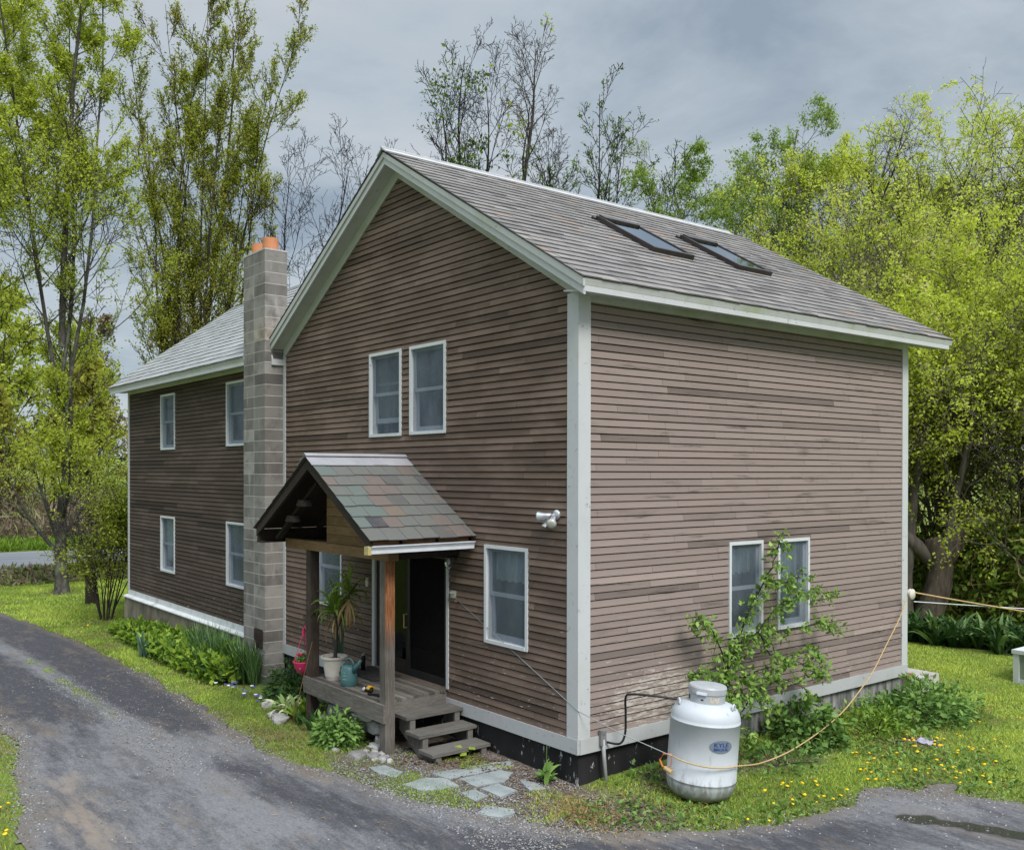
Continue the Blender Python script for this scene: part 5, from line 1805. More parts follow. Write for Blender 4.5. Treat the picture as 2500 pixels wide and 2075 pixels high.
b = MB(); wrap(b, fd + 0.42, 1.15, 0.55, 0.062, 0.2135); loc_build(b, 'sticker', M['paper'], t)
b = MB(); wrap(b, fd - 0.28, 1.165, 0.15, 0.018, 0.2138); wrap(b, fd - 1.25, 1.15, 0.2, 0.05, 0.2138); loc_build(b, 'vent_slot', M['black'], t)
for k, a_ in enumerate((fd - 1.25, fd + 1.15)):
    b = MB(); q = Vector((math.cos(a_), math.sin(a_), 0)); s_ = Vector((-q.y, q.x, 0))
    ce = q * 0.335 + Vector((0, 0, 1.10))
    b.tube([ce + s_ * 0.035 * math.cos(x_) + Vector((0, 0, 1)) * 0.045 * math.sin(x_) for x_ in np.linspace(-0.4, PI + 0.4, 14)], 0.013, 8)
    loc_build(b, 'lifting_lug', M['tank'], t, True)
# oval decal with lettering, bent round the shell
dec = MB()
da0, dz0 = fd + 0.50, 0.70
n = 40
ring = []
for i in range(n):
    x_ = 2 * PI * i / n
    ring.append((da0 + 0.36 * math.cos(x_), dz0 + 0.075 * math.sin(x_)))


def cyl(a_, z_, r_=TR + 0.0035):
    return (r_ * math.cos(a_), r_ * math.sin(a_), z_)


for i in range(n):
    j = (i + 1) % n
    for f0, f1 in ((0, 0.35), (0.35, 0.7), (0.7, 1.0)):
        p = [(da0 + (ring[i][0] - da0) * f, dz0 + (ring[i][1] - dz0) * f) for f in (f0, f1)]
        q = [(da0 + (ring[j][0] - da0) * f, dz0 + (ring[j][1] - dz0) * f) for f in (f0, f1)]
        dec.face([cyl(*p[0]), cyl(*p[1]), cyl(*q[1]), cyl(*q[0])])
decal = loc_build(dec, 'decal', M['decal_grey'], t)


def text_mesh(body_, size):
    cu = bpy.data.curves.new('lettering', 'FONT')
    cu.body = body_
    cu.size = size
    cu.align_x = 'CENTER'
    o = bpy.data.objects.new('lettering', cu)
    col.objects.link(o)
    dg_ = bpy.context.evaluated_depsgraph_get()
    me = bpy.data.meshes.new_from_object(o.evaluated_get(dg_))
    bpy.data.objects.remove(o)
    bpy.data.curves.remove(cu)
    vs = [tuple(v.co) for v in me.vertices]
    fs_ = [tuple(p.vertices) for p in me.polygons]
    bpy.data.meshes.remove(me)
    return vs, fs_


for txt, sz, zo in (('KYLE', 0.066, 0.702), ('BROOL', 0.045, 0.658)):
    vs, fs_ = text_mesh(txt, sz)
    b = MB()
    for ox in (-0.0025, 0.0, 0.0025):
        b.mesh([cyl(da0 - 0.01 + (v[0] * 1.25 + ox) / TR, zo + v[1], TR + 0.0055 + ox * 0.1) for v in vs], fs_)
    loc_build(b, 'lettering', M['decal_blue'], decal)
for j in range(6):
    pass
# regulator hose
b = MB(); b.spline([(0.83, 0.86, 0.68), (0.62, 0.62, 0.72), (0.42, 0.48, 0.72), (0.30, 0.50, 0.66), (0.27, 0.53, 0.45), (0.24, 0.55, 0.2), (0.2, 0.5, 0.08), (0.05, 0.42, 0.08), (0.02, 0.42, 0.07)], 0.014, 8)
tag(b.build('gas_hose', M['black'], None, smooth=True, origin=(0.3, 0.5, 0.4)), 'black gas hose looping from the propane tank lid to the wall', 'hose')
t = thing('conduit', 'grey conduit pipe with a small box standing at the right wall corner', 'conduit', (0.07, 0.36, -0.45))
b = MB(); b.tube([(0.07, 0.345, 0.13), (0.075, 0.36, -0.1), (0.085, 0.40, -0.55)], 0.024, 10); b.build('pipe', M['pvc'], t, smooth=True)
b = MB(); b.box(0.036, 0.09, 0.30, 0.385, 0.06, 0.225); b.lathe([(0.04, 0), (0.045, 0.04)], 12, (0.065, 0.34, 0.20)); b.build('junction_box', plain("dark grey conduit box", (0.20, 0.20, 0.205), 0.5), t)

# ropes and lines


def sag(a, b_, s_, n=14):
    a = Vector(a); b_ = Vector(b_)
    return [a.lerp(b_, i / n) - Vector((0, 0, s_ * 4 * (i / n) * (1 - i / n))) for i in range(n + 1)]


t = thing('tie_out_cable', 'thin grey cable running from the porch wall down to the propane tank', 'cable', (-2.4, -0.05, 1.55))
E_ = (1.0, 0.565, 0.10)
b = MB(); b.tube([(-2.425, -0.02, 1.55), (-1.2, -0.028, 1.04), (0.033, -0.034, 0.525), (0.5, 0.22, 0.315), E_], 0.006, 5); b.build('cable_line', M['cable'], t)
b = MB(); b.tube([(-2.47, -0.017, 1.56), (-2.43, -0.06, 1.56), (-2.41, -0.03, 1.55)], 0.006, 5); b.build('hook', M['iron'], t)
t = thing('yellow_rope', 'yellow rope sagging from the propane tank to the far wall corner', 'rope', (0.5, 4, 0))
rp_ = [(0.99, 0.565, 0.105), (1.13, 0.565, 0.085), (1.29, 0.63, 0.06), (1.42, 0.76, 0.035), (1.48, 0.95, 0.015), (1.46, 1.15, -0.01), (1.28, 1.75, -0.14), (1.15, 2.35, -0.19), (1.02, 2.94, -0.195), (0.85, 3.75, -0.14), (0.69, 4.48, -0.04), (0.57, 5.05, 0.12), (0.45, 5.63, 0.33), (0.31, 6.25, 0.65), (0.17, 6.9, 1.01), (0.10, 7.2, 1.26)]
b = MB(); b.spline(rp_, 0.0088, 6); b.build('line', M['rope'], t, smooth=True)
b = MB(); b.tube([(0.97, 0.565, 0.115), (0.86, 0.56, 0.10), (0.80, 0.56, 0.02), (0.84, 0.56, -0.05), (0.90, 0.565, -0.05)], 0.011, 8); b.tube([(0.97, 0.565, 0.115), (0.98, 0.56, 0.07), (0.96, 0.57, -0.02), (0.92, 0.57, -0.05)], 0.006, 6)
b.build('carabiner', M['orange'], t)
b = MB(); b.tube([(0.88, 0.56, -0.06), (0.98, 0.565, -0.09)], 0.028, 10); b.build('weight', M['rope'], t)
t = thing('clothes_pulley', 'pale round pulley on the far corner of the right wall', 'pulley', (0.04, HL + 0.06, 1.33), 'clothes line gear')
b = MB(); b.lathe([(0.085, -0.03), (0.09, -0.02), (0.07, 0.0), (0.09, 0.02), (0.085, 0.03)], 24, (0.05, HL + 0.12, 1.33), Matrix.Rotation(R(90), 3, 'Y')); b.build('wheel', M['pot'], t, smooth=True)
b = MB(); b.box(0.02, 0.035, HL + 0.026, HL + 0.13, 1.3, 1.36); b.build('bracket', M['iron'], t)
b = MB(); b.tube(sag((0.05, HL + 0.16, 1.36), (5.2, 14.4, 0.25), 0.12), 0.0125, 6)
tag(b.build('clothes_line', M['rope'], None, origin=(2.5, 11, 0.7)), 'thick yellow line running out over the back lawn from the pulley', 'rope', 'clothes lines')
b = MB(); b.tube(sag((0.05, HL + 0.2, 1.2), (5.4, 14.6, 0.78), 0.05), 0.009, 5)
tag(b.build('clothes_line', M['cable_w'], None, origin=(2.5, 11, 1.0)), 'thin white line stretched above the yellow line over the back lawn', 'rope', 'clothes lines')

# concrete back step with a course of bricks
t = thing('back_step', 'pale concrete step at the back corner of the house', 'step', (-0.5, HL + 0.5, -0.4))
b = MB(); b.box(-1.4, 0.10, HL + 0.02, HL + 0.95, -0.6, -0.09); b.build('slab', M['concrete_step'], t)
b = MB(); b.box(-1.3, 0.03, HL + 0.03, HL + 0.3, -0.089, -0.03); b.build('brick_course', M['brick'], t)
t = thing('cold_frame', 'white wooden cold frame box on the back lawn', 'cold frame', (1.1, 10.5, -0.45))
b = MB()
for (x0, x1, y0, y1) in ((0.52, 0.62, 10.12, 10.22), (1.75, 1.85, 10.12, 10.22), (0.52, 0.62, 10.95, 11.05), (1.75, 1.85, 10.95, 11.05)):
    b = MB()
    b.box(x0, x1, y0, y1, -0.5, 0.10)
    b.build('post', M['vinyl'], t)
b = MB(); b.box(0.50, 1.87, 10.10, 11.07, 0.101, 0.17); b.box(0.62, 1.75, 10.13, 10.17, -0.46, -0.36); b.box(0.53, 0.57, 10.22, 10.95, -0.46, -0.36); b.build('frame', M['vinyl'], t)
b = MB(); b.box(0.62, 1.75, 10.155, 10.165, -0.359, 0.10); b.box(0.555, 0.565, 10.22, 10.95, -0.359, 0.10); b.build('panel', plain("green grey mesh panel", (0.22, 0.27, 0.21), 0.6), t)
b = MB(); sh_ = [(1.40 + 0.045 * i + 0.02 * math.sin(j * 2.1), 5.12 + 0.06 * j + 0.015 * math.sin(i * 1.7), -0.445 + 0.03 * abs(math.sin(i * 1.9 + j * 2.6)) + 0.02 * (j % 2)) for j in range(5) for i in range(6)]
b.mesh(sh_, [(j * 6 + i, j * 6 + i + 1, j * 6 + i + 7, j * 6 + i + 6) for j in range(4) for i in range(5)])
tag(b.build('plastic_sheet', M['sheet'], None, origin=(1.5, 5.3, -0.43)), 'crumpled lavender plastic sheet on bare ground near the right wall', 'plastic sheet')
b = MB()
for k in range(9):
    b.box(-3.3 + k * 0.33, -3.02 + k * 0.33, 13.6 + 0.02 * (k % 2), 13.75, -0.5, -0.30, 0.5)
tag(b.build('brick_edging', M['brick'], None, origin=(-2, 13.6, -0.5)), 'row of reddish bricks behind the dark lilies', 'edging')
b = MB(); b.box(-24.95, -24.65, 0.72, 1.0, -1.1, 0.02)
b.box(-24.97, -24.63, 0.70, 1.02, 0.021, 0.06)
tag(b.build('bollard', M['wood_dark'], None, origin=(-24.8, 0.86, -1)), 'short dark post standing on the lawn between the maple and the leafless bush', 'post')

# ------------------------------------------------------------------ trees


def grow_branch(rs, out, anc, p, d, L, r, lev, P):
    n = P['segs'][min(lev, len(P['segs']) - 1)]
    pts = [p.copy()]
    rad = [r]
    d = d.normalized()
    wig = P['wig'][min(lev, len(P['wig']) - 1)]
    trop = P['trop'][min(lev, len(P['trop']) - 1)]
    for i in range(n):
        d = (d + Vector((rs.gauss(0, wig), rs.gauss(0, wig), rs.gauss(0, wig) + trop))).normalized()
        p = p + d * (L / n)
        pts.append(p.copy())
        rad.append(max(P['rmin'], r * (1 - (i + 1) / n * P['taper'])))
    out.append((pts, rad, lev))
    last = lev >= P['levels']
    if last or lev == P['levels'] - 1:
        for i in range(1 if last else n // 2, n + 1):
            anc.append((pts[i], (pts[i] - pts[i - 1])))
    if last:
        return
    k = P['kids'][lev]
    k = max(1, int(k * rs.uniform(0.8, 1.2)))
    t0 = P['t0'][lev]
    az = rs.uniform(0, 2 * PI)
    for j in range(k):
        f = t0 + (0.98 - t0) * (j + rs.random() * 0.8) / k
        x = f * n
        i = min(int(x), n - 1)
        q = pts[i].lerp(pts[i + 1], x - i)
        dd = (pts[i + 1] - pts[i]).normalized()
        az += 2.4 + rs.uniform(-0.5, 0.5)
        an = R(P['ang'][lev] + rs.uniform(-1, 1) * P['angv'])
        side = dd.orthogonal().normalized()
        side.rotate(Matrix.Rotation(az, 3, dd))
        nd = dd * math.cos(an) + side * math.sin(an)
        ln = L * P['ratio'][lev] * (1.15 - P['fall'][lev] * f) * rs.uniform(0.75, 1.2)
        if lev == 0 and 'shape' in P:
            ln = P['shape'](f) * rs.uniform(0.75, 1.15)
        grow_branch(rs, out, anc, q, nd, ln, max(P['rmin'], rad[min(i, len(rad) - 1)] * P['rr'][lev]), lev + 1, P)


def tubes_mesh(name, branches, mat, parent, sides=(8, 6, 4, 3, 3), tint=0.5):
    V, Fq = [], []
    b = 0
    for pts, rad, lev in branches:
        n = sides[min(lev, len(sides) - 1)]
        A = np.array([tuple(p) for p in pts])
        T = np.gradient(A, axis=0)
        T = unit(T)
        ref = np.array([0.31, 0.17, 0.93]) if abs(T[0] @ np.array([0.31, 0.17, 0.93])) < 0.9 else np.array([1.0, 0.1, 0])
        X = unit(np.cross(T, ref))
        Y = np.cross(T, X)
        an = np.arange(n) * 2 * PI / n
        ring = A[:, None, :] + (X[:, None, :] * np.cos(an)[None, :, None] + Y[:, None, :] * np.sin(an)[None, :, None]) * np.array(rad)[:, None, None]
        V.append(ring.reshape(-1, 3))
        m_ = len(pts)
        i = np.arange(m_ - 1)[:, None]
        k = np.arange(n)[None, :]
        k2 = (k + 1) % n
        f = np.stack([b + i * n + k2, b + i * n + k, b + (i + 1) * n + k, b + (i + 1) * n + k2], -1).reshape(-1, 4)
        Fq.append(f)
        b += m_ * n
    V = np.concatenate(V)
    Fq = np.concatenate(Fq)
    return np_mesh(name, V, Fq, np.full(len(Fq), tint), mat, parent, smooth=True)


def leaf_crown(name, anc, per, size, spread, mat, parent, seed, tint_top=None, hang=0.2, wide=0.62, keep=1.0, tshift=0.0, rand=False):
    r_ = np.random.RandomState(seed)
    P0 = np.array([tuple(a[0]) for a in anc])
    D0 = unit(np.array([tuple(a[1]) for a in anc]))
    if keep < 1:
        # thin whole clumps so that the crown has open gaps
        nz = np.array([mnoise.noise(Vector(p) * 0.45 + Vector((seed, 0, 0))) for p in P0])
        k = (r_.rand(len(P0)) < keep) if rand else (nz + r_.normal(0, 0.12, len(P0))) > np.quantile(nz, 1 - keep)
        P0, D0 = P0[k], D0[k]
    P_ = np.repeat(P0, per, 0)
    D_ = np.repeat(D0, per, 0)
    n = len(P_)
    P_ = P_ + r_.normal(0, spread, (n, 3)) * np.repeat(r_.uniform(0.35, 1.25, (len(P0), 1)), per, 0)
    D_ = unit(D_ * 0.5 + r_.normal(0, 0.8, (n, 3)) + np.array([0, 0, -hang]))
    N_ = unit(r_.normal(0, 0.6, (n, 3)) + np.array([0, 0, 0.8]))
    S = size * r_.uniform(0.45, 1.45, n) * np.repeat(r_.uniform(0.7, 1.2, len(P0)), per)
    V, Fq = leaf_quads(P_, D_, N_, S, S * wide)
    cl = np.repeat(r_.normal(0.5, 0.2, len(P0)), per)
    t_ = np.clip(cl + r_.normal(0, 0.14, n) + tshift, 0, 1)
    if tint_top is not None:
        z = P_[:, 2]
        t_ = np.clip(t_ + tint_top * (z - z.min()) / (np.ptp(z) + 1e-6), 0, 1)
    return np_mesh(name, V, Fq, t_, mat, parent)


def tree(name, label, base, P, bark_mat, leaves, seed, stems=None, group=None, cat='tree', trunk_name='trunk'):
    rs = random.Random(seed)
    t = thing(name, label, cat, base, group)
    out, anc = [], []
    b = Vector(base)
    for (off, d, L, r) in stems:
        grow_branch(rs, out, anc, b + Vector(off) - Vector((0, 0, 0.2)), Vector(d), L, r, 0, P)
    # root flare
    for pts, rad, lev in out:
        if lev == 0 and abs(pts[0].z - b.z) < 0.3:
            rad[0] *= 1.22
    tubes_mesh(trunk_name, out, bark_mat, t, P.get('sides', (9, 6, 4, 3, 3)))
    for i, (per, size, spread, mat, kw) in enumerate(leaves):
        if per:
            leaf_crown('crown', anc, per, size, spread, mat, t, seed * 7 + i, **kw)
    return t, anc


# tall upright maples by the road
UPR = dict(levels=3, segs=(14, 8, 5, 4), wig=(0.035, 0.06, 0.10, 0.16), trop=(0.05, 0.10, 0.09, 0.05), rmin=0.010, taper=0.93,
           kids=(26, 8, 5), t0=(0.13, 0.18, 0.2), ang=(46, 38, 45), angv=14, ratio=(0.3, 0.42, 0.42), fall=(0.5, 0.5, 0.4), rr=(0.42, 0.5, 0.6))


def maple_shape(f):
    return 4.6 * (1 - 0.55 * f) * (0.75 + 0.35 * math.sin(f * 9))


UP1 = dict(UPR, shape=maple_shape)
tree('maple_tree', 'tall maple with a lichen covered trunk on the lawn beside the road', (-28.3, 0.78, g1(-28, 0.8)), UP1, M['bark'],
     [(7, 0.092, 0.09, M['leaf_spring'], dict(keep=0.8, tint_top=-0.1, tshift=0.08))], 11,
     [((0, 0, 0), (0.005, 0, 1), 9.5, 0.25), ((0.03, 0, 9.0), (0.0, 0.02, 1), 19.0, 0.12), ((0.05, 0.08, 6.4), (0.05, 0.13, 1), 20.0, 0.075), ((-0.02, -0.05, 7.0), (-0.02, -0.12, 1), 19.0, 0.075), ((0, 0.02, 8.0), (0.06, 0.07, 1), 17.0, 0.07)])
tree('maple_tree', 'bright green tree at the left edge of the picture beside the tall maple', (-31.5, -4.0, g1(-31, -4)), dict(UP1, shape=lambda f: 5.6 * (1 - 0.5 * f)), M['bark'],
     [(7, 0.11, 0.10, M['leaf_spring'], dict(keep=0.7, tshift=0.15))], 12,
     [((0, 0, 0), (0, 0.03, 1), 24.0, 0.26), ((0, 0.1, 4), (0.0, 0.24, 1), 19.0, 0.16), ((0, -0.1, 4), (0.0, -0.2, 1), 19.0, 0.16)])
COLM = dict(UPR, kids=(17, 8, 5), ang=(30, 28, 36), angv=18, trop=(0.02, 0.10, 0.12, 0.1), t0=(0.12, 0.15, 0.2), shape=lambda f: 4.3 * (1 - 0.62 * f), ratio=(0.3, 0.46, 0.42))
fan = [((0, 0, 0), (0, 0, 1), 24.3, 0.2)]
for k_, (fx_, fy_, L_) in enumerate(((0.05, 0.05, 21.5), (-0.04, -0.05, 21.5), (0.07, 0.10, 20.5), (-0.05, -0.10, 20.5), (0.02, 0.15, 18.5), (0.06, -0.15, 18.0), (0.10, 0.02, 20.5), (-0.10, 0.04, 20.5), (0.04, 0.13, 17.5), (-0.02, -0.17, 16.0))):
    fan.append(((0.1 * fx_, 0.8 * fy_, 1.0 + 0.3 * (k_ % 4)), (fx_, fy_, 1), L_ * 1.08, 0.085))
tree('maple_tree', 'narrow upright olive green tree rising behind the long wing roof', (-31.2, 6.5, -1.0), COLM, M['bark_grey'],
     [(3, 0.088, 0.08, M['leaf_olive'], dict(keep=0.9, tint_top=-0.4, tshift=0.28)), (3, 0.092, 0.085, M['leaf_spring'], dict(keep=0.7, tint_top=-0.6, tshift=0.3))], 13, fan)
# bare trees over the ridge
BARE = dict(levels=4, segs=(12, 8, 6, 4, 3), wig=(0.05, 0.07, 0.09, 0.12, 0.14), trop=(0.03, 0.08, 0.09, 0.07, 0.05), rmin=0.008, taper=0.9,
            kids=(13, 7, 5, 4), t0=(0.40, 0.2, 0.2, 0.2), ang=(38, 42, 45, 48), angv=16, ratio=(0.26, 0.5, 0.5, 0.5), fall=(0.5, 0.5, 0.4, 0.4), rr=(0.5, 0.55, 0.55, 0.6))
NOL = [(0, 0, 0, None, {})]
tree('bare_tree', 'leafless grey tree between the chimney and the roof peak', (-28.2, 10.6, -1.0), dict(BARE, ang=(34, 38, 42, 48), kids=(12, 6, 4, 3)), M['bark_dark'], NOL, 21,
     [((0, 0, 0), (0, 0.0, 1), 17.6, 0.15), ((0, 0.1, 5), (0.05, 0.2, 1), 12.0, 0.09), ((0, -0.1, 5), (-0.05, -0.2, 1), 12.2, 0.09)], 'leafless trees behind the house')
tree('bare_tree', 'tiny leafless treetop just right of the roof peak', (-30.4, 17.5, -1.0), dict(BARE, kids=(12, 5, 4, 2), ang=(24, 30, 35, 40), t0=(0.55, 0.2, 0.2, 0.2), ratio=(0.16, 0.5, 0.5, 0.5)), M['bark_dark'], [(1, 0.11, 0.08, M['leaf_dark'], dict(keep=0.2))], 22,
     [((0, 0, 0), (0, 0.0, 1), 19.3, 0.12)], 'leafless trees behind the house')
tree('bare_tree', 'dark bare tree with a few leaf tufts leaning left above the ridge', (-20.6, 13.0, -0.9), dict(BARE, ang=(32, 38, 42, 48), kids=(11, 6, 4, 3)), M['bark_dark'],
     [(2, 0.15, 0.14, M['leaf_mid'], dict(keep=0.07, tshift=-0.25))], 23,
     [((0, 0, 0), (0.0, 0.02, 1), 8.5, 0.2), ((0, 0.1, 8.2), (-0.03, -0.03, 1), 12.9, 0.12), ((0, 0, 7.3), (-0.04, -0.12, 1), 11.5, 0.11), ((0, 0.1, 8.3), (0.02, 0.06, 1), 11.5, 0.11)], 'leafless trees behind the house')
tree('bare_tree', 'taller forked bare tree right of the tufted one above the ridge', (-19.9, 14.3, -0.9), dict(BARE, ang=(28, 36, 42, 48), t0=(0.5, 0.2, 0.2, 0.2), kids=(12, 6, 4, 3)), M['bark_grey'], [(2, 0.15, 0.12, M['leaf_spring'], dict(keep=0.012))], 24,
     [((0, 0, 0), (0.05, 0.02, 1), 11.0, 0.22), ((0.4, 0.2, 10.2), (0.10, 0.13, 1), 10.8, 0.15), ((0.3, 0.2, 10.0), (0.12, 0.34, 1), 7.6, 0.10), ((0.1, 0, 6.0), (-0.05, -0.10, 1), 8.0, 0.09)], 'leafless trees behind the house')
SPARSE = dict(UPR, kids=(15, 5, 4), ang=(34, 34, 42), shape=lambda f: 4.0 * (1 - 0.6 * f), trop=(0.04, 0.09, 0.09, 0.06))
tree('young_tree', 'sparse young tree with small leaf tufts left of the skylights', (-19.0, 16.0, -0.9), SPARSE, M['bark_dark'], [(4, 0.085, 0.06, M['leaf_mid'], dict(keep=0.22, rand=True))], 25,
     [((0, 0, 0), (0.02, 0.0, 1), 17.0, 0.11), ((0, 0, 3), (0.03, 0.08, 1), 13.3, 0.08), ((0, 0, 3), (-0.04, -0.08, 1), 12.5, 0.08), ((0, 0, 2), (0.02, 0.05, 1), 14.0, 0.08)], 'sparse young trees behind the ridge')
tree('young_tree', 'taller sparse young tree with dark leaf tufts above the skylights', (-18.0, 16.9, -0.9), SPARSE, M['bark_dark'], [(4, 0.09, 0.06, M['leaf_mid'], dict(keep=0.22, tint_top=-0.3, rand=True))], 26,
     [((0, 0, 0), (0.0, 0.01, 1), 18.6, 0.12), ((0, 0, 4), (0.05, 0.10, 1), 13.8, 0.08), ((0, 0, 3), (0.08, 0.15, 1), 13.2, 0.08), ((0, 0, 3), (0.02, 0.07, 1), 14.6, 0.08), ((0, 0, 3), (-0.04, -0.08, 1), 12.5, 0.08)], 'sparse young trees behind the ridge')
tree('young_tree', 'thin young tree at the right end of the sparse row behind the ridge', (-16.2, 17.4, -0.8), SPARSE, M['bark_dark'], [(4, 0.085, 0.06, M['leaf_mid'], dict(keep=0.2, rand=True))], 27,
     [((0, 0, 0), (0.0, 0.01, 1), 15.5, 0.1), ((0, 0, 3), (0.04, 0.07, 1), 11.6, 0.08), ((0, 0, 3), (-0.04, -0.07, 1), 12.0, 0.08)], 'sparse young trees behind the ridge')
# broad green trees to the right
BRD = dict(levels=4, segs=(12, 9, 6, 4, 3), wig=(0.05, 0.08, 0.10, 0.13, 0.15), trop=(0.02, 0.05, 0.05, 0.04, 0.02), rmin=0.0065, taper=0.9,
           kids=(15, 7, 5, 3), t0=(0.22, 0.2, 0.2, 0.2), ang=(52, 45, 46, 48), angv=16, ratio=(0.34, 0.5, 0.48, 0.5), fall=(0.45, 0.5, 0.4, 0.4), rr=(0.5, 0.5, 0.55, 0.6))


def dome(w, low=0.5):
    return lambda f: w * (low + (1 - low) * math.sin(PI * min(1, max(0, f)) ** 0.8)) * (1.0 if f < 0.6 else 1.25 - 0.45 * f)


RT = [('dark green airy tree directly right of the far roof end', (-14.8, 20.7), 19.6, 3.6, 0.2, M['leaf_mid'], 31, 1.2, 0.15),
      ('yellow green tree behind the roof slope, in the middle of the right row', (-12.0, 23.0), 19.0, 4.2, 0.24, M['leaf_bright'], 32, 0.85, 0.0),
      ('tall spreading tree with heavy dark limbs at the right edge', (-6.9, 24.0), 17.2, 5.6, 0.34, M['leaf_bright'], 33, 0.72, 0.0),
      ('tall bright tree in the far corner behind the spreading one', (-5.2, 28.5), 19.5, 5.5, 0.28, M['leaf_bright'], 34, 0.85, -0.05),
      ('low leafy tree filling the gap behind the far roof corner', (-8.8, 20.0), 12.3, 5.0, 0.2, M['leaf_bright'], 35, 1.0, 0.05),
      ('mid height tree with drooping pale catkins right of the house corner', (-5.4, 18.6), 10.8, 5.0, 0.2, M['leaf_bright'], 36, 1.0, 0.03),
      ('small leafy tree beneath the spreading one, near the clothes lines', (-3.0, 19.4), 9.4, 5.0, 0.18, M['leaf_bright'], 37, 1.0, -0.1),
      ('tall green tree seen far back between the right trees', (-12.5, 33.0), 19.0, 5.5, 0.25, M['leaf_spring'], 38, 0.85, -0.1),
      ('tree closing the right edge beyond the cold frame', (-1.6, 25.5), 15.5, 5.0, 0.24, M['leaf_bright'], 39, 0.9, -0.05),
      ('small leafy tree right behind the gnarled trunk', (-4.6, 17.0), 7.8, 4.0, 0.12, M['leaf_bright'], 42, 1.0, 0.0),
      ('small pale leafed tree above the dark undergrowth at the right', (-1.9, 17.6), 7.6, 4.2, 0.12, M['leaf_spring'], 43, 1.0, 0.0)]
for lab, (x_, y_), H_, w_, r0, lm, sd_, kp, ts in RT:
    tree('broadleaf_tree', lab, (x_, y_, -0.6), dict(BRD, shape=dome(w_, 0.8 if H_ < 13 else 0.5), t0=(0.08 if H_ < 13 else 0.2, 0.2, 0.2, 0.2)), M['bark_twig'] if sd_ != 33 else M['bark_grey'], [(7 if H_ > 13 else 6, 0.082, 0.10, lm, dict(keep=kp * (0.62 if H_ < 13 else 0.55), tshift=ts + 0.1, hang=0.45))], sd_,
         [((0, 0, 0), (0, 0, 1), H_ * 0.86, r0), ((0, 0, H_ * 0.3), (0.11, 0.2, 1), H_ * 0.5, r0 * 0.5), ((0, 0, H_ * 0.3), (-0.11, -0.2, 1), H_ * 0.5, r0 * 0.5)], 'green trees behind the right lawn')
# old gnarled tree with a sawn limb
gn = dict(BRD, kids=(9, 6, 5, 3), shape=lambda f: 3.4 * (1 - 0.3 * f), t0=(0.35, 0.2, 0.2, 0.2))
t, _a = tree('gnarled_tree', 'gnarled leaning old tree with a sawn off limb behind the dark lilies', (-3.7, 15.3, -0.55), gn, M['bark_twig'], [(6, 0.085, 0.10, M['leaf_bright'], dict(keep=0.7, tshift=0.1))], 41,
     [((0.1, 0.15, 1.75), (-0.62, -0.45, 0.62), 5.0, 0.22), ((-0.5, -0.35, 0.1), (-0.06, -0.05, 1), 8.5, 0.17), ((0.2, 0.1, 1.6), (0.15, 0.1, 1), 6.5, 0.12)])
b = MB()
b.tube([(-3.95, 15.1, -0.9), (-3.8, 15.2, -0.2), (-3.62, 15.38, 0.55), (-3.6, 15.45, 1.2), (-3.75, 15.35, 1.75)], [0.42, 0.34, 0.31, 0.30, 0.24], 12)
b.tube([(-3.6, 15.45, 1.0), (-3.38, 15.62, 1.5), (-3.22, 15.78, 2.0)], [0.24, 0.2, 0.19], 12)
b.build('trunk', bark('furrowed old bark', (0.03, 0.024, 0.019), (0.15, 0.12, 0.096)), t, smooth=True)
b = MB(); b.lathe([(0.185, 0), (0.18, 0.012)], 16, (-3.215, 15.785, 2.005), Vector((0.16, 0.16, 0.5)).normalized().to_track_quat('Z', 'Y').to_matrix()); b.build('sawn_face', plain("sawn limb face", (0.30, 0.17, 0.09), 0.9, 0.1, 0, 0.25, 20), t)
# distant woods and hedges past the road, each tree its own
DW = [(-66, -2, 15, 'd'), (-70, 6, 17, 'g'), (-64, 10.5, 12, 'b'), (-74, 13, 16, 'g'), (-78, 1, 18, 'b'), (-69, 17, 15, 'd'), (-82, 9, 19, 'g'), (-62, 3.5, 9, 'b'), (-90, -6, 19, 'g'), (-92, 16, 19, 'd')]
kinds = dict(d=('dull brown leafless tree in the woods across the road', M['bark_grey'], M['brush'], 0.5), g=('pale green young leafed tree in the woods across the road', M['bark_grey'], M['leaf_spring'], 0.9), b=('grey green thicket tree in the woods across the road', M['bark_grey'], M['leaf_olive'], 0.75))
FAR = dict(BRD, levels=3, kids=(18, 8, 5), rmin=0.03, segs=(8, 6, 4, 3), shape=dome(3.6))
for i, (x_, y_, H_, kd) in enumerate(DW):
    lab, bk, lm, kp = kinds[kd]
    zb = float(ground_z(np.array([x_]), np.array([y_]))[0])
    tree('far_tree', lab, (x_, y_, zb), FAR, bk, [(3, 0.34, 0.28, lm, dict(keep=kp))], 50 + i, [((0, 0, 0), (0, 0, 1), H_, 0.18)], 'trees across the road')
# brush heaps and thicket past the road: countless twigs
r_ = np.random.RandomState(5)


def twig_mass(name, n, fx, L, W, mat, up=0.5, seed=3, lab=None, cat=None, kind='stuff'):
    r_ = np.random.RandomState(seed)
    P = fx(r_, n)
    D = unit(r_.normal(0, 1, (n, 3)) + np.array([0, 0, up]))
    V, Fq = leaf_quads(P, D, r_.normal(0, 1, (n, 3)), L * r_.uniform(0.5, 1.5, n), W * r_.uniform(0.6, 1.4, n), 0.3)
    o = np_mesh(name, V, Fq, r_.rand(n), mat)
    tag(o, lab, cat, None, kind)
    return o


def thicket(r_, n):
    x = r_.uniform(-66, -54, n); y = r_.uniform(-8, 18, n)
    h = 0.6 + 4.8 * fbm(x, y, 0.35, 7) * sstep(-53.5, -60, x)
    return np.stack([x, y, gz(x, y) + h * r_.uniform(0, 1, n) ** 1.2], 1)


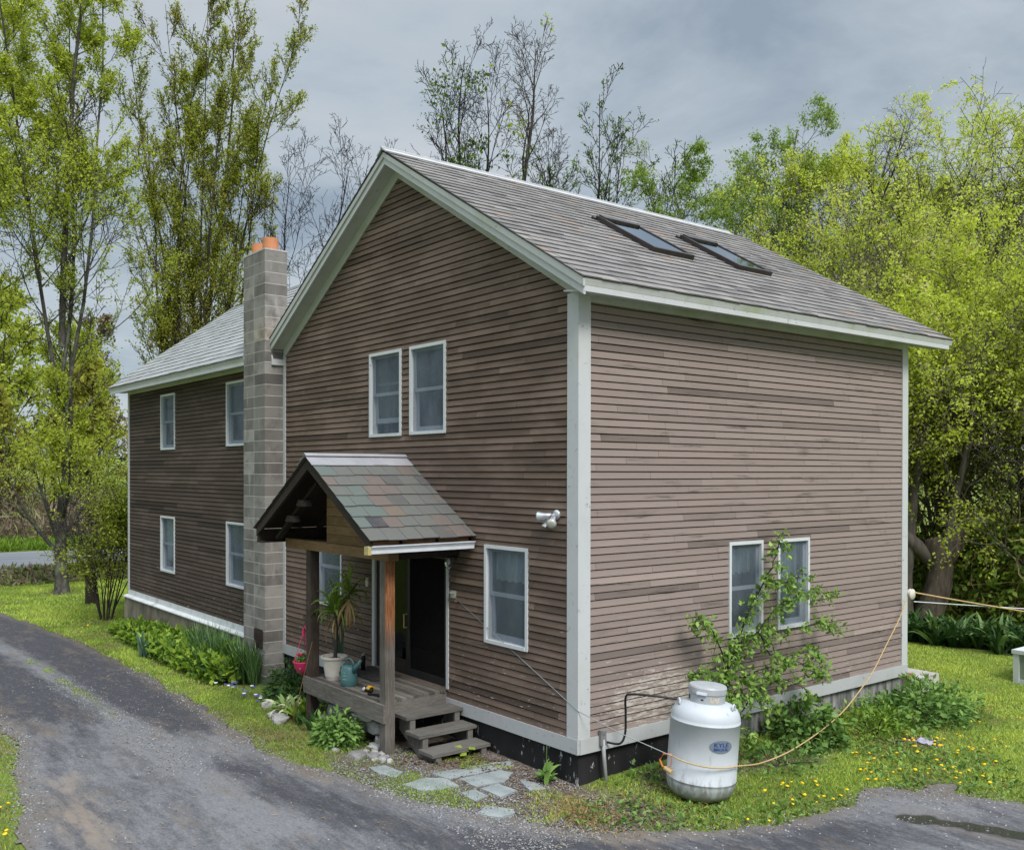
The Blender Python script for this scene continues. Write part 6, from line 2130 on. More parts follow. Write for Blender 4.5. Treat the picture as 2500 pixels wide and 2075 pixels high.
twig_mass('brush_thicket', 15000, thicket, 0.9, 0.09, M['brush'], 0.9, 3, 'brown and olive tangled brush beyond the road', 'brush')


def verge(r_, n):
    x = r_.uniform(-57.0, -49.0, n); y = r_.uniform(-8, 18, n)
    return np.stack([x, y, gz(x, y) - 0.02], 1)


twig_mass('verge_grass', 14000, verge, 0.5, 0.10, M['leaf_lime'], 2.2, 4, 'lush green grass verge on the far side of the road', 'grass')


def hedge(r_, n):
    x = r_.uniform(-36.6, -31.5, n); y = r_.uniform(-7, 12, n)
    k = (x + 34) / 2.6
    h = 0.45 * np.clip(1 - k * k, 0, 1) * (0.4 + fbm(x, y, 0.8, 9))
    return np.stack([x, y, gz(x, y) + h * r_.uniform(0.2, 1, n)], 1)


twig_mass('roadside_scrub', 13000, hedge, 0.26, 0.075, M['brush'], 0.5, 6, 'low dry scrub strip between the lawn and the road', 'scrub')
twig_mass('roadside_leaves', 7000, hedge, 0.16, 0.09, M['leaf_bush'], 0.5, 8, 'low green leaves growing through the dry roadside scrub', 'scrub')
for k, (a_, b_, ra, lab) in enumerate((((-58, 5.2, -0.6), (-59, 8.6, -0.1), 0.34, 'thick bleached fallen log lying across the road'), ((-58.5, 6.4, -0.8), (-60.5, 7.6, 1.0), 0.4, 'upturned bleached stump leaning on the fallen log'), ((-57.6, 7.6, -0.7), (-58.8, 11.5, -0.2), 0.22, 'thinner dead log right of the upturned stump'))):
    b = MB()
    A, B = Vector(a_), Vector(b_)
    b.tube([A.lerp(B, f) + Vector((0, 0, 0.12 * math.sin(f * 7 + k))) for f in np.linspace(0, 1, 8)], [ra * (1.1 - 0.4 * f) for f in np.linspace(0, 1, 8)], 9)
    for f in (0.3, 0.6, 0.85):
        q = A.lerp(B, f)
        b.tube([q, q + Vector((0.2, 0.5, 0.7)), q + Vector((0.3, 0.9, 0.8 + f))], [ra * 0.4, ra * 0.25, 0.03], 6)
    tag(b.build('fallen_log', M['dead'], None, smooth=True, origin=a_), lab, 'log', 'dead logs across the road')

# right-hand undergrowth: a dark mass behind the lilies
def under(r_, n):
    x = r_.uniform(-8.5, 2.5, n); y = 16.2 + r_.uniform(0, 5.5, n) + 0.2 * x
    h = 1.4 + 2.6 * fbm(x, y, 0.5, 15)
    return np.stack([x, y, -0.6 + h * r_.uniform(0.0, 1, n) ** 0.9], 1)


twig_mass('undergrowth', 26000, under, 0.17, 0.11, M['leaf_mid'], 0.3, 16, 'green undergrowth behind the lilies and the gnarled tree', 'undergrowth')
twig_mass('undergrowth_twigs', 2600, under, 0.9, 0.022, M['leaf_dry'], 0.9, 17, 'pale dry twigs standing in the green undergrowth', 'undergrowth')



def bush(name, label, base, rx, ry, h, n, size, mat, seed, wide=0.6, hang=0.1, group=None, stems=14, stem_mat=None, tshift=0.0, hollow=0.35, cat='bush'):
    t = thing(name, label, cat, base, group)
    r_ = np.random.RandomState(seed)
    u = r_.normal(0, 1, (n, 3))
    u[:, 2] = np.abs(u[:, 2])
    u = unit(u) * (hollow + (1 - hollow) * r_.rand(n, 1) ** 0.5)
    nz = np.array([mnoise.noise(Vector(q) * 2.2 + Vector((seed, 2, 1))) for q in u])
    u = u * (1 + 0.45 * nz[:, None])
    P = np.stack([base[0] + u[:, 0] * rx, base[1] + u[:, 1] * ry, base[2] + u[:, 2] * h], 1)
    D = unit(u * np.array([1, 1, 0.6]) + r_.normal(0, 0.5, (n, 3)) + np.array([0, 0, -hang]))
    N = unit(u * 0.5 + r_.normal(0, 0.4, (n, 3)) + np.array([0, 0, 0.8]))
    S = size * r_.uniform(0.6, 1.3, n)
    V, Fq = leaf_quads(P, D, N, S, S * wide)
    tt = np.clip(0.45 + nz * 0.35 + r_.normal(0, 0.2, n) + tshift, 0, 1)
    np_mesh('foliage', V, Fq, tt, mat, t)
    if stems:
        b = MB()
        for k in range(stems):
            q = u[r_.randint(n)]
            tip = Vector((base[0] + q[0] * rx * 0.9, base[1] + q[1] * ry * 0.9, base[2] + q[2] * h * 0.95))
            o = Vector((base[0] + r_.normal(0, 0.12) * rx, base[1] + r_.normal(0, 0.12) * ry, base[2] - 0.03))
            b.tube([o, o.lerp(tip, 0.5) + Vector((0, 0, 0.08 * h)), tip], [0.008, 0.006, 0.003], 4)
        b.build('stems', stem_mat or M['bark_grey'], t)
    return t


# leafy shrubs along the right wall
bush('leafy_shrub', 'leafy green shrub at the middle of the right wall under the rose', (0.42, 3.95, -0.45), 0.62, 0.62, 0.62, 1300, 0.105, M['leaf_bush'], 61, 0.6, 0.15, 'shrubs along the right wall')
bush('leafy_shrub', 'lush wide shrub by the back step at the right wall end', (0.75, 6.45, -0.45), 0.78, 1.15, 0.58, 2600, 0.10, M['leaf_bush'], 62, 0.55, 0.15, 'shrubs along the right wall', tshift=0.12)
bush('leafy_shrub', 'loose yellowish weeds between the two leafy shrubs of the right wall', (0.75, 5.05, -0.45), 0.6, 0.75, 0.42, 900, 0.08, M['leaf_lime'], 63, 0.4, -0.1, 'shrubs along the right wall')
bush('leafy_shrub', 'low weeds on bare ground just right of the propane tank', (0.85, 2.75, -0.45), 0.6, 0.7, 0.26, 480, 0.075, M['leaf_bush'], 64, 0.5, 0.0, 'shrubs along the right wall')
bush('leafy_shrub', 'small weeds by the foundation left of the propane tank', (0.36, 0.85, -0.45), 0.3, 0.45, 0.22, 170, 0.07, M['leaf_bush'], 65, 0.5, 0.0, 'shrubs along the right wall')
strap_t = thing('dandelion_weed', 'broad leafed weed at the dark foundation by the house corner', 'weed', (-0.35, -0.25, -0.38))
strap_leaves('foliage', M['leaf_bush'], [(-0.38, -0.2, -0.37), (-0.28, -0.25, -0.37)], [12, 9], 0.26, 0.085, 0.7, strap_t, 71, (0.35, 0.95), (0.4, 1.0))
b = MB(); b.tube([(-0.36, -0.2, -0.37), (-0.35, -0.19, 0.0), (-0.36, -0.18, 0.07)], 0.005, 5); b.build('stalk', M['leaf_bush'], strap_t)
strap_t = thing('seedling', 'bright lime seedling below the lowest wooden step', 'weed', (-1.75, -0.45, -0.38))
r_ = np.random.RandomState(3)
V, Fq = leaf_quads(np.array([(-1.72, -0.5, -0.3), (-1.74, -0.46, -0.24), (-1.68, -0.3, -0.25), (-1.72, -0.34, -0.28), (-1.8, -0.5, -0.33)]), r_.normal(0, 1, (5, 3)) * np.array([1, 1, 0.2]) + np.array([0.4, -0.4, 0.1]), np.tile([0.3, -0.3, 1.0], (5, 1)), 0.13, 0.11)
np_mesh('foliage', V, Fq, np.full(5, 0.95), M['leaf_lime'], strap_t)
b = MB(); b.tube([(-1.72, -0.42, -0.40), (-1.73, -0.44, -0.25)], 0.006, 5); b.tube([(-1.72, -0.42, -0.40), (-1.69, -0.32, -0.26)], 0.005, 5); b.build('stems', M['leaf_bush'], strap_t)

# rambling rose against the right wall
STEMS = [[(0.45, 2.1, -0.47), (0.35, 2.24, 0.426), (0.35, 2.322, 0.737), (0.35, 2.531, 1.146), (0.35, 2.788, 1.505), (0.35, 3.052, 1.816), (0.35, 3.322, 2.136), (0.35, 3.524, 2.524)],
         [(0.4, 2.179, 0.551), (0.4, 2.385, 0.953), (0.4, 2.9, 1.224), (0.4, 3.349, 1.517), (0.4, 3.915, 1.701), (0.4, 4.617, 1.588)],
         [(0.35, 2.322, 0.737), (0.35, 2.531, 1.092), (0.35, 3.419, 1.136), (0.35, 4.387, 1.185), (0.35, 4.801, 1.085)],
         [(0.45, 2.077, 0.362), (0.45, 2.24, 0.658), (0.45, 2.836, 0.688), (0.45, 3.562, 0.822), (0.45, 4.141, 0.842), (0.45, 4.343, 0.435)],
         [(0.35, 2.322, 0.737), (0.35, 2.032, 1.306), (0.35, 1.713, 1.495)],
         [(0.5, 1.977, 0.281), (0.5, 1.697, 0.843), (0.5, 1.426, 0.852)],
         [(0.5, 2.017, 0.381), (0.5, 2.262, 0.504), (0.5, 2.772, 0.377), (0.5, 3.219, 0.145)],
         [(0.6, 1.817, 0.067), (0.6, 2.221, 0.052), (0.6, 2.643, -0.18)],
         [(0.35, 3.118, 1.807), (0.3, 3.672, 1.824), (0.3, 4.058, 1.915)],
         [(0.45, 2.834, 1.238), (0.45, 3.102, 0.876), (0.45, 3.848, 0.673), (0.45, 4.242, 0.507)],
         [(0.45, 2.1, -0.4), (0.55, 1.95, 0.1), (0.6, 1.75, 0.5), (0.62, 1.5, 0.62)],
         [(0.45, 2.1, -0.4), (0.5, 2.3, 0.1), (0.5, 2.7, 0.45), (0.5, 3.3, 0.55), (0.5, 3.9, 0.3)]]
t = thing('rambling_rose', 'arching rambling rose growing up the right wall behind the tank', 'shrub', (0.45, 2.1, -0.47))
rs = random.Random(9)
out, anc = [], []
for i, st_ in enumerate(STEMS):
    pts = [Vector(p) for p in st_]
    fine_ = []
    for a, b_ in zip(pts[:-1], pts[1:]):
        for k in range(4):
            fine_.append(a.lerp(b_, k / 4) + Vector((rs.gauss(0, 0.008), rs.gauss(0, 0.008), rs.gauss(0, 0.008))))
    fine_.append(pts[-1])
    r0 = 0.017 if i == 0 else 0.009
    out.append((fine_, [1.25 * r0 * (1 - 0.75 * k / len(fine_)) for k in range(len(fine_))], 1))
    for k in range(2 if i else 4, len(fine_)):
        for q in range(3 if i < 10 else 2):
            if rs.random() < 0.86:
                d_ = Vector((rs.gauss(0.12, 0.5), rs.gauss(0, 0.8), rs.gauss(-0.05, 0.5))).normalized()
                ln = rs.uniform(0.06, 0.20)
                tw = [fine_[k], fine_[k] + d_ * ln * 0.5, fine_[k] + d_ * ln + Vector((0, 0, -0.04))]
                for q_ in tw:
                    q_.x = max(q_.x, 0.09)
                out.append((tw, [0.004, 0.003, 0.002], 3))
                for a_ in (0.4, 0.7, 1.0):
                    anc.append((tw[0].lerp(tw[2], a_), d_))
tubes_mesh('stems', out, M['bark_dark'], t)
o_ = leaf_crown('foliage', anc, 4, 0.075, 0.036, M['leaf_vine'], t, 77, hang=0.3, wide=0.6)

# beds on the left of the porch
bush('peony_bush', 'dark green rounded bush under the hanging basket', (-6.25, -0.72, -0.48), 0.85, 0.42, 0.62, 2300, 0.075, M['leaf_dark'], 81, 0.5, 0.1, 'bushes by the porch', tshift=0.15)
bush('bleeding_heart_bush', 'bright leafy bush in front of the porch rim', (-3.35, -1.42, -0.38), 0.46, 0.30, 0.46, 1300, 0.10, M['leaf_bush'], 82, 0.42, 0.25, 'bushes by the porch', tshift=0.22)
t = thing('hosta', 'variegated cream edged hosta left of the porch corner', 'hosta', (-5.4, -1.2, -0.44))
strap_leaves('foliage', M['leaf_hosta'], [(-5.55, -1.2, -0.42), (-5.4, -1.22, -0.42), (-5.25, -1.15, -0.42)], [26, 30, 22], 0.40, 0.075, 0.85, t, 83, (0.35, 0.9), (0.1, 1.0))
t = thing('leafy_weed', 'broad leafed green weed beside the far porch post', 'weed', (-4.95, -1.2, -0.43))
strap_leaves('foliage', M['leaf_lime'], [(-4.98, -1.22, -0.42), (-4.85, -1.12, -0.42)], [16, 14], 0.42, 0.10, 0.6, t, 84, (0.4, 0.95), (0.2, 0.9))
for k, (x_, y_, h_, lab) in enumerate(((-4.35, -1.36, 0.34, 'narrow dark leaved plant before the left part of the porch rim'), (-3.95, -1.38, 0.40, 'narrow dark leaved plant before the middle of the porch rim'), (-4.7, -1.33, 0.22, 'small plant at the foot of the far porch post'))):
    t = thing('spear_plant', lab, 'plant', (x_, y_, -0.42), 'narrow plants along the porch')
    strap_leaves('foliage', M['leaf_strap'], [(x_, y_, -0.41)], [12], h_, 0.07, 0.25, t, 90 + k, (0.6, 1.0), (0.2, 1.0))
# tall grassy daffodil clumps by the chimney
for k, (cs, ne, lab) in enumerate(([[(-11.6, -0.34), (-11.2, -0.38), (-10.8, -0.42), (-10.4, -0.45), (-10.95, -0.33), (-11.9, -0.3), (-10.3, -0.4)], 75, 'tall grassy leaf clump against the wing footing'], [[(-9.95, -0.62), (-9.65, -0.72), (-9.4, -0.75), (-9.1, -0.72), (-8.8, -0.66), (-8.55, -0.58), (-9.3, -0.92), (-9.6, -0.9), (-8.3, -0.52)], 80, 'tall grassy leaf clump at the foot of the chimney'])):
    t = thing('grassy_clump', lab, 'plant', (cs[0][0], cs[0][1], g1(cs[0][0], 0)), 'grassy clumps along the wing')
    rr_ = np.random.RandomState(100 + k)
    cc_ = [(x_ + dx_, y_ + dy_, g1(x_, y_)) for x_, y_ in cs for dx_, dy_ in rr_.normal(0, 0.09, (5, 2))]
    strap_leaves('foliage', M['leaf_strap'], cc_, [ne // 4] * len(cc_), 0.86, 0.026, 0.26, t, 101 + k, (0.74, 1.0), (0.15, 0.95), 5)
for k, (x_, y_, lab) in enumerate(((-13.0, -1.12, 'blue green iris fan at the front of the bed, left one'), (-12.45, -0.85, 'blue green iris fan at the front of the bed, right one'))):
    t = thing('iris', lab, 'iris', (x_, y_, g1(x_, y_)), 'iris fans in the bed')
    strap_leaves('foliage', M['leaf_iris'], [(x_, y_, g1(x_, y_)), (x_ + 0.15, y_ + 0.05, g1(x_, y_))], [14, 9], 0.62, 0.055, 0.12, t, 110 + k, (0.68, 1.0), (0.2, 1.0))
for k, (x_, y_, z_, lab) in enumerate(((-9.9, -0.8, 0.5, 'small white iris bloom above the grassy clump by the chimney'), (-10.75, -0.45, 0.62, 'small white bloom above the grassy clump by the wing'))):
    t = thing('white_bloom', lab, 'flower', (x_, y_, g1(x_, y_)), 'white blooms by the chimney')
    b = MB(); b.tube([(x_, y_, g1(x_, y_)), (x_, y_, g1(x_, y_) + z_)], 0.005, 5); b.build('stalk', M['leaf_bush'], t)
    V, Fq = leaf_quads(np.tile([x_, y_, g1(x_, y_) + z_], (9, 1)), np.stack([np.cos(np.arange(9) * 2.4), np.sin(np.arange(9) * 2.4), np.linspace(-1.0, 0.8, 9)], 1), np.tile([0.1, 0.2, 1.0], (9, 1)), 0.11, 0.06)
    np_mesh('petals', V, Fq, np.full(9, 0.5), M['petal_white'], t)
# pansies at the bed edge
rs = random.Random(31)
for k in range(22):
    x_, y_ = rs.uniform(-8.4, -6.5), rs.uniform(-1.25, -0.95)
    wht = k % 3 == 0
    t = thing('pansy', 'small white pansy at the bed edge left of the dark bush' if wht else 'small violet pansy at the bed edge left of the dark bush', 'flower', (x_, y_, g1(x_, y_)), 'white pansies' if wht else 'violet pansies')
    z_ = g1(x_, y_) + rs.uniform(0.08, 0.2)
    V, Fq = leaf_quads(np.tile([x_, y_, z_], (5, 1)), np.stack([np.cos(np.arange(5) * 1.26), np.sin(np.arange(5) * 1.26), np.full(5, 0.3)], 1), np.tile([0.5, -0.5, 1.0], (5, 1)), 0.035, 0.035)
    np_mesh('petals', V, Fq, np.full(5, 0.5), M['petal_white'] if wht else M['pansy_blue'], t)
    b = MB(); b.tube([(x_, y_, g1(x_, y_)), (x_, y_, z_)], 0.004, 4); b.build('stalk', M['leaf_bush'], t)


def bedpos(r_, n):
    x = r_.uniform(-18.0, -8.6, n)
    fr = np.interp(x, [-18, -16.6, -12.6, -10.7, -8.6], [-0.35, -0.55, -1.05, -1.1, -1.2])
    y = fr + (np.where(x < -10, -0.14, -0.5) - fr) * r_.rand(n)
    h = 0.16 + 0.62 * fbm(x, y, 1.4, 12) * sstep(-18.4, -16, x)
    return np.stack([x, y, gz(x, y) + h * r_.uniform(0.15, 1.0, n)], 1)


twig_mass('ground_cover', 11000, bedpos, 0.15, 0.095, M['leaf_lime'], 0.4, 14, 'bright leafy ground cover in the bed along the long wing', 'ground cover')
twig_mass('ground_cover_dark', 3600, bedpos, 0.12, 0.075, M['leaf_bush'], 0.4, 15, 'darker leaves mixed into the bed along the long wing', 'ground cover')
# leafless-looking bush by the left house corner
t = thing('twiggy_bush', 'tall twiggy bush with fine pale leaves at the left house corner', 'bush', (-20.6, 0.2, -1.0))
BU = dict(levels=3, segs=(9, 6, 4, 3), wig=(0.06, 0.12, 0.18, 0.2), trop=(0.03, 0.03, 0.0, 0.0), rmin=0.006, taper=0.9, kids=(9, 6, 4), t0=(0.3, 0.2, 0.2), ang=(32, 42, 48), angv=15, ratio=(0.4, 0.5, 0.5), fall=(0.4, 0.4, 0.4), rr=(0.55, 0.6, 0.6))
out, anc = [], []
rs = random.Random(44)
for k in range(13):
    a_ = k * 2.4
    grow_branch(rs, out, anc, Vector((-20.6 + 0.12 * math.cos(a_), 0.2 + 0.12 * math.sin(a_), -1.05)), Vector((0.24 * math.cos(a_), 0.27 * math.sin(a_), 1)), rs.uniform(2.6, 4.0), 0.024, 0, BU)
tubes_mesh('stems', out, M['bark_grey'], t)
leaf_crown('foliage', anc, 3, 0.085, 0.09, M['leaf_spring'], t, 45, wide=0.5, keep=0.6, tshift=-0.2)
# dark strap leaved lilies at the back
for k, (x_, y_, rx, n, lab) in enumerate(((-3.2, 12.6, 0.75, 14, 'clump of dark strap leaved lilies next to the back corner'), (-1.15, 12.7, 0.85, 22, 'large clump of dark strap leaved lilies in the middle of the back bed'), (-2.2, 12.5, 0.6, 10, 'smaller dark lily clump between the two larger ones'), (-0.1, 12.9, 0.5, 9, 'thin dark lily clump towards the cold frame'))):
    t = thing('lily_clump', lab, 'plant', (x_, y_, -0.5), 'dark lily clumps at the back')
    rr_ = np.random.RandomState(120 + k)
    cc_ = [(x_ + rr_.uniform(-rx, rx), y_ + rr_.uniform(-0.3, 0.5), -0.48) for _ in range(n)]
    strap_leaves('foliage', M['leaf_strap'], cc_, [15] * n, 0.85, 0.12, 0.62, t, 121 + k, (0.55, 0.98), (0.0, 1.0))
bush('leafy_shrub', 'low pale leaved shrub at the right end of the lily bed', (0.55, 13.2, -0.5), 0.9, 0.5, 0.6, 900, 0.12, M['leaf_bush'], 131, 0.5, 0.2, 'shrubs at the back bed')

# ------------------------------------------------------------------ grass, flowers, gravel, litter
HOUSE_BOX = (-17.8, -8.0)


def grass_patch(name, label, n, xr, yr, dens, hgt, wid, seed, tfun=None, lean=0.55):
    r_ = np.random.RandomState(seed)
    x = r_.uniform(xr[0], xr[1], n)
    y = r_.uniform(yr[0], yr[1], n)
    k = r_.rand(n) < dens(x, y)
    x, y = x[k], y[k]
    n = len(x)
    z = ground_z(x, y) - 0.005
    P = np.stack([x, y, z], 1)
    D = unit(np.stack([r_.normal(0, lean, n), r_.normal(0, lean, n), np.ones(n)], 1))
    N = unit(r_.normal(0, 1, (n, 3)))
    cl = fbm(x, y, 1.1, 91) - 0.5
    H_ = hgt * r_.uniform(0.5, 1.35, n) * (1 + 0.9 * cl)
    V, Fq = leaf_quads(P, D, N, H_, wid * r_.uniform(0.7, 1.3, n), 0.35)
    cl2 = fbm(x, y, 0.45, 93) - 0.5
    t_ = np.clip(0.60 + 0.8 * cl + 0.7 * cl2 + r_.normal(0, 0.15, n), 0.02, 1)
    dry = r_.rand(n) < 0.05 + 0.25 * sstep(0.55, 0.75, fbm(x, y, 1.7, 94))
    t_[dry] = 0.1
    if tfun is not None:
        t_ = np.clip(t_ + tfun(x, y), 0.0, 1)
    o = np_mesh(name, V, Fq, t_, M['grass'])
    tag(o, label, 'grass', None, 'stuff')
    return o


def not_house(x, y):
    return ((x < -18.0) | (x > 0.03) | (y < -0.05)) | (y > 9)


def dens_common(x, y):
    sd = drive_sd(x, y)
    d = sstep(-0.02, 0.14, sd) * (1 - 0.93 * np.clip(dirt_mask(x, y) * 1.5, 0, 1))
    d = d * (0.35 + 0.75 * sstep(0.30, 0.55, fbm(x, y, 2.4, 92)))
    return np.where(not_house(x, y), d, 0)


def dry_t(x, y):
    sd = poly_sd(x, y, DRIVE)
    t_ = -0.75 * blob(x, y, 0.62, -0.52, 0.42, 0.30) - 0.30 * sstep(0.2, 0.0, sd) * fbm(x, y, 1.5, 95)
    t_ = t_ - 0.35 * sstep(0.5, 0.72, fbm(x, y, 0.8, 96)) * (x > 0)
    t_ = t_ + 0.25 * blob(x, y, 1.9, 2.9, 0.5, 0.9) + 0.2 * sstep(3.5, 8, y) + 0.14 * (x > 0.3)
    return t_


grass_patch('lawn_grass', 'bright lawn grass to the right of the house', 150000, (0.05, 5.2), (-1.3, 8.0), dens_common, 0.058, 0.010, 201, dry_t)
grass_patch('back_lawn_grass', 'mown back lawn beyond the right house corner', 70000, (-3.6, 5.5), (7.8, 12.2), lambda x, y: np.where(not_house(x, y), 1.0, 0), 0.05, 0.013, 202, lambda x, y: 0.26 + 0 * x)
grass_patch('verge_strip_grass', 'grass strip between the driveway and the porch', 62000, (-9.0, 0.4), (-2.45, -0.85), lambda x, y: dens_common(x, y) * (1 - 0.85 * np.exp(-((x + 0.9) / 0.75) ** 2 - ((y + 0.8) / 0.62) ** 2)), 0.05, 0.009, 203, lambda x, y: dry_t(x, y) + 0.02)
grass_patch('verge_strip_grass', 'grass strip between the driveway and the long wing', 52000, (-20.0, -9.0), (-2.1, -0.25), dens_common, 0.07, 0.014, 204, lambda x, y: dry_t(x, y) + 0.02)
grass_patch('front_lawn_grass', 'front lawn around the maple at the left', 70000, (-32.6, -18.3), (-2.6, 6.5), lambda x, y: np.where(drive_sd(x, y) > 0.05, 1.0, 0) * (1 - np.clip(dirt_mask(x, y), 0, 0.9)), 0.085, 0.026, 205, lambda x, y: 0.08 + 0 * x)
grass_patch('near_grass', 'grass at the lower left edge beyond the driveway', 34000, (-9.5, -1.2), (-7.4, -4.6), lambda x, y: sstep(0.0, 0.12, drive_sd(x, y)), 0.06, 0.009, 206, lambda x, y: -0.16 * fbm(x, y, 1.3, 97))
grass_patch('drive_strip_grass', 'thin strip of grass growing along the middle of the driveway', 9000, (-14.9, -5.8), (-3.7, -2.8), lambda x, y: sstep(0.13, 0.04, seg_d(x, y, STRIP) + (fbm(x, y, 3, 98) - 0.5) * 0.16) * sstep(0.40, 0.5, fbm(x, y, 0.9, 99) + 0.12 * blob(x, y, -9.5, -3.1, 3, 1)), 0.07, 0.012, 207, lambda x, y: -0.1 + 0 * x)
# moss cushions where the lawn meets the gravel on the right, tufts between the flags
grass_patch('path_tufts', 'low moss and grass tufts between the flagstones', 26000, (-2.4, 0.6), (-1.95, -0.2), lambda x, y: sstep(0.56, 0.66, fbm(x, y, 2.0, 81) - 0.03 + 0.14 * blob(x, y, -0.35, -0.75, 0.35, 0.25) + 0.16 * blob(x, y, -0.9, -1.55, 0.6, 0.14) + 0.1 * blob(x, y, -1.55, -1.35, 0.2, 0.1)) * sstep(-0.06, 0.1, drive_sd(x, y)), 0.035, 0.010, 208, lambda x, y: 0.15 + 0 * x)

def lawn_weeds(r_, n):
    x = r_.uniform(0.5, 5.0, n); y = r_.uniform(-0.8, 8.5, n)
    k = (r_.rand(n) < sstep(0.46, 0.62, fbm(x, y, 0.9, 61)) * 0.9 + 0.05) & (drive_sd(x, y) > 0.03) & not_house(x, y)
    x, y = x[k], y[k]
    return np.stack([x, y, ground_z(x, y) + r_.uniform(0.005, 0.06, len(x))], 1)


def flat_leaves(name, n, fx, L, W, mat, seed, lab, cat):
    r_ = np.random.RandomState(seed)
    P = fx(r_, n)
    n = len(P)
    D = unit(np.stack([r_.normal(0, 1, n), r_.normal(0, 1, n), r_.uniform(0.0, 0.9, n)], 1))
    N = unit(np.stack([r_.normal(0, 0.4, n), r_.normal(0, 0.4, n), np.ones(n)], 1))
    V, Fq = leaf_quads(P, D, N, L * r_.uniform(0.5, 1.5, n), W * r_.uniform(0.6, 1.4, n), 0.3)
    tag(np_mesh(name, V, Fq, r_.rand(n), mat), lab, cat, None, 'stuff')


flat_leaves('lawn_weeds', 16000, lawn_weeds, 0.075, 0.03, M['leaf_bush'], 311, 'broad leaved weeds and clover patches in the right lawn', 'weeds')
flat_leaves('lawn_thatch', 9000, lambda r_, n: (lambda q: q)(lawn_weeds(r_, n)), 0.06, 0.006, M['leaf_dry'], 312, 'dry thatch in the right lawn', 'dry grass')

# dandelions, one by one
dm_ = bpy.data.meshes.new('dandelion')
b = MB()
b.lathe([(0.004, 0.0), (0.018, 0.002), (0.020, 0.008), (0.012, 0.014), (0.003, 0.016)], 10, (0, 0, 0))
proto = b.build('dandelion', M['dandelion'])
rs = random.Random(55)
spots = []
while len(spots) < 92:
    c_ = rs.random()
    if c_ < 0.42:
        x_, y_ = rs.gauss(2.05, 0.45), rs.gauss(4.3, 0.8)
    elif c_ < 0.72:
        x_, y_ = rs.uniform(1.2, 3.4), rs.uniform(2.6, 7.6)
    else:
        x_, y_ = rs.uniform(1.3, 2.2), rs.uniform(0.6, 2.4)
    if float(drive_sd(np.array([x_]), np.array([y_]))[0]) > 0.05:
        spots.append((x_, y_, 0))
for x_, y_ in ((-5.6, -5.45), (-3.6, -5.55), (-3.35, -5.5), (-3.45, -5.62), (-3.25, -5.6), (-2.45, -5.68), (-2.3, -5.72), (-7.3, -4.95)):
    spots.append((x_, y_, 1))
for x_, y_ in ((-19.4, -0.6), (-19.9, 0.3)):
    spots.append((x_, y_, 2))
labs = [('yellow dandelion flower in the lawn right of the house', 'dandelions in the right lawn'), ('yellow dandelion flower in the grass at the lower left edge', 'dandelions at the lower left'), ('yellow dandelion flower on the front lawn near the twiggy bush', 'dandelions on the front lawn')]
for i, (x_, y_, k) in enumerate(spots):
    o = proto if i == 0 else proto.copy()
    if i:
        col.objects.link(o)
    o.location = (x_, y_, float(ground_z(np.array([x_]), np.array([y_]))[0]) + rs.uniform(0.05, 0.09))
    o.rotation_euler = (rs.uniform(-0.35, 0.35), rs.uniform(-0.35, 0.35), 0)
    s_ = rs.uniform(0.75, 1.25) * (1.5 if k == 2 else 1)
    o.scale = (s_, s_, s_)
    tag(o, labs[k][0], 'flower', labs[k][1])


# loose gravel along the driveway and straw litter on it
def pebbles(name, label, n, xr, yr, dens, size, mat, seed):
    r_ = np.random.RandomState(seed)
    x = r_.uniform(*xr, n); y = r_.uniform(*yr, n)
    k = r_.rand(n) < dens(x, y)
    x, y = x[k], y[k]
    n = len(x)
    z = gz(x, y) + 0.006
    s_ = size * r_.uniform(0.5, 1.5, (n, 1))
    a = r_.rand(n, 1) * 2 * PI
    ca, sa = np.cos(a), np.sin(a)
    base = np.array([(1, 0, 0), (0.2, 0.9, 0), (-0.9, 0.3, 0), (-0.3, -0.8, 0), (0.1, 0.05, 0.75)])
    base = base[None] * (1 + r_.normal(0, 0.18, (n, 5, 3)))
    X = (base[..., 0] * ca - base[..., 1] * sa) * s_
    Y = (base[..., 0] * sa + base[..., 1] * ca) * s_
    Z = base[..., 2] * s_
    V = np.stack([x[:, None] + X, y[:, None] + Y, z[:, None] + Z], -1).reshape(-1, 3)
    f = np.array([(0, 1, 4), (1, 2, 4), (2, 3, 4), (3, 0, 4)])
    Fq = (np.arange(n)[:, None, None] * 5 + f[None]).reshape(-1, 3)
    o = np_mesh(name, V, Fq, np.repeat(r_.rand(n), 4), mat, k=3)
    tag(o, label, 'gravel', None, 'stuff')


gm = Mat("loose gravel", 0.9, 0.2)
gm.color(gm.ramp(gm.attr(), [(0, (0.06, 0.06, 0.063)), (0.5, (0.17, 0.165, 0.16)), (0.85, (0.26, 0.255, 0.26)), (1, (0.34, 0.335, 0.33))]))
pebbles('loose_gravel', 'loose grey gravel along the driveway edges', 90000, (-12, 4.5), (-5.6, 4.2), lambda x, y: 0.75 * sstep(0.32, 0.02, np.abs(poly_sd(x, y, DRIVE))) + 0.75 * np.exp(-(seg_d(x, y, [(-14, -3.05), (-8, -3.2), (-5.5, -3.3), (-3.5, -3.4)]) / 0.24) ** 2) + 0.5 * blob(x, y, -4.6, -2.75, 0.9, 0.3) + 0.5 * blob(x, y, 2.9, 2.6, 0.6, 0.7) + 0.03, 0.011, gm.m, 301)
pebbles('path_gravel', 'fine gravel and chips between the flagstones', 16000, (-2.6, 1.2), (-2.0, 0.0), lambda x, y: (y < -0.02) * (0.3 + 0.7 * fbm(x, y, 3, 77)), 0.010, gm.m, 302)


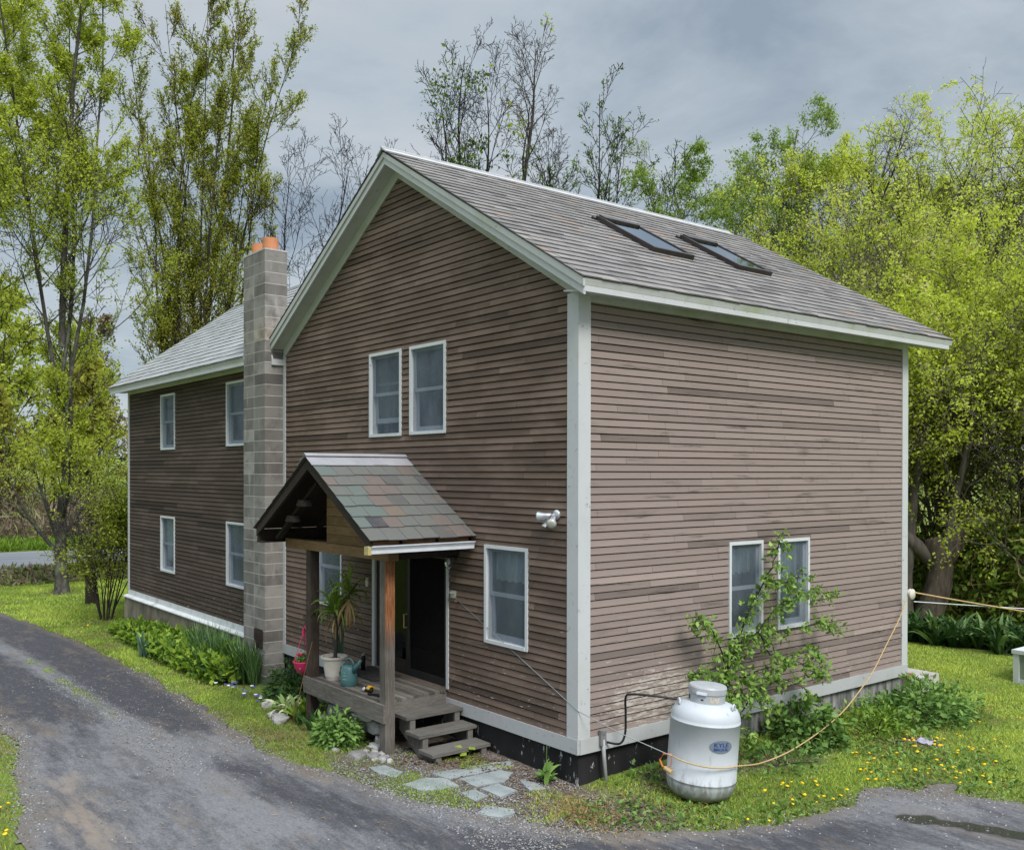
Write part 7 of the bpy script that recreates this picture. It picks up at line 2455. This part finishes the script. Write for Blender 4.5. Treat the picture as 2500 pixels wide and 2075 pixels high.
def litter(r_, n):
    x = r_.uniform(-13, 2.5, n); y = r_.uniform(-5.0, -1.2, n)
    k = drive_sd(x, y) < 0.1
    x, y = x[k], y[k]
    return np.stack([x, y, gz(x, y) + 0.022], 1)


def litter_mass(name, n, fx, L, W, mat, seed, lab):
    r_ = np.random.RandomState(seed)
    P = fx(r_, n)
    n = len(P)
    D = unit(np.stack([r_.normal(0, 1, n), r_.normal(0, 1, n), r_.normal(0, 0.05, n)], 1))
    N = unit(np.stack([r_.normal(0, 0.15, n), r_.normal(0, 0.15, n), np.ones(n)], 1))
    V, Fq = leaf_quads(P, D, N, L * r_.uniform(0.4, 1.8, n), W * r_.uniform(0.6, 1.5, n), 0.06)
    o = np_mesh(name, V, Fq, r_.rand(n), mat)
    tag(o, lab, 'litter', None, 'stuff')


litter_mass('straw_litter', 420, litter, 0.06, 0.007, M['leaf_dry'], 303, 'pale straw bits scattered over the driveway')


def dead_leaves(r_, n):
    x = r_.normal(0, 1, n); y = r_.normal(0, 1, n)
    c = r_.randint(0, 6, n)
    cx_ = np.array([-2.1, -1.0, -4.6, -9.4, 0.9, 1.3])[c]
    cy_ = np.array([-0.7, -0.35, -1.9, -1.0, 0.4, 5.1])[c]
    sx_ = np.array([0.35, 0.7, 0.9, 0.9, 0.4, 0.6])[c]
    sy_ = np.array([0.4, 0.25, 0.15, 0.3, 0.7, 0.5])[c]
    x = cx_ + x * sx_; y = cy_ + y * sy_
    k = not_house(x, y)
    return np.stack([x[k], y[k], ground_z(x[k], y[k]) + 0.015], 1)


dl_ = leaf("fallen brown leaf", [(0, (0.07, 0.045, 0.035)), (0.6, (0.16, 0.10, 0.07)), (1, (0.32, 0.22, 0.14))], 0.1)
litter_mass('leaf_litter', 2600, dead_leaves, 0.045, 0.028, dl_, 304, 'small fallen brown leaves on bare ground by the house')


def dry_grass(r_, n):
    x = r_.normal(0.62, 0.30, n); y = r_.normal(-0.52, 0.2, n)
    return np.stack([x, y, ground_z(x, y) + 0.01], 1)


twig_mass('dry_grass_heap', 3000, dry_grass, 0.06, 0.008, M['leaf_dry'], 0.25, 305, 'heap of dry tan grass clippings at the corner by the conduit', 'dry grass')
